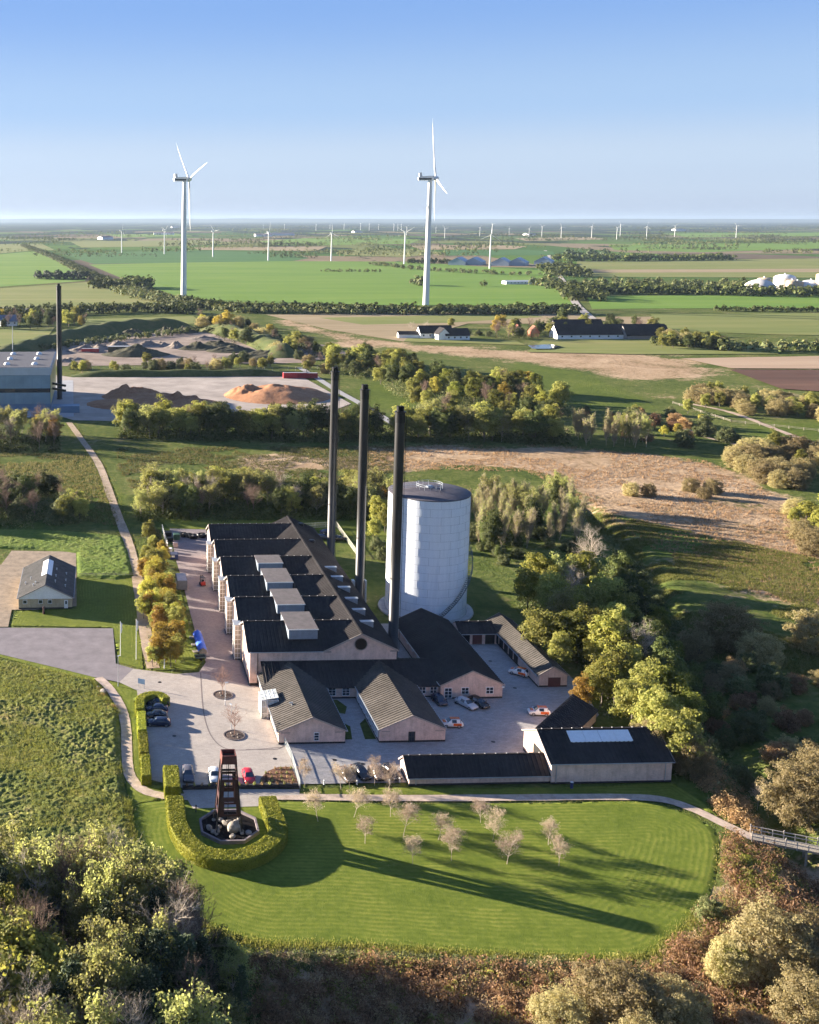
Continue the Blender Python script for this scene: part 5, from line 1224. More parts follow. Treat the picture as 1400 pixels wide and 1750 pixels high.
NAMES = {'leafy': ('leafy_tree', 'olive green leafy tree', 'olive leafy'), 'yellowgreen': ('yellow_green_tree', 'bright yellow green tree', 'yellow green'), 'gold': ('autumn_tree', 'golden yellow autumn tree', 'golden'), 'orange': ('autumn_tree', 'orange brown autumn tree', 'orange'),
         'green': ('green_tree', 'full green leafy tree', 'green'), 'dark': ('dark_green_tree', 'dark green leafy tree', 'dark green'), 'pine': ('pine_tree', 'dark ragged pine tree', 'pine'), 'willow': ('willow_bush', 'rounded olive willow bush', 'willow'),
         'shrub': ('shrub', 'dense dull green shrub', 'shrub'), 'brownbush': ('shrub', 'withered brown shrub', 'brown'), 'bare': ('bare_tree', 'bare pale twigged tree', 'bare'), 'brownbare': ('bare_tree', 'bare brown twigged tree', 'brown bare'),
         'pale': ('sparse_tree', 'half bare yellowish tree', 'half bare'), 'poplar': ('poplar_tree', 'slender nearly bare poplar tree', 'poplar'), 'young': ('young_tree', 'young pale leafless tree', 'young'), 'redbare': ('young_tree', 'young bare tree', 'young')}
def short_label(k): return ' '.join(NAMES[k][1].split()[-4:]) if len(NAMES[k][1].split()) > 4 else NAMES[k][1]
TREES = []   # (kind, x, y, h, spread, place phrase)
def put(kind, x, y, h, place, spread=1.0): TREES.append((kind, float(x), float(y), h, spread, place))
def tops(place, lst):
    for t in lst:
        kind, px, py, h = t[:4]; x, y = gp(px, py, h); put(kind, x, y, h, place, t[4] if len(t) > 4 else 1.0)
def fill(place, poly, count, kinds, hr, seed, mind=2.2, spread=(0.8, 1.2)):
    P_ = PW(poly); A = np.array(P_); lo, hi = A.min(0), A.max(0); rg = np.random.default_rng(seed); got = []; tries = 0
    ks = list(kinds); w = np.array([kinds[k] for k in ks], float); w /= w.sum()
    while len(got) < count and tries < count*60:
        tries += 1; p = lo + (hi-lo)*rg.random(2)
        if not inside(P_, p[0:1], p[1:2])[0]: continue
        if any((p[0]-q[0])**2+(p[1]-q[1])**2 < mind**2 for q in got): continue
        got.append(p); k = ks[rg.choice(len(ks), p=w)]; put(k, p[0], p[1], rg.uniform(*hr), place, rg.uniform(*spread))
# -- near left wood
fill('in the wood at the near left corner', [(-70,1575),(120,1585),(230,1610),(290,1660),(320,1740),(330,1940),(-70,1940)], 46, {'pine': 3.2, 'dark': .7, 'pale': 2.6, 'leafy': .3, 'brownbare': 2.0, 'bare': .6}, (8.5, 12.5), 1, 3.0)
fill('along the top edge of the near left wood', [(-70,1555),(120,1560),(260,1585),(320,1620),(280,1640),(-70,1610)], 24, {'pale': 3, 'brownbare': 2, 'yellowgreen': .5, 'bare': 1}, (8, 11.5), 22, 2.6)
fill('on the right flank of the near left wood', [(230,1600),(330,1640),(400,1700),(430,1760),(425,1940),(320,1940),(300,1700)], 20, {'pine': 3, 'dark': 1.2, 'pale': 1}, (5.0, 8.0), 2, 2.6)
fill('rising above the near left wood', [(-60,1580),(200,1590),(330,1660),(400,1760),(380,1900),(-60,1900)], 16, {'bare': 2, 'brownbare': 2, 'pale': 2}, (11.5, 13.5), 24, 4.0, (0.7, 0.95))
tops('at the edge of the near left wood', [('pale',18,1445,12,1.2),('pale',72,1452,12,1.1),('brownbare',128,1462,13,.9),('brownbare',112,1480,12,.8),('pale',172,1448,12,1.2),('yellowgreen',188,1470,10,.7),('pale',236,1478,10.5,1.1),('yellowgreen',205,1500,8,.6),
    ('pale',285,1488,10,1.1),('leafy',310,1520,9,.8),('yellowgreen',20,1520,11,.7),('leafy',12,1565,12,1.0),('yellowgreen',45,1585,12,1.15),('yellowgreen',10,1640,12,1.1),('leafy',88,1625,11,.9),('gold',195,1548,7,.5),('brownbare',60,1560,12.5,.8),('pine',245,1600,11,1.0),('pine',290,1590,11,1.0),('pine',345,1600,8,1.1),('dark',385,1595,7,.9),('yellowgreen',30,1720,8,.9),('pine',255,1700,10,.9),('pine',200,1725,9,.9)])
# -- east row behind the yard
tops('in the tall row east of the yard', [('yellowgreen',925,950,11,1.0),('bare',1013,905,12,1.0),('yellowgreen',1000,945,12,1.05),('pale',968,955,11,.9),('yellowgreen',905,975,10,.9),('leafy',948,985,11,1.0),('leafy',1030,985,11,1.1),('bare',982,968,12,.8),
    ('pale',960,1005,11,1.0),('yellowgreen',1005,1035,11,1.0),('gold',1012,1040,8,.7),('green',975,1045,11,1.0),('leafy',930,1045,10,1.05),('leafy',1055,1032,10,1.0),('yellowgreen',1040,1062,11,1.05),('yellowgreen',1020,1075,9,.85),('bare',1096,1068,11,1.0),('yellowgreen',1045,1110,10,1.1),('leafy',1075,1100,10,.9),('gold',998,1155,7,.8),('leafy',1085,1160,9.5,1.05),
    ('leafy',1128,1180,10,1.1),('leafy',1160,1215,10,1.1),('leafy',1105,1130,10,1.0),('willow',1120,1225,8,.75),('willow',1185,1250,7.5,.7),('green',1150,1140,10,1.0),('dark',1085,1000,10,1.0),('dark',1110,1060,10,1.0),('dark',1140,1105,10,1.0),('leafy',1055,1135,8,.8),('dark',1060,945,9,1.0),('leafy',960,1085,8,.8),('yellowgreen',985,1000,11,1.1),('yellowgreen',1070,1075,10,1.0),('leafy',1010,1000,11,1.1),('leafy',1060,1010,10,1.0),('yellowgreen',950,965,10,1.0),('leafy',1100,1165,9,1.1),('yellowgreen',1030,1130,9,1.0)])
fill('in the shaded strip beyond the tall row', [(1035,975),(1090,1010),(1180,1140),(1230,1260),(1190,1280),(1130,1170),(1060,1060)], 26, {'dark': 3, 'green': 1.5, 'shrub': 2}, (5, 8.5), 3, 2.6)
tops('in the shaded hollow by the stream', [('willow',1245,1025,10.5,1.0),('willow',1195,1060,7,.9),('willow',1300,1075,7.5,1.0),('willow',1398,1040,9,1.0),('willow',1370,1290,9.5,.9),('willow',1410,1270,10,.8),('shrub',1330,1145,5,1.0),('willow',1215,1130,6,.9),('shrub',1285,1210,5,1.1),('bare',1300,1310,5,.9)])
fill('in the shaded hollow by the stream', [(1190,1130),(1420,1160),(1420,1400),(1310,1400),(1230,1260)], 30, {'shrub': 2, 'brownbush': 2, 'willow': 1}, (2.2, 4.5), 4, 3.0)
# -- near right willows
tops('in the near right thicket', [('willow',1060,1650,7.5,1.1),('willow',960,1690,5.5,1.0),('willow',1150,1670,6.5,1.0),('willow',1320,1545,9,.95),('willow',1400,1560,8,1.0),('willow',1250,1600,6,.8),('willow',1390,1660,7,1.0),('shrub',1215,1530,3.5,1.0),('leafy',1255,1615,5,1.0),('brownbush',1290,1720,4,1.1),('willow',1100,1740,6,1.0)])
# -- orange row by the dirt track
tops('in the autumn row between track and driveway', [('leafy',252,893,5,.8),('leafy',262,915,5.5,.8),('yellowgreen',250,930,6,.8),('gold',246,952,6.5,.75),('orange',262,955,7,.95),('orange',270,975,7,.95),('orange',252,985,7,.95),('orange',282,1000,7,.95),('leafy',292,1015,6.5,.8),('orange',262,1005,7,.85),('yellowgreen',300,1030,6,.8),('gold',272,1035,7,.8),('orange',285,1062,7.5,1.05),('gold',300,1058,6.5,.95),('gold',268,1085,6.5,.9),('orange',292,1092,6,.9),('leafy',262,1100,5,.8),('yellowgreen',246,1015,6,.9),('gold',290,985,6,.8),('yellowgreen',262,1045,5,.6),('leafy',300,1085,6,.8),('orange',272,1068,6.5,.8),('shrub',265,900,4,1.0),('shrub',272,925,4,1.0)])
fill('filling the autumn row between track and driveway', [(246,925),(275,925),(300,1040),(310,1105),(290,1135),(262,1130),(250,1020)], 18, {'leafy': 2.2, 'gold': 1, 'orange': 1.3, 'yellowgreen': .8}, (4.8, 6.6), 23, 2.2)
# -- belts behind
fill('in the dark belt left of the track', [(-70,845),(112,842),(140,892),(60,900),(-70,905)], 34, {'dark': 2, 'brownbare': 2, 'leafy': 1, 'shrub': 1}, (7, 9.5), 5, 2.4)
fill('in the belt behind the brick hall', [(232,850),(690,852),(690,884),(240,886)], 72, {'pale': 2.5, 'dark': 2, 'brownbare': 2.2, 'leafy': 1, 'bare': 1}, (7.5, 11), 6, 2.4)
fill('in the bare belt below the power plant', [(-70,738),(104,738),(98,768),(-70,775)], 26, {'brownbare': 3, 'pale': 2, 'bare': 1, 'gold': .3}, (9, 12), 7, 3)
fill('in the long belt below the wood yard', [(206,728),(420,738),(700,742),(975,738),(970,758),(560,752),(210,748)], 84, {'leafy': 3, 'pale': 1.3, 'dark': 2.4, 'brownbare': 1.6, 'yellowgreen': .6}, (10, 14), 8, 3.2)
fill('in the poplar grove behind the tank', [(800,868),(965,862),(1000,905),(985,940),(830,950),(805,920)], 58, {'poplar': 5, 'pale': 1, 'dark': .8}, (9, 12), 9, 2.0, (0.6, 0.9))
fill('under the poplar grove behind the tank', [(800,905),(960,905),(985,945),(840,975)], 22, {'shrub': 3, 'dark': 1}, (2.5, 4.5), 10, 2.2)
tops('beside the white tank', [('gold',655,830,8,.9),('yellowgreen',648,850,9,.9),('leafy',640,885,7,.9),('yellowgreen',660,865,8,.7),('shrub',645,915,4,1.0),('shrub',655,930,4,1.0),('dark',600,835,9,1)])
fill('in the bare poplar clump beyond the heath', [(978,742),(1110,748),(1105,765),(1000,762)], 26, {'poplar': 5, 'pale': 1, 'brownbare': 1}, (10, 13.5), 11, 2.4, (0.6, 0.9))
fill('in the willow thicket on the right', [(1225,800),(1300,770),(1420,780),(1420,850),(1330,835)], 22, {'willow': 4, 'yellowgreen': .5}, (6.5, 9), 12, 4.0)
tops('alone on the reed heath', [('willow',1080,822,4.8,1.0),('willow',1110,824,4.6,1.0),('willow',1182,814,5,1.0),('willow',1220,816,5.2,1.1),('willow',1205,830,4,1.0),('bare',869,720,6,.5)])
fill('at the right edge beyond the heath', [(1350,880),(1420,850),(1420,960),(1365,940)], 9, {'yellowgreen': 3, 'willow': 2}, (5, 8), 13, 3.5)
fill('in the mixed wood beyond the chimneys', [(560,612),(690,625),(790,655),(960,680),(990,722),(740,722),(700,690),(640,650),(560,640)], 96, {'leafy': 3, 'dark': 2.5, 'green': 1.5, 'yellowgreen': .5, 'orange': .4, 'brownbare': 1}, (8, 13), 14, 4.0)
fill('in the shrubs by the right-hand meadow', [(1165,672),(1420,692),(1420,722),(1290,714),(1180,694)], 34, {'willow': 3, 'leafy': 1}, (6, 9), 15, 5.0)
fill('in the brown scrub beyond the heath', [(990,700),(1180,706),(1250,760),(1200,768),(1110,755),(1000,735)], 34, {'brownbush': 2, 'shrub': 2, 'leafy': 1, 'orange': .3}, (4, 7), 16, 4.0)
fill('in the hedge round the rubble yard', [(120,630),(520,612),(640,628),(640,642),(130,638)], 44, {'leafy': 2, 'shrub': 2, 'willow': 2, 'brownbare': 1}, (5, 8), 17, 4.5)
fill('in the copse beyond the rubble yard', [(330,545),(415,556),(525,592),(560,610),(490,612),(360,575)], 36, {'leafy': 2, 'dark': 2, 'willow': 1, 'brownbare': 1.5}, (7, 12), 18, 6.0)
tops('in the copse beyond the rubble yard', [('gold',388,532,15,1.1),('gold',372,538,12,1.0),('orange',345,535,11,1.0),('orange',462,552,10,1.0)])
fill('around the long white farm', [(840,572),(960,560),(1110,560),(1125,572),(1040,570),(920,578),(850,582)], 30, {'leafy': 2, 'dark': 2, 'brownbare': 2, 'shrub': 1}, (8, 14), 19, 6.0)
fill('beside the long white farm', [(1120,580),(1240,590),(1240,600),(1130,596)], 22, {'leafy': 2, 'dark': 1, 'willow': 1}, (7, 11), 20, 6.0)
tops('around the white farmhouse', [('leafy',772,543,9,1.0),('orange',855,536,14,1.0),('gold',848,545,12,.9),('dark',961,528,16,.8),('bare',705,550,8,1.2),('bare',728,548,8,1.2),('leafy',880,545,11,1),('shrub',800,560,5,1.2),('shrub',818,562,5,1.2),('shrub',836,564,5,1.2)])
fill('behind the small white house on the left', [(-60,545),(130,545),(145,560),(30,565),(-60,560)], 40, {'leafy': 2, 'dark': 2, 'orange': .5, 'brownbare': 2}, (9, 13), 21, 7.0)
# -- young trees on the lawn and in the planters
for i, (zx, zy) in enumerate(((602,95),(708,82),(742,160),(818,80),(856,138),(884,222),(960,150),(1000,212),(1088,98),(1124,152),(1166,222),(1290,165),(1322,228))):
    x, y = gp(200+zx/1.75, 1350+zy/1.75); put('young', x, y, 4.6 + 0.5*math.sin(i*2.1), 'on the mown lawn', 1.0)
for px, py in ((521,1342),(583,1349),(597,1352),(640,1342),(664,1352)): x, y = gp(px, py); put('young', x, y, 4.4, 'along the path by the small car park', 0.9)
PLANTER = [gp(381,1188), gp(400.5,1257)]
for (x, y), w_ in zip(PLANTER, ('farther', 'nearer')): put('redbare', x, y, 6.0, 'in the %s round bed of the parking lot' % w_, 0.95)
def plant_all():
    rg = np.random.default_rng(5); bykey = {}
    for t in TREES: bykey.setdefault((t[0], t[5]), []).append(t)
    rooms = {}
    for (kind, place), lst in bykey.items():
        lst.sort(key=lambda t: proj((t[1], t[2], t[3]))[0])
        nm, lab, short = NAMES[kind]
        for i, (k, x, y, h, spd, pl) in enumerate(lst):
            px = proj((x, y, h))
            if px[0] < -60 or px[0] > 1460: continue
            me, tr, _ = PROTO[kind][int(rg.integers(len(PROTO[kind])))]
            label = ('%s %s' % (lab, place)) if len(lst) == 1 else '%s %s, %s from left' % (short_label(kind), place, ordw(i))
            s = h / 10.0; gz = float(ground_z(np.array([x]), np.array([y]))[0]) if (-78 < x < 258 and 62 < y < 448) else -0.14
            r = thing(nm, label, 'shrub' if kind in ('willow', 'shrub', 'brownbush') else 'tree', (x, y, max(gz, -2.5)), float(rg.uniform(0, 6.28)), 'trees and shrubs ' + place)
            r.scale = (s*spd, s*spd, s)
            link('crown', me, r)
            if tr is not None: link('trunk', tr, r)
plant_all()

# -- clipped hedges
def hedge(name, line, w, h, label, step=0.3, leaf=0.075, dens=170, seed=0, smooth_pts=True, mat=None):
    L = smooth_line(line, 6) if smooth_pts and len(line) > 2 else line
    d = [0]; 
    for a, b in zip(L[:-1], L[1:]): d.append(d[-1] + math.hypot(b[0]-a[0], b[1]-a[1]))
    n = max(3, int(d[-1]/step)); S = np.linspace(0, d[-1], n); X = np.interp(S, d, [p[0] for p in L]); Y = np.interp(S, d, [p[1] for p in L])
    tx = np.gradient(X); ty = np.gradient(Y); tl = np.hypot(tx, ty); nx, ny = -ty/tl, tx/tl
    prof = []; m = 7
    for k in range(m): prof.append((-w/2, h*k/m))
    for k in range(m+1): prof.append((-w/2+w*k/m, h))
    for k in range(m): prof.append((w/2, h*(1-(k+1)/m)))
    pr = np.array(prof); pr[(np.abs(pr[:, 0]) > w/2-0.01) & (pr[:, 1] > h-0.01), 0] *= 0.92
    rg = np.random.default_rng(seed); V = np.zeros((n, len(pr), 3))
    V[:, :, 0] = X[:, None] + nx[:, None]*pr[:, 0]; V[:, :, 1] = Y[:, None] + ny[:, None]*pr[:, 0]; V[:, :, 2] = pr[:, 1]
    V += rg.normal(0, 0.02, V.shape); V[:, :, 2] = np.maximum(V[:, :, 2], -0.05)
    idx = np.arange(n*len(pr)).reshape(n, -1)
    q = np.stack([idx[:-1, :-1], idx[1:, :-1], idx[1:, 1:], idx[:-1, 1:]], -1).reshape(-1, 4)
    for e in (0, n-1):   # closed ends
        for k in range(m): q = np.concatenate([q, [[idx[e, k], idx[e, k+1], idx[e, -2-k], idx[e, -1-k]]]])
        q = np.concatenate([q, [[idx[e, m], idx[e, m+1], idx[e, 2*m-1], idx[e, 2*m]]]]) if False else q
    v = V.reshape(-1, 3)
    # leaves over the clipped faces
    fv = v[q]; area = np.linalg.norm(np.cross(fv[:, 1]-fv[:, 0], fv[:, 3]-fv[:, 0]), axis=1); pick = rg.choice(len(q), int(area.sum()*dens), p=area/area.sum())
    a, b = rg.random((2, len(pick), 1)); f = fv[pick]; P_ = f[:, 0]*(1-a)*(1-b)+f[:, 1]*a*(1-b)+f[:, 2]*a*b+f[:, 3]*(1-a)*b
    nn = np.cross(f[:, 1]-f[:, 0], f[:, 3]-f[:, 0]); nn /= np.linalg.norm(nn, axis=1, keepdims=True)+1e-9
    cen = np.stack([np.interp(0, [0], [0])*P_[:, 0] + P_[:, 0], P_[:, 1], P_[:, 2]], 1)
    N_ = nn*0.6 + rand_dirs(len(pick), rg); N_ /= np.linalg.norm(N_, axis=1, keepdims=True)
    lv, lq = quads_at(P_ + rg.normal(0, 0.03, P_.shape), N_, leaf, rg)
    o = link(name, npmesh(name, np.concatenate([v, lv]), quads=np.concatenate([q, lq + len(v)]), mat=mat or L_hedge)); return tag(o, label, 'hedge', 'clipped hedges round the parking lot')
Z5 = lambda x, y, z=1.8: gp(200+x/4.118, 1120+y/4.118, z)
hedge('clipped_hedge', [Z5(*p) for p in ((405,988),(432,1180),(525,1320),(670,1392),(830,1403),(985,1362),(1108,1275),(1133,1190),(1090,1080),(1060,992))], 2.75, 1.8, 'horseshoe clipped hedge curving round the steel tower', seed=1)
hedge('clipped_hedge', [Z5(162,372), Z5(165,300), Z5(225,268), Z5(300,270), Z5(345,300)], 1.7, 1.8, 'hooked clipped hedge wrapping the top of the parked cars', seed=2)
for a, b, w_ in (((170,392),(176,522),'upper of three'), ((182,538),(192,680),'middle of three'), ((198,696),(206,845),'lower of three')):
    hedge('clipped_hedge', [Z5(*a), Z5((a[0]+b[0])/2, (a[1]+b[1])/2), Z5(*b)], 1.55, 1.8, 'straight clipped hedge by the footpath, %s below the parked cars' % w_, seed=a[1])
hedge('clipped_hedge', [Z5(378,775,2.2), Z5(384,850,2.2), Z5(392,925,2.2)], 2.5, 2.2, 'thick square hedge block beside the dark grey car', seed=9)

# -- far hedgerows, woods and shelter belts: masses of trees
def belt(label, line_px, width, h, spacing, mat, seed, per=46, name='shelter_belt', px=True):
    L = [gp(*p) for p in line_px] if px else line_px; rg = np.random.default_rng(seed); P_, N_, S_ = [], [], []
    for a, b in zip(L[:-1], L[1:]):
        a = np.array(a); b = np.array(b); d = np.linalg.norm(b-a); n = max(1, int(d/(spacing*0.72))); nv = np.array([-(b-a)[1], (b-a)[0]])/max(d, 1e-6)
        for i in range(n):
            c = a + (b-a)*(i+rg.random())/n + nv*rg.uniform(-.5, .5)*width; hh = h*rg.uniform(0.65, 1.12); r = hh*rg.uniform(0.4, 0.62)
            dd = rand_dirs(per, rg); dd[:, 2] = np.abs(dd[:, 2])*1.0; rr = rg.uniform(0.6, 1.05, per)[:, None]
            p = dd*rr*np.array([r, r, hh*0.62]) + np.array([c[0], c[1], hh*0.36]); lowk = per//4; p[:lowk, 2] *= rg.random(lowk)*0.8
            P_.append(p); nn = dd + rand_dirs(per, rg)*0.5; N_.append(nn/np.linalg.norm(nn, axis=1, keepdims=True)); S_.append(np.full(per, hh*0.13))
    v, q = quads_at(np.concatenate(P_), np.concatenate(N_), np.concatenate(S_), rg, 0.8)
    o = link(name, npmesh(name, v, quads=q, mat=mat)); return tag(o, label, 'trees', kind='stuff')
belt('long dark hedgerow along the road below the big turbines', [(300,518),(400,532),(560,534),(760,536),(985,535)], 22, 10, 3.2, L_dark, 1)
belt('brown and olive bushes on the sunny side of the road hedgerow', [(300,522),(420,535),(600,537),(980,537)], 16, 8, 6, L_scrub, 2)
belt('brown scrub hedgerow running towards the left turbine', [(40,420),(95,442),(150,470),(205,492),(260,508),(320,530)], 22, 8, 4.5, L_scrub, 3)
belt('dark oblong plantation on the left green field', [(62,476),(148,477)], 40, 13, 3.5, L_pine, 4)
belt('dark copse next to the oblong plantation', [(155,492),(196,493)], 40, 14, 3.5, L_dark, 5)
belt('rounded dark copse near the left turbine', [(205,492),(258,492)], 60, 17, 3.5, L_dark, 6)
belt('brown bushes below the rounded copse', [(200,497),(250,510),(310,520)], 30, 9, 4, L_scrub, 7)
belt('left hedgerow behind the power plant', [(-60,545),(130,536),(240,532),(330,536)], 24, 10, 4, L_dark, 8)
belt('olive bushes along the left road', [(-60,532),(60,530),(200,526),(300,528)], 14, 7, 6, L_scrub, 9)
belt('broad dark shelter belt before the pale silos', [(985,500),(1060,500),(1200,503),(1420,506)], 60, 13, 3.4, L_dark, 10)
belt('brown copse behind the broad shelter belt', [(1000,488),(1150,490),(1290,492)], 90, 12, 5, L_scrub, 11)
belt('dark belt beyond the right pasture', [(950,446),(1050,446),(1250,444)], 40, 16, 6, L_dark, 12)
belt('dark copse at the crossroads', [(985,440),(1010,442)], 90, 22, 8, L_pine, 13)
belt('trees along the country road', [(955,492),(985,500),(1000,515)], 40, 13, 5, L_dark, 14)
belt('more trees along the country road', [(945,458),(962,466),(975,474)], 60, 14, 6, L_dark, 15)
belt('brown copse left of the country road', [(905,487),(955,488)], 40, 15, 5, L_scrub, 16)
belt('dark strip left of the blue barns', [(695,450),(768,450)], 25, 12, 5, L_dark, 17)
belt('lone dark bush on the green field', [(700,487),(722,488)], 20, 13, 5, L_scrub, 18)
belt('small bushes on the green field', [(822,489),(830,489)], 8, 9, 4, L_dark, 19)
belt('low hedge line across the green field', [(548,464),(650,465)], 8, 6, 6, L_scrub, 20)
belt('low dark hedge on the right fields', [(1220,531),(1420,533)], 10, 6, 4, L_dark, 21)
belt('scrub strip behind the blue barns', [(640,452),(720,462),(870,470),(935,470)], 30, 8, 8, L_scrub, 22)
belt('dark roadside thicket at the far right', [(1110,588),(1230,596),(1240,600)], 20, 9, 4, L_dark, 23)
belt('shrubby bank round the rubble yard', [(60,600),(180,585),(340,566),(460,580),(560,606)], 12, 5, 4, L_scrub, 24)
belt('bushes along the right pasture', [(1230,598),(1320,600),(1420,598)], 14, 8, 5, L_scrub, 25)
rgf = np.random.default_rng(77)
for i in range(120):
    py = 377.5 + 50*rgf.random()**1.9 if i > 8 else 430 + 10*rgf.random(); px0 = rgf.uniform(-80, 1400); ln = rgf.uniform(30, 260)
    k = (py-372)/60
    belt('far strip of trees on the plain, %s of the distant strips' % ordw(i), [(px0, py), (px0+ln*0.5, py+rgf.uniform(-.8, .8)), (px0+ln, py+rgf.uniform(-1.2, 1.2))], 120/k**0.5 if k < 1 else 60, rgf.uniform(10, 17), 9 + 5/max(k, .12), [L_dark, L_dark, L_scrub, L_dark][i % 4], 200+i, 14)

for i in range(46):
    py = rgf.uniform(399, 441); px0 = rgf.uniform(-60, 1380); ln = rgf.uniform(25, 150)
    belt('dark strip of trees between the far fields, %s of the nearer strips' % ordw(i), [(px0, py), (px0+ln*0.5, py+rgf.uniform(-1, 1)), (px0+ln, py+rgf.uniform(-2, 2))], 45, rgf.uniform(9, 15), 8, [L_dark, L_scrub, L_dark][i % 3], 400+i, 16)
# -- rough scrub and reeds
def scrub(name, label, poly, count, hr, mat, seed, per=70, leaf=0.14, world_xy=False, flat=0.38):
    P_ = poly if world_xy else PW(poly); A = np.array(P_); lo, hi = A.min(0), A.max(0); rg = np.random.default_rng(seed)
    c = lo + (hi-lo)*rg.random((count*6, 2)); c = c[inside(P_, c[:, 0], c[:, 1])][:count]; Pp, Nn, Ss = [], [], []
    gz = ground_z(c[:, 0], c[:, 1])
    for (x, y), z in zip(c, gz):
        h = rg.uniform(*hr); r = h*rg.uniform(0.6, 1.0); k = int(per*1.5*rg.uniform(.6, 1.4)); dd = rand_dirs(k, rg); dd[:, 2] = np.abs(dd[:, 2])
        Pp.append(dd*rg.uniform(.55, 1.05, k)[:, None]*np.array([r, r, h]) + np.array([x, y, z])); n_ = dd+rand_dirs(k, rg)*.8; Nn.append(n_/np.linalg.norm(n_, axis=1, keepdims=True)); Ss.append(np.full(k, leaf*(0.7+0.3*h)))
    v, q = quads_at(np.concatenate(Pp), np.concatenate(Nn), np.concatenate(Ss), rg, flat)
    return tag(link(name, npmesh(name, v, quads=q, mat=mat)), label, 'scrub', kind='stuff')
NB = [(430,1640),(700,1650),(1000,1652),(1080,1650),(1020,1800),(430,1830)]
scrub('bramble_scrub', 'withered brown bramble scrub below the lawn', NB, 420, (0.7, 2.3), L_brown, 31, 90, 0.13)
scrub('bramble_scrub', 'straw coloured dead stalks below the lawn', NB, 160, (0.7, 2.0), L_straw, 32, 70, 0.10)
scrub('bramble_scrub', 'olive bushes among the brown scrub below the lawn', NB, 90, (0.8, 2.2), L_olive, 71, 80, 0.13)
scrub('nettle_scrub', 'green undergrowth along the lower lawn edge', [(440,1625),(1000,1643),(1000,1668),(430,1655)], 170, (0.4, 1.2), L_scrub, 33, 60, 0.12)
NR = [(1100,1650),(1165,1610),(1215,1555),(1240,1480),(1238,1430),(1290,1440),(1420,1500),(1420,1800),(1150,1800)]
scrub('bramble_scrub', 'withered brown scrub right of the lawn', NR, 420, (0.7, 2.4), L_brown, 34, 90, 0.13)
scrub('bramble_scrub', 'straw coloured tussocks right of the lawn', NR, 220, (0.5, 1.6), L_straw, 35, 70, 0.10)
scrub('bramble_scrub', 'olive bushes among the brown scrub right of the lawn', NR, 110, (0.8, 2.4), L_olive, 72, 80, 0.13)
scrub('nettle_scrub', 'dark green nettles in the dip before the bridge', [(1255,1440),(1330,1450),(1340,1540),(1265,1540)], 90, (0.5, 1.4), L_green, 36, 70, 0.12)
scrub('bank_scrub', 'mixed scrub on the bank above the footbridge', [(1160,1290),(1240,1290),(1310,1420),(1270,1420),(1215,1375)], 150, (0.6, 2.0), L_brown, 37, 80, 0.13)
scrub('bank_scrub', 'dull green scrub along the stream bank', [(1030,900),(1100,960),(1180,1080),(1230,1220),(1290,1390),(1240,1380),(1190,1250),(1130,1100),(1060,990)], 300, (0.7, 2.2), L_scrub, 38, 70, 0.16)
scrub('wood_floor', 'dark undergrowth on the floor of the near wood', [(-70,1530),(240,1540),(400,1660),(440,1900),(-70,1900)], 320, (0.6, 1.9), L_scrub, 39, 70, 0.16)
scrub('verge_scrub', 'low bushes along the autumn row', [(246,905),(290,905),(306,985),(322,1060),(335,1110),(300,1146),(262,1144),(250,1040)], 120, (0.4, 1.1), L_scrub, 40, 60, 0.13)
scrub('wall_scrub', 'brown weeds at the top corner of the meadow', [(166,1172),(182,1188),(202,1212),(190,1218),(165,1195)], 24, (0.4, 1.0), L_brown, 41, 60, 0.10)
def fringe(name, label, line, count, hr, mat, seed, width=0.9, w=0.05):
    """uncut grass along an edge"""
    rg = np.random.default_rng(seed); L = np.array(line); seg = np.linalg.norm(np.diff(L, axis=0), axis=1); s = np.concatenate([[0], np.cumsum(seg)]); t = rg.random(count)*s[-1]
    C = np.stack([np.interp(t, s, L[:, 0]), np.interp(t, s, L[:, 1])], 1) + rg.normal(0, width*0.45, (count, 2)); h = rg.uniform(*hr, count)*(0.6+0.6*rg.random(count)); an = rg.uniform(0, 6.28, count); ln = rg.normal(0, .35, (count, 2))*h[:, None]
    a = np.stack([C[:, 0]-np.cos(an)*w, C[:, 1]-np.sin(an)*w, np.full(count, -.15)], 1); b = np.stack([C[:, 0]+np.cos(an)*w, C[:, 1]+np.sin(an)*w, np.full(count, -.15)], 1); tp = np.stack([C[:, 0]+ln[:, 0], C[:, 1]+ln[:, 1], h], 1)
    return tag(link(name, npmesh(name, np.stack([a, b, tp], 1).reshape(-1, 3), tris=np.arange(3*count).reshape(-1, 3), mat=mat)), label, 'grass', kind='stuff')
L_fringe = leafmat('leaf_fringe', (0.10, 0.12, 0.02), (0.19, 0.19, 0.045), (0.30, 0.25, 0.10))
k0 = 40; fringe('edge_grass', 'long uncut grass along the outer edge of the lawn', LAWN[k0:] , 12000, (0.12, 0.42), L_fringe, 61, 1.3)
fringe('edge_grass', 'grass tufts along the edges of the footpath', PATH[3:], 5000, (0.06, 0.2), L_fringe, 62, 2.4, 0.03)
fringe('edge_grass', 'grass tufts along the dirt track', [gp(*p) for p in ((118,722),(135,745),(168,792),(190,850),(205,890),(222,935),(234,985),(243,1045),(252,1100),(262,1142))], 6000, (0.1, 0.4), L_fringe, 63, 3.6, 0.05)
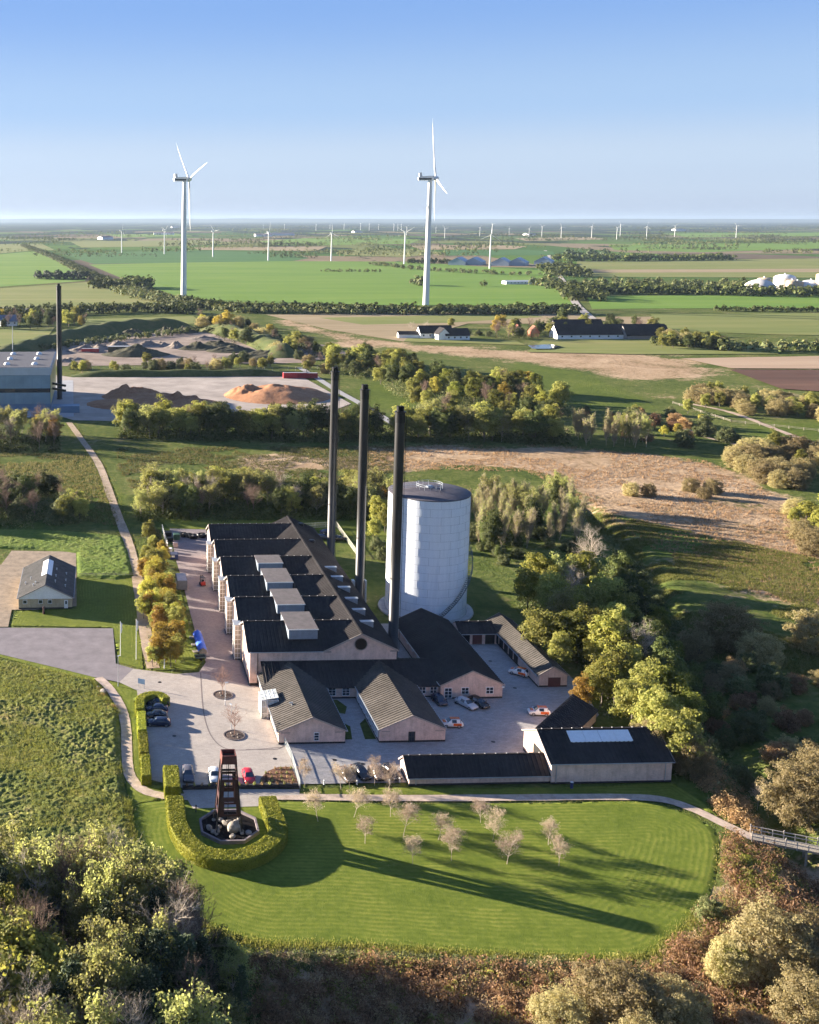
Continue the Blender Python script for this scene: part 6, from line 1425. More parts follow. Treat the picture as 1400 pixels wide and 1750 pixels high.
def reeds(name, label, poly, count, hr, mat, seed, blades=5, w=0.10):
    P_ = PW(poly); A = np.array(P_); lo, hi = A.min(0), A.max(0); rg = np.random.default_rng(seed); c = lo+(hi-lo)*rg.random((count*5, 2)); c = c[inside(P_, c[:, 0], c[:, 1])]
    c = c[(vnoise(c[:, 0], c[:, 1], 14, seed, 3) > -0.25)][:count]; n = len(c)*blades; C = np.repeat(c, blades, 0) + rg.normal(0, .3, (n, 2)); h = rg.uniform(*hr, n); an = rg.uniform(0, 6.28, n)
    z0 = np.full(n, -0.15); near = (C[:, 0] > -78) & (C[:, 0] < 258) & (C[:, 1] < 448); z0[near] = ground_z(C[near, 0], C[near, 1])
    s = np.array([h*0+w, h*0+w]).T; lean = rg.normal(0, .3, (n, 2))*h[:, None]
    a = np.stack([C[:, 0]-np.cos(an)*w, C[:, 1]-np.sin(an)*w, z0], 1); b = np.stack([C[:, 0]+np.cos(an)*w, C[:, 1]+np.sin(an)*w, z0], 1); t = np.stack([C[:, 0]+lean[:, 0], C[:, 1]+lean[:, 1], z0+h], 1)
    v = np.stack([a, b, t], 1).reshape(-1, 3); return tag(link(name, npmesh(name, v, tris=np.arange(3*n).reshape(-1, 3), mat=mat)), label, 'reeds', kind='stuff')
reeds('reed_heath', 'dry straw coloured reeds on the heath behind the tank', [(620,762),(960,760),(1210,788),(1330,848),(1410,900),(1420,1050),(1250,1000),(1110,935),(1010,866),(900,805),(640,805)], 6000, (0.25, 0.7), L_straw, 51, 6, 0.09)
reeds('rough_grass', 'rough green grass east of the stream', [(990,862),(1050,880),(1420,960),(1420,1160),(1230,1130),(1150,1070),(1080,970)], 22000, (0.25, 0.6), leafmat('leaf_rough', (0.07, 0.085, 0.02), (0.14, 0.145, 0.04), (0.25, 0.21, 0.09)), 52, 5, 0.07)
reeds('meadow_grass', 'long pale grass in the near left meadow', [(-60,1120),(95,1150),(160,1166),(205,1220),(210,1300),(226,1400),(234,1475),(180,1560),(-60,1590)], 26000, (0.35, 1.0), leafmat('leaf_meadow', (0.10, 0.12, 0.025), (0.20, 0.21, 0.05), (0.34, 0.29, 0.12)), 53, 6, 0.055)
reeds('meadow_grass', 'rough grass between the belts behind the hall', [(200,765),(690,762),(690,845),(235,845),(200,800)], 7000, (0.3, 0.8), leafmat('leaf_dull', (0.055, 0.062, 0.02), (0.115, 0.105, 0.04), (0.21, 0.165, 0.085), 0.35), 54, 5, 0.10)
reeds('meadow_grass', 'rough grass left of the dirt track', [(-60,775),(150,775),(185,840),(205,900),(140,890),(115,842),(-60,842)], 4000, (0.3, 0.8), MATS['leaf_dull'], 55, 5, 0.10)

for i_, (lb_, p_, n_, hr_) in enumerate((('dark undergrowth of the belt behind the hall', [(232,852),(690,854),(690,888),(240,890)], 420, (1.5, 4.5)), ('dark undergrowth of the belt left of the track', [(-70,845),(112,842),(140,894),(-70,908)], 200, (1.5, 4.5)), ('dark undergrowth of the long belt below the wood yard', [(206,730),(420,740),(700,744),(975,740),(970,760),(560,756),(210,752)], 420, (2, 6)),
        ('dark undergrowth of the mixed wood beyond the chimneys', [(560,612),(690,625),(790,655),(960,680),(990,722),(740,722),(700,690),(640,650),(560,640)], 420, (2, 6)), ('undergrowth of the bare belt below the power plant', [(-70,740),(104,740),(98,772),(-70,778)], 140, (1.5, 4.5)), ('dark undergrowth below the tall row east of the yard', [(885,1030),(1000,960),(1060,990),(1150,1130),(1240,1290),(1180,1290),(1080,1240),(1010,1200),(960,1120)], 300, (1.0, 3.0)), ('undergrowth in the copse beyond the rubble yard', [(330,547),(415,558),(525,594),(560,612),(490,612),(360,577)], 160, (2, 5)), ('shrubby mass around the long white farm', [(840,574),(960,562),(1110,562),(1125,573),(1040,571),(920,579),(850,583)], 120, (2, 5)))):
    scrub('undergrowth', lb_, p_, n_, hr_, L_scrub if i_ % 2 else L_dark, 300+i_, 60, 0.18)
# ---- small plants of the bed and the wall
rgt = np.random.default_rng(91)
tufts = []
for m_ in (L_straw, L_pale):
    p, d = tuft_mesh(rgt); v, q = quads_at(p, d, .07, rgt); tufts.append(npmesh('bedding_plant', v, quads=q, mat=m_))
for k in range(15):
    x = wa[0] + (wb_[0]-wa[0])*(k+.6)/15.5; o = link('bedding_plant', tufts[k % 2]); o.location = (x, wa[1]+.2, .6); o.rotation_euler.z = k
    tag(o, 'pale small plant on the low dark wall, %s from left' % ordw(k), 'plant', 'small plants on the low dark wall')
cands = []
for r_ in range(5):
    for c_ in range(8):
        px, py = 444+c_*9+r_*1.0, 1315+r_*7
        x, y = gp(px, py)
        if inside(bed, np.array([x]), np.array([y]))[0]: cands.append((x, y, r_))
rows = {}
for x, y, r_ in cands: rows.setdefault(r_, []).append((x, y))
for r_, ps in rows.items():
    for k, (x, y) in enumerate(ps):
        o = link('bedding_plant', tufts[(k+r_) % 2]); o.location = (x+random.uniform(-.1, .1), y+random.uniform(-.1, .1), .05); s = random.uniform(.7, 1.15); o.scale = (s, s, s)
        tag(o, 'small plant in the brown planting bed, row %s, %s from left' % (ordw(r_), ordw(k)), 'plant', 'small plants in the brown planting bed')

# ---- fences
def fence(name, label, line, h, post_step, rails, mat, mesh=False, mat_mesh=None, pw=.08, px=True):
    L = [gp(*p) for p in line] if px else line; t = thing(name, label, 'fence')
    for a, b_ in zip(L[:-1], L[1:]):
        a = Vector((*a, 0)); b_ = Vector((*b_, 0)); d = (b_-a).length; n = max(1, int(round(d/post_step)))
        for i in range(n+1): p = a.lerp(b_, i/n); MB().box(p.x-pw/2, p.x+pw/2, p.y-pw/2, p.y+pw/2, 0, h+.05).build('fence_post', mat, t)
        for z in rails: MB().bar(a+Vector((0, 0, z)), b_+Vector((0, 0, z)), .05, .09).build('rail', mat, t)
        if mesh:
            mm = MB(); k = int(d/.12)
            for i in range(k): p = a.lerp(b_, (i+.5)/k); mm.bar(p+Vector((0, 0, .08)), p+Vector((0, 0, h-.04)), .02)
            mm.build('wire_mesh', mat_mesh or M_galv, t)
    return t
fence('mesh_fence', 'pale mesh fence with gate between parking lot and wings', [(485,1270),(499,1300),(513,1348)], 1.5, 2.4, (.15, .8, 1.45), M_galv, True, plain('pale_mesh', (.5, .55, .5), .5))
fence('mesh_fence', 'pale fence behind the hall near the farthest chimney', [(520,903),(575,900),(612,952)], 1.6, 3.0, (.1, .8, 1.55), plain('fence_pale', (.5, .48, .38), .7), True, MATS['fence_pale'])
fence('post_fence', 'thin post fence along the wood yard', [(130,632),(300,632),(480,634),(640,628)], 2.4, 5.0, (1.2, 2.2), plain('yard_post', (.35, .32, .28), .8), pw=.16)
fence('post_fence', 'wire fence of pale posts on the far right meadow', [(1150,690),(1250,722),(1400,738)], 1.3, 6.0, (.6, 1.1), M_wood, pw=.16)
fence('post_fence', 'low post fence on the meadow by the yellow brick house', [(131,986),(231,985)], 1.0, 2.5, (.5, .9), M_wood, pw=.1)

# ---- timber footbridge
A, B = np.array(gp(1284, 1430)), np.array(gp(1450, 1463)); bd = B-A; BL = float(np.linalg.norm(bd))
bridge = thing('footbridge', 'weathered timber footbridge with railings over the stream', 'bridge', (A[0], A[1], .0), math.atan2(bd[1], bd[0]))
plank = MB().box(0, .19, -1.05, 1.05, .06, .12).mesh('plank', M_wood)
for i in range(int(BL/.22)): o = link('plank', plank, bridge); o.location = (i*.22, 0, random.uniform(0, .012))
M_rail = plain('pale_rail', (.48, .43, .37), .8, 0, .15, 3)
for s in (-1, 1):
    MB().box(0, BL, s*.85-.1, s*.85+.1, -.25, .055).build('beam', M_wood, bridge)
    for z in (.6, 1.1): MB().box(0, BL, s*1.1-.04, s*1.1+.04, z, z+.1).build('handrail', M_rail, bridge)
    for i in range(int(BL/1.45)+1): MB().box(i*1.45-.06, i*1.45+.06, s*1.1-.075, s*1.1+.075, -.2, 1.18 + (.25 if i % 3 == 0 else 0)).build('rail_post', M_rail, bridge)
    for i in range(int(BL/4.4)+1): MB().box(2.5+i*4.4, 2.75+i*4.4, s*1.0-.12, s*1.0+.12, -3.0, -.2).build('pile', M_wood, bridge)

# ---- yard clutter west of the hall
def container(px, py, L_, W_, H_, m_, label, rz=0, name='shipping_container', z=0.02):
    x, y = gp(px, py); t = thing(name, label, 'container', (x, y, z), rz)
    b_ = MB()
    pr = []; n = int(L_/.28)
    for i in range(n): pr += [(i*.28, 0), (i*.28+.12, 0), (i*.28+.14, .04), (i*.28+.26, .04)]
    for s in (-1, 1):
        vs = []; fs = []
        for u, d in pr: vs += [(s*(W_/2-d), u, .12), (s*(W_/2-d), u, H_-.1)]
        for i in range(len(pr)-1): fs.append((2*i, 2*i+2, 2*i+3, 2*i+1))
        b_.add(vs, fs)
    b_.box(-W_/2+.05, W_/2-.05, .05, pr[-1][0], .1, H_-.05); b_.build('corrugated_wall', m_, t)
    f = MB(); e = pr[-1][0]
    for xx in (-W_/2, W_/2):
        for yy in (0, e): f.box(xx-.06, xx+.06, yy-.06, yy+.06, 0, H_)
        f.box(xx-.05, xx+.05, .06, e-.06, 0, .12); f.box(xx-.05, xx+.05, .06, e-.06, H_-.11, H_-.005)
    f.build('frame', m_, t); MB().box(-W_/2+.08, W_/2-.08, .03, e-.03, H_-.05, H_+.005).build('container_roof', plain('container_top', (.30, .31, .33), .6), t)
    for s in (-1, 1): MB().box(s*W_/4-.5, s*W_/4+.5, -.05, 0.0, .2, H_-.2).build('door', m_, t)
    return t
container(311.5, 1009, 6.0, 2.4, 2.5, plain('container_grey', (.16, .17, .19), .5), 'grey shipping container beside the driveway')
t = container(298, 957, 2.6, 2.0, 1.5, M_dblue, 'dark blue waste container with white notice in the yard corner'); MB().box(-.75, .1, -.08, -.052, .75, 1.25).build('notice', M_white, t)
for i, (px, py, w, d, h, m_, lb) in enumerate(((290,944,1.3,1.2,1.1,M_white,'white crate behind the blue waste container'), (300,935,1.2,1.2,1.2,plain('crate_pink',(.5,.36,.3),.8),'pinkish crate in the yard corner'), (291,925,1.6,1.4,1.0,M_black,'black bin at the back of the yard corner'), (302,922,1.7,1.8,1.6,plain('bin_green',(.03,.08,.05),.6),'dark green bin at the back of the yard corner'), (287,918,2.0,2.0,1.5,M_black,'larger black bin against the white fence'))):
    x, y = gp(px, py); t = thing('waste_bin', lb, 'bin', (x, y, .02)); MB().prism([(-w/2, 0.1), (w/2, .1), (w/2+.08, h), (-w/2-.08, h)], -d/2, d/2, 'y').build('body', m_, t); MB().prism([(-w/2-.12, h), (w/2+.12, h), (w/2-.1, h+.12), (-w/2+.1, h+.12)], -d/2-.05, d/2+.05, 'y').build('lid', m_, t)
    for sx in (-1, 1): MB().box(sx*w/2*.8-.06, sx*w/2*.8+.06, -d/2*.7, d/2*.7, 0, .1).build('skid', M_black, t)
for i, (px, py, r_) in enumerate(((314,917,1.2),(331,920,1.5),(346,918,1.4),(323,918,1.1))):
    x, y = gp(px, py); t = thing('round_skip', 'round black skip at the end of the driveway, %s from left' % ordw(i), 'skip', (x, y, .02), i, 'black skips at the end of the driveway')
    MB().lathe([(r_*.8, 0), (r_, .9), (r_, 1.0), (r_*.9, 1.0), (r_*.8, .5), (.02, .45)], 18, close=False).build('bowl', M_black, t); MB().lathe([(r_*.85, .5), (r_*.5, .85), (.02, 1.1)], 12, close=False).build('rubble_fill', plain('skip_fill', (.06, .055, .05), .9, 0, .5, 3), t)
t = thing('flat_screen_fence', 'white plank screen beside the yard corner', 'fence'); a, b_ = gp(277, 906), gp(287, 940)
for i in range(10):
    p = Vector((*a, 0)).lerp(Vector((*b_, 0)), (i+.5)/10); MB().bar(p+Vector((0, -.0, .1)), p+Vector((0, 0, 1.9)), .12, .7).build('plank', M_white, t)
# forklift
x, y = gp(346, 1000); fk = thing('forklift', 'small red forklift truck on the driveway', 'forklift', (x, y, .02), R(100))
M_fk = plain('forklift_red', (.42, .04, .03), .4)
MB().prism([(-1.1, .25), (.7, .25), (.7, .75), (.1, .85), (-.3, 1.05), (-1.1, 1.1)], -.55, .55, 'y').build('body', M_fk, fk)
ro = MB()
for sx, sy in ((-.9, -.5), (-.9, .5), (.45, -.5), (.45, .5)): ro.bar((sx, sy, 1.0), (sx*.75, sy*.9, 2.1), .07)
ro.box(-.75, .45, -.5, .5, 2.1, 2.16); ro.build('overhead_guard', M_black, fk)
ms = MB(); ms.box(.78, .9, -.4, -.28, .1, 2.3).box(.78, .9, .28, .4, .1, 2.3).box(.78, .9, -.28, .28, 2.15, 2.28).box(.78, .9, -.28, .28, 1.0, 1.1); ms.build('mast', M_black, fk)
for s in (-1, 1): MB().box(.9, 2.0, s*.25-.06, s*.25+.06, .12, .18).build('fork', M_greysteel, fk)
for fx, r_ in ((.45, .33), (-.75, .27)):
    for s in (-1, 1): MB().lathe([(r_*.5, -.1), (r_, -.1), (r_, .1), (r_*.5, .1)], 14, (fx, s*.52, r_), 'y').build('wheel', M_rubber, fk)
MB().box(-.5, -.05, -.28, .28, .95, 1.1).box(-.55, -.42, -.28, .28, 1.1, 1.55).build('seat', M_black, fk)
# tarpaulin rack and frames
A2, B2 = gp(337, 1086), gp(347, 1118)
tp = thing('tarpaulin_rack', 'long bright blue tarpaulin over a rack beside the driveway', 'rack'); d = np.array(B2)-np.array(A2); n_ = np.array([-d[1], d[0]])/np.linalg.norm(d)
vs = []; fs = []
for i in range(13):
    p = np.array(A2)+d*i/12
    for u, z in ((-1.0, .55), (-.7, 1.0), (0, 1.35+.08*math.sin(i*1.7)), (.7, 1.0), (1.0, .45+.06*math.sin(i))): vs.append((p[0]+n_[0]*u, p[1]+n_[1]*u, z))
for i in range(12):
    for k in range(4): fs.append((i*5+k, i*5+k+1, (i+1)*5+k+1, (i+1)*5+k))
MB().add(vs, fs).build('tarpaulin', M_blue, tp, True)
for i in (0, 4, 8, 12):
    p = np.array(A2)+d*i/12; MB().box(p[0]-.8, p[0]+.8, p[1]-.08, p[1]+.08, 0, .9).build('trestle', M_wood, tp)
for i, (px, py) in enumerate(((330,1090),(333,1102),(336,1114))):
    x, y = gp(px, py); t = thing('timber_pallet', 'weathered timber pallet on the verge beside the blue tarpaulin, %s from back' % ordw(i), 'pallet', (x, y, .02), .1*i, 'pallets beside the blue tarpaulin')
    for k in range(6): MB().box(-.8+k*.28, -.8+k*.28+.2, -.6, .6, .14, .18).build('slat', M_wood, t)
    for k in (-.5, 0, .46): MB().box(-.8, .8, k, k+.1, 0, .14).build('bearer', M_wood, t)
x, y = gp(342, 1127); t = thing('flat_trailer', 'small dark trailer at the corner of the driveway verge', 'trailer', (x, y, .02), .15)
MB().box(-1.1, 1.1, -.8, .8, .45, .55).build('bed', M_black, t)
for b4 in ((-1.1, 1.1, -.8, -.76), (-1.1, 1.1, .76, .8), (-1.1, -1.06, -.76, .76), (1.06, 1.1, -.76, .76)): MB().box(*b4, .55, .85).build('side_board', plain('trailer_green', (.12, .17, .14), .6), t)
for s in (-1, 1): MB().lathe([(.15, -.08), (.3, -.08), (.3, .08), (.15, .08)], 14, (0, s*.88, .3), 'y').build('wheel', M_rubber, t)
MB().bar((1.1, 0, .5), (2.1, 0, .45), .08).build('drawbar', M_black, t)
x, y = gp(1083, 1344)
x, y = gp(977, 1347); t = thing('capped_post', 'small dark post with pale cap at the barn foot', 'pillar', (x, y, 0)); MB().box(-.2, .2, -.15, .15, 0, 1.0).build('post_body', M_dblue, t); MB().box(-.24, .24, -.19, .19, 1.0, 1.08).build('cap', M_white, t)  # plain upright post for an unclear figure at the barn foot
x, y = gp(75, 1049); t = thing('totem_post', 'small dark red post on the lawn before the yellow brick house', 'post', (x, y, 0)); MB().lathe([(.28, 0), (.25, 1.1), (.32, 1.15), (.30, 1.7), (.12, 1.8)], 10).build('shaft', M_rust, t); MB().box(-.4, .4, -.06, .06, 1.2, 1.5).build('board', M_door, t)
o = rock(*gp(176,1184), .3, .75, 'large pale boulder at the corner of the meadow by the path', None, 99); o['group'] = 'boulders along the meadow path'
o = rock(*gp(168,1176), .2, .5, 'flat pale boulder where path meets road', None, 98); o['group'] = 'boulders along the meadow path'
# manholes and a channel in the parking lot
for i, (px, py) in enumerate(((273,1166),(298,1258),(470,1297),(518,1299),(572,1299),(620,1306),(780,1202),(843,1268),(838,1130),(880,1176))):
    x, y = gp(px, py); o = MB().lathe([(.38, 0), (.38, .006), (.02, .008)], 16, (0, 0, 0), close=False).build('manhole_cover', M_black); o.location = (x, y, .024); tag(o, 'round black manhole cover in the paving, %s from left' % ordw(i), 'manhole', 'manhole covers in the paving')
strip('drain_channel', [gp(*p) for p in ((343,1150),(346,1200),(352,1235),(364,1262),(385,1279),(420,1282),(484,1277))], .22, .028, plain('channel_dark', (.17, .14, .13), .9))
strip('drain_channel', [gp(*p) for p in ((420,1281),(470,1281),(486,1275))], .2, .031, MATS['channel_dark'])

# ---- wood-fired plant on the left
fy = gp(80, 702)[1]; xr = gp(87, 700)[0]
def zat(px, py, Y):
    d_ = _fw*F_PX+_rt*(px-PX)-_up*(py-PY); return CAM_H+d_[2]*Y/d_[1]
ztop = zat(60, 627, fy); 
plant = thing('power_plant', 'boxy power plant with translucent panels and roof domes beside the single chimney', 'building')
PXL = xr - 52; dep = 62
zb1 = zat(60, 641, fy); zm0 = zat(60, 664, fy); zm1 = zat(60, 670.5, fy); zl = zat(60, 690, fy)
MB().box(PXL, xr, fy, fy+dep, 0, ztop-.6).build('core_wall', plain('plant_blue', (.12, .20, .30), .5, .2, .1, .1), plant)
MB().box(PXL-.3, xr+.3, fy-.3, fy+dep+.3, zb1, ztop-.3).build('parapet_band', plain('plant_grey', (.42, .47, .52), .45, .3, .06, .2), plant)
MB().box(PXL, xr, fy, fy+dep, ztop-.3, ztop-.2).build('flat_roof', plain('plant_roof', (.07, .07, .085), .8), plant)
M_poly = plain('ribbed_polycarbonate', (.20, .29, .34), .35, 0, .12, .12)
npan = 12; pw_ = 52/npan
for k in range(npan):
    x0 = PXL+pw_*k; 
    MB().box(x0+.06, x0+pw_-.06, fy-.28, fy-.02, zm1*1.0+.4, zb1-.15).build('facade_panel', M_poly, plant) if False else None
    MB().box(x0+.05, x0+pw_-.05, fy-.26, fy-.02, zm0+.1, zb1-.12).build('facade_panel', M_poly, plant)
    MB().box(x0+.05, x0+pw_-.05, fy-.26, fy-.02, zl, zm1-.1).build('facade_panel', M_poly, plant)
for k in range(12): MB().box(xr+.02, xr+.26, fy+5.2*k+.06, fy+5.2*k+5.1, zl, zb1-.12).build('facade_panel', plain('ribbed_yellow', (.50, .45, .16), .4), plant)
MB().box(PXL, xr, fy-.2, fy-.05, zm1-.05, zm0+.05).build('window_band', M_glass, plant)
for i in range(5):
    for j in range(3):
        MB().lathe([(1.5, 0), (1.5, .5), (1.1, 1.1), (.02, 1.35)], 14, (xr-8-i*13.5, fy+10+j*20, ztop-.2), close=False).build('roof_dome', M_white, plant, True)
for z in (8.5, 11): MB().bar((xr, fy+16, z), (xr+7, fy+8, z), 1.0).build('flue_duct', M_black, plant)
chp = gp(102, 682); chimney(chp[0], chp[1], 59.3, 'lone slim black chimney beside the power plant on the left', 1.25, group=None)
MB().box(xr+1, xr+14, fy-6, fy+1, .03, 3.2).build('side_annex', MATS['plant_blue'], plant)
# ---- heaps
def heap(name, px, py, rx, ry, h, mat, label, cat, seed, group=None, ridges=1.0):
    n = 44; cx, cy_ = gp(px, py); u = np.linspace(-1, 1, n); U, V = np.meshgrid(u, u); rr = np.sqrt(U**2+V**2)
    nz = vnoise(U*9+seed*13, V*9, 3.0, seed, 4); z = h*np.clip(1-rr**1.2+.55*ridges*nz*(1.05-rr), 0, None); z = np.where(rr >= 1, -.2, z)
    z = z*(.75+.5*vnoise(U*4+seed*7, V*4, 3, seed+3, 2)); idx = np.arange(n*n).reshape(n, n); q = np.stack([idx[:-1, :-1], idx[:-1, 1:], idx[1:, 1:], idx[1:, :-1]], -1).reshape(-1, 4)
    o = link(name, npmesh(name, np.stack([U.ravel()*rx, V.ravel()*ry, z.ravel()], 1), quads=q, mat=mat, smooth=False)); o.location = (cx, cy_, .03); return tag(o, label, cat, group)
M_chip = mottled('wood_chips', [(.35, (.22, .10, .05)), (.5, (.34, .17, .09)), (.65, (.46, .25, .14))], (.05, .4, 2), (.4, .3, .3), bump=.3, bscale=.8)
heap('chip_heap', 262, 690, 34, 22, 6.5, M_chip, 'broad dark orange wood chip heap nearer the power plant', 'heap', 3, 'wood chip heaps', 1.6)
heap('chip_heap', 232, 678, 18, 14, 7, M_chip, 'small wood chip heap behind the broad one', 'heap', 5, 'wood chip heaps', 1.4)
heap('chip_heap', 310, 692, 16, 14, 7, M_chip, 'lower end heap of dark wood chips', 'heap', 6, 'wood chip heaps', 1.5)
heap('chip_heap', 474, 676, 28, 28, 9, M_chip, 'tall smooth orange wood chip heap near the red containers', 'heap', 8, 'wood chip heaps', .5)
heap('chip_heap', 428, 676, 14, 14, 6, M_chip, 'scooped wood chip heap at the foot of the tall one', 'heap', 9, 'wood chip heaps', 2.0)
M_rub = mottled('rubble', [(.35, (.10, .085, .07)), (.5, (.22, .18, .15)), (.65, (.34, .29, .25))], (.1, .6, 2), (.4, .3, .3), bump=.3, bscale=.8)
M_soil = mottled('dark_soil', [(.35, (.035, .035, .025)), (.5, (.07, .065, .04)), (.65, (.11, .10, .06))], (.1, .6, 2), (.4, .3, .3), bump=.3, bscale=.8)
for i, (px, py, rx, ry, h, m_) in enumerate(((145,600,14,10,4,M_rub),(170,596,12,10,5,M_rub),(200,593,14,10,4,M_rub),(232,606,24,16,9,M_soil),(232,572,14,12,7,M_soil),(285,568,10,9,6,M_soil),(315,568,12,10,7,M_soil),(255,592,12,8,5,M_rub),(275,590,10,9,4,M_rub),(300,594,9,8,4,M_rub),(340,596,16,12,5,M_soil),(375,590,14,12,6,M_soil),(395,600,18,12,6,M_soil),(350,580,14,8,3,M_rub),(128,615,8,6,2.5,M_rub),(110,618,7,5,2,M_rub),(420,612,20,10,4,M_soil),(460,606,16,12,5,M_soil))):
    heap('rubble_heap', px, py, rx, ry, h, m_, '%s heap in the rubble yard, %s in sequence' % ('pale rubble' if m_ is M_rub else 'dark soil', ordw(i)), 'heap', 20+i, 'heaps in the rubble yard', 1.5)
M_redc = plain('container_red', (.42, .03, .04), .5)
container(484, 646, 14.0, 3.0, 3.2, M_redc, 'red container nearer the tall chip heap', R(-90), z=.04); container(508, 646, 12.0, 3.0, 3.0, plain('container_dkred', (.30, .02, .03), .5), 'darker red container at the yard edge', R(-90), z=.04)
container(140, 602, 12.0, 3.0, 2.6, M_redc, 'red container among the rubble heaps', R(-90), z=.04); container(185, 604, 18.0, 6.0, 5, plain('store_brown', (.10, .085, .06), .8), 'dark brown store box in the rubble yard', R(-90), z=.04); container(205, 601, 7.0, 3.0, 3, P_white, 'white cabin in the rubble yard', R(-90), z=.04)
# earth bank round the rubble yard
def bank(label, line, w, h, mat):
    L = smooth_line([gp(*p) for p in line], 10); V = []; n = len(L); prof = ((-.5, -.2), (-.3, .6), (-.1, 1), (.1, 1), (.3, .6), (.5, -.2))
    for i, p in enumerate(L):
        a = np.array(L[max(0, i-1)]); b_ = np.array(L[min(n-1, i+1)]); dd = (b_-a)/np.linalg.norm(b_-a); nn = np.array([-dd[1], dd[0]]); e = min(1, i/3, (n-1-i)/3)
        for u, z in prof: V.append((p[0]+nn[0]*w*u, p[1]+nn[1]*w*u, (z*h*(1+.12*math.sin(i*1.3+u)) if z > 0 else z)*e - (.1 if e == 0 else 0)))
    k = len(prof); fs = [(i*k+j, i*k+j+1, (i+1)*k+j+1, (i+1)*k+j) for i in range(n-1) for j in range(k-1)]
    o = MB().add(V, fs).build('earth_bank', mat, None, True); o['kind'] = 'structure'; return o
M_bank = mottled('bank_grass', [(.36, (.04, .06, .018)), (.5, (.075, .09, .028)), (.64, (.14, .12, .05))], (.03, .2, 1), (.4, .35, .25), bump=.3, bscale=.6)
bank('', [(-60,632),(10,610),(70,592),(150,572),(230,560),(330,558)], 26, 7, M_bank)
bank('', [(355,562),(420,578),(470,598),(490,612)], 26, 7, M_bank)
bank('', [(122,642),(300,642),(515,640)], 10, 3.4, M_bank)

# ---- farms and far buildings
def farm(name, label, px, py, L_, W_, eave, ridge, wallm, roofm, rz, cat='farmhouse', wins=0, group=None):
    x, y = gp(px, py); t = thing(name, label, cat, (x, y, 0), rz, group)
    MB().prism([(-W_/2, -.14), (W_/2, -.14), (W_/2, eave), (0, ridge-.15), (-W_/2, eave)], -L_/2, L_/2, 'x').build('wall', wallm, t)
    for s in (-1, 1):
        o = .4; sl = (ridge-eave)/(W_/2)
        MB().add([(-L_/2-o, s*(W_/2+o), eave-o*sl), (L_/2+o, s*(W_/2+o), eave-o*sl), (L_/2+o, 0, ridge), (-L_/2-o, 0, ridge), (-L_/2-o, s*(W_/2+o), eave-o*sl+.25), (L_/2+o, s*(W_/2+o), eave-o*sl+.25), (L_/2+o, 0, ridge+.25), (-L_/2-o, 0, ridge+.25)], [(0,1,2,3),(7,6,5,4),(0,4,5,1),(1,5,6,2),(2,6,7,3),(3,7,4,0)]).build('roof_slope', roofm, t)
    for k in range(wins):
        u = -L_/2+L_*(k+.5)/wins; MB().box(u-.6, u+.6, -W_/2-.06, -W_/2-.003, eave*.4, eave*.75).build('window', M_glass, t)
    return t
M_wwall = plain('limewash', (.80, .79, .77), .7, 0, .05, .3)
farm('farmhouse', 'white farmhouse with steep dark roof, the left gabled part', 742, 577, 26, 10, 4.2, 9.5, M_wwall, M_roof, R(4), wins=5, group='white farmhouse group')
farm('farmhouse', 'front white gable of the farmhouse with dark roof', 778, 580, 19, 10, 3.6, 8.5, M_wwall, M_roof, R(4), wins=4, group='white farmhouse group')
farm('farmhouse', 'middle white gable of the farmhouse', 755, 580, 10, 9, 4.5, 9, M_wwall, M_roof, R(94), group='white farmhouse group')
farm('farm_shed', 'low dark shed beside the white farmhouse', 700, 577, 18, 8, 3, 5, M_wwall, M_roof, R(-6), 'shed')
farm('long_barn', 'very long low white barn with a dark roof', 1040, 577, 88, 15, 3.4, 10.5, M_wwall, M_roof, R(1), 'barn', wins=12)
farm('long_barn', 'dark barn behind the long white barn', 985, 569, 40, 14, 4, 11, M_roof2, M_roof, R(2), 'barn')
farm('farm_shed', 'grey stone end of the long white barn', 1100, 578, 34, 14.5, 3.2, 10.2, plain('grey_stone', (.25, .23, .22), .9), M_roof, R(1), 'barn')
farm('cottage', 'small red brick cottage among trees by the farm', 912, 575, 9, 7, 4, 8.5, plain('red_brick', (.34, .12, .07), .9), plain('red_tile', (.28, .10, .06), .85), R(80), 'cottage')
farm('cottage', 'small cream cottage among trees by the farm', 884, 572, 9, 7, 4, 8, plain('cream_wall', (.6, .48, .33), .8), plain('red_tile', (.28, .10, .06), .85), R(75), 'cottage')
farm('cottage', 'small white house with blue roof at the left edge', 13, 556, 15, 10, 4, 9, M_wwall, plain('blue_slate', (.10, .15, .22), .6), R(20), 'house', wins=3)
for i, (px, py) in enumerate(((785,452),(812,452),(858,453),(886,453),(930,451))):
    farm('blue_barn', 'wide blue grey barn on the far fields, %s from left' % ordw(i), px, py, 60, 34, 6, 15, plain('barn_wall', (.30, .36, .42), .6), plain('barn_blue', (.30, .37, .44), .5, .2), R(62), 'barn', group='blue grey barns on the far fields')
farm('greenhouse', 'long low white building on the green field before the blue barns', 888, 485, 46, 16, 3.5, 5, M_wwall, plain('pale_roof', (.42, .46, .5), .5), R(3), 'building', wins=9)
for i, (px, py, L_) in enumerate(((280,401,120),(450,404,90),(480,402,150),(300,389,90),(610,398,60),(1160,394,120),(905,403,70),(180,409,60))):
    farm('far_farm', 'tiny pale farm building on the far plain, %s in sequence' % ordw(i), px, py, L_, 40, 9, 15, M_wwall, plain('far_roof', (.3, .22, .2), .8), R(5*i), 'farm', group='tiny farm buildings on the far plain')
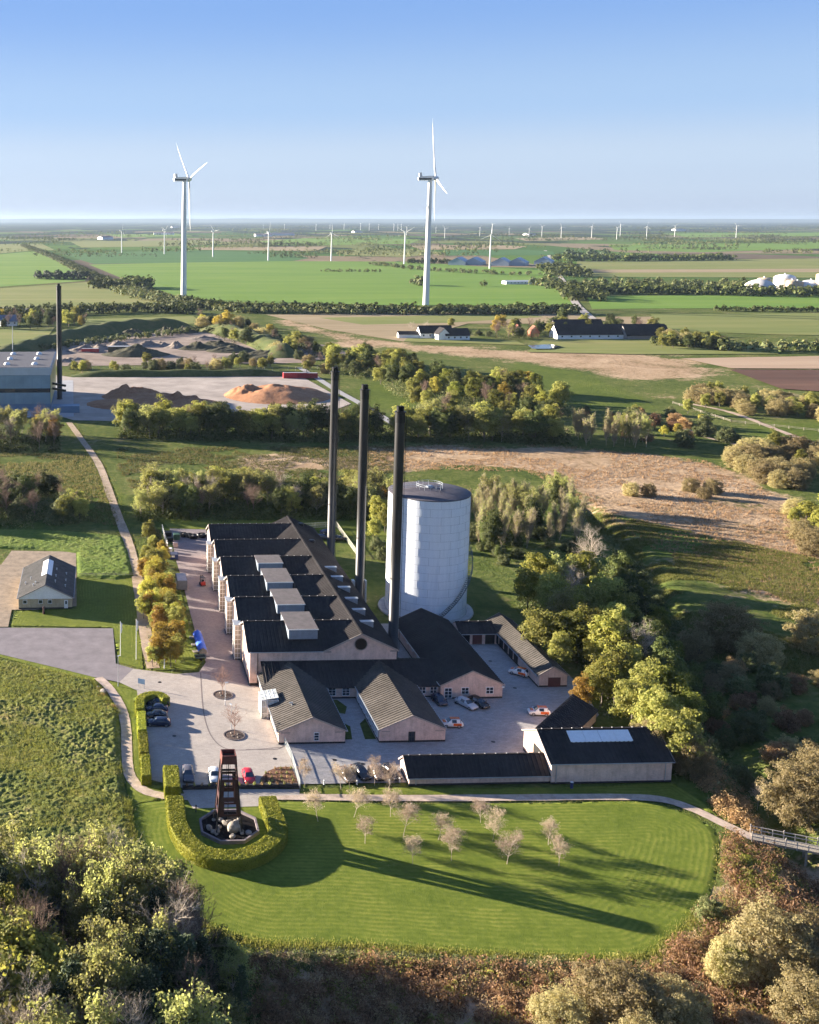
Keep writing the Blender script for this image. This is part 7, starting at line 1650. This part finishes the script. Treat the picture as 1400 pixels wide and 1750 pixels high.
# pale silos
def silo(px, py, r_, h, dome, m_, label):
    x, y = gp(px, py); t = thing('silo', label, 'silo', (x, y, -.1), 0, 'pale domes and silos at the right edge')
    MB().lathe([(r_, 0), (r_, h)], 28, close=False).build('shell', m_, t, True)
    pr = [(r_+.2, h)] + [(r_*math.cos(a), h+dome*math.sin(a)) for a in np.linspace(0.05, math.pi/2-.02, 7)]
    MB().lathe(pr, 28, close=False).build('dome', m_, t, True)
    for k in range(3): MB().lathe([(r_+.02, h*(k+.7)/3.4), (r_+.25, h*(k+.7)/3.4), (r_+.25, h*(k+.7)/3.4+.4), (r_+.02, h*(k+.7)/3.4+.4)], 28, close=False).build('hoop', M_cap, t)
    MB().lathe([(1.0, h+dome*.9), (1.0, h+dome+1.2), (.3, h+dome+1.6)], 10).build('vent', M_galv, t)
    return t
M_sw = plain('silo_white', (.70, .68, .64), .5); M_sc = plain('silo_cream', (.55, .42, .28), .6); M_sg = plain('dome_grey', (.55, .52, .48), .5)
for a in ((1298,500,19,4,13,M_sg,'wide grey dome at the left of the silos'), (1305,498,8,16,2,M_sc,'cream silo in front of the wide dome'), (1340,496,13,16,5,M_sw,'broad white silo in the middle'), (1353,498,7,13,2,M_sc,'cream silo beside the broad white one'), (1362,498,7,12,2,M_sc,'second cream silo beside the broad white one'), (1385,498,14,8,7,M_sw,'low white domed silo near the right edge'), (1402,499,6,22,2,M_sc,'tall cream silo at the right edge')): silo(*a)

# ---- wind turbines
M_tw = plain('turbine_white', (.72, .72, .71), .4, 0, .04, .05)
TURB = {}
def blade_mesh(key, Rr):
    if key in TURB: return TURB[key]
    fat = 1.0 if Rr > 50 else 0.62
    prof = [(0.02, .016, .016), (.06, .018, .016), (.18, .056, .012), (.35, .046, .009), (.6, .032, .006), (.85, .019, .004), (.98, .004, .001), (1.0, .0012, .0006)]
    v = []; f = []
    for r_, c, th in prof:
        tw = R(14)*(1-r_); c *= fat; pts = [(-c*.35, 0), (-c*.1, th), (c*.65, 0), (-c*.1, -th)]
        for a, b_ in pts: v.append(((a*math.sin(tw)+b_*math.cos(tw) + .035*r_*r_)*Rr, (a*math.cos(tw)-b_*math.sin(tw))*Rr, r_*Rr))
    for i in range(len(prof)-1):
        for k in range(4): f.append((i*4+k, i*4+(k+1) % 4, (i+1)*4+(k+1) % 4, (i+1)*4+k))
    TURB[key] = MB().add(v, f).mesh('blade', M_tw, True); return TURB[key]
def turbine(px, py, hub, Rr, phase, yaw, label, group, big=False, pos=None):
    x, y = gp(px, py); t = thing('wind_turbine', label, 'wind turbine', (x, y, -.1), yaw, group); s = hub/100.0; k = 20 if big else 8
    MB().lathe([(2.5*s, 0), (2.3*s, hub*.3), (1.9*s, hub*.7), (1.5*s, hub-2*s)], k, close=False).build('tower', M_tw, t, True)
    nc = MB().prism([(-9*s, hub-1.6*s), (2.6*s, hub-1.9*s), (3.0*s, hub), (2.6*s, hub+1.9*s), (-8*s, hub+1.5*s), (-9.5*s, hub+.5*s)], -1.8*s, 1.8*s, 'y').build('nacelle', M_tw, t)
    if big:
        MB().prism([(-8.6*s, hub+1.6*s), (-6.2*s, hub+1.6*s), (-6.8*s, hub+4.6*s), (-8.8*s, hub+4.2*s)], -1.5*s, 1.5*s, 'y').build('cooler', M_tw, nc); MB().box(-8.5*s, 1*s, -1.86*s, -1.81*s, hub-1.2*s, hub+.1*s).build('nacelle_stripe', M_greysteel, nc)
    rot = empty('rotor', (4.2*s, 0, hub)); rot.parent = t; rot.rotation_euler = (0, R(-5), 0)
    MB().lathe([(.1*s, 2.6*s), (1.2*s, 1.9*s), (1.8*s, .5*s), (1.8*s, -1.2*s)], 12, (0, 0, 0), 'x').build('hub', M_tw, rot, True)
    bm_ = blade_mesh(round(Rr), Rr)
    for j in range(3): b_ = link('blade', bm_, rot); b_.rotation_euler = (R(phase+120*j), 0, 0)
    return t
turbine(314, 511, 137, 62, -45, R(14), 'large wind turbine on the left of the green field', 'two large wind turbines', True)
turbine(728, 521, 135, 66, -14, R(-10), 'large wind turbine nearer the country road', 'two large wind turbines', True)
MED = [(208,432,394),(281,434,393),(364,439,395),(458.5,445,396),(566,446,398),(691,451,397),(837,459,401)]
for i, (px, py, hy) in enumerate(MED):
    p = g(px, py); hub = zat(px, hy, p[1]); turbine(px, py, hub, hub*.36, [20, 50, 80, 10, 0, 60, 5][i], R(20+i*7), 'medium wind turbine in the row beyond the green fields, %s from left' % ordw(i), 'row of medium wind turbines beyond the green fields')
FAR = [(450,391,384),(486,393,383),(540,394,383),(564,392,384),(588,393,383),(616,393,382),(631,394,382),(647,393,383),(673,395,383),(680,394,383),(686,394,383),(695,402,388),(760,407,390),(745,398,388),(820,404,389),(841,400,383),(870,402,390),(904,408,391),(926,405,387),(959,407,388),(1011,407,387),(1054,409,389),(1060,404,384),(1105,408,387),(1153,405,386),(1258,406,386)]
for i, (px, py, hy) in enumerate(FAR):
    p = g(px, py); hub = zat(px, hy, p[1]); turbine(px, py, hub, hub*.42, (i*37) % 120, R(15+(i*23) % 40), 'tiny wind turbine on the horizon plain, %s from left' % ordw(i), 'tiny wind turbines on the horizon plain')
# mast by the power plant
x, y = gp(22, 612); t = thing('lamp_mast', 'thin pale mast behind the power plant', 'mast', (x, y, 0)); MB().lathe([(.3, 0), (.15, 22)], 8).build('pole', M_galv, t); MB().box(-.8, .8, -.2, .2, 22, 22.4).build('lamp_head', M_galv, t)
# pond by the farm
sheet('pond', [(902,592),(940,590),(960,594),(940,598),(910,598)], 0.9, plain('pond_water', (.02, .03, .04), .08, 0, .1, .05, spec=.8))
# ================================================================ air
hz = MB().box(-31000, 61000, -3200, 46000, -6.0, 212.0).build('haze', None or bpy.data.materials.new('haze_air'))
hm = bpy.data.materials['haze_air']; hm.use_nodes = True
hn = hm.node_tree.nodes; hl = hm.node_tree.links
for nd in list(hn):
    if nd.type == 'BSDF_PRINCIPLED': hn.remove(nd)
pv = hn.new('ShaderNodeVolumePrincipled'); pv.inputs['Color'].default_value = (0.36, 0.47, 0.62, 1); pv.inputs['Density'].default_value = 3.0e-5
pv.inputs['Anisotropy'].default_value = 0.2
hl.new(pv.outputs[0], hn['Material Output'].inputs['Volume'])
tag(hz, 'thin bluish haze over the far fields', 'haze', kind='stuff')
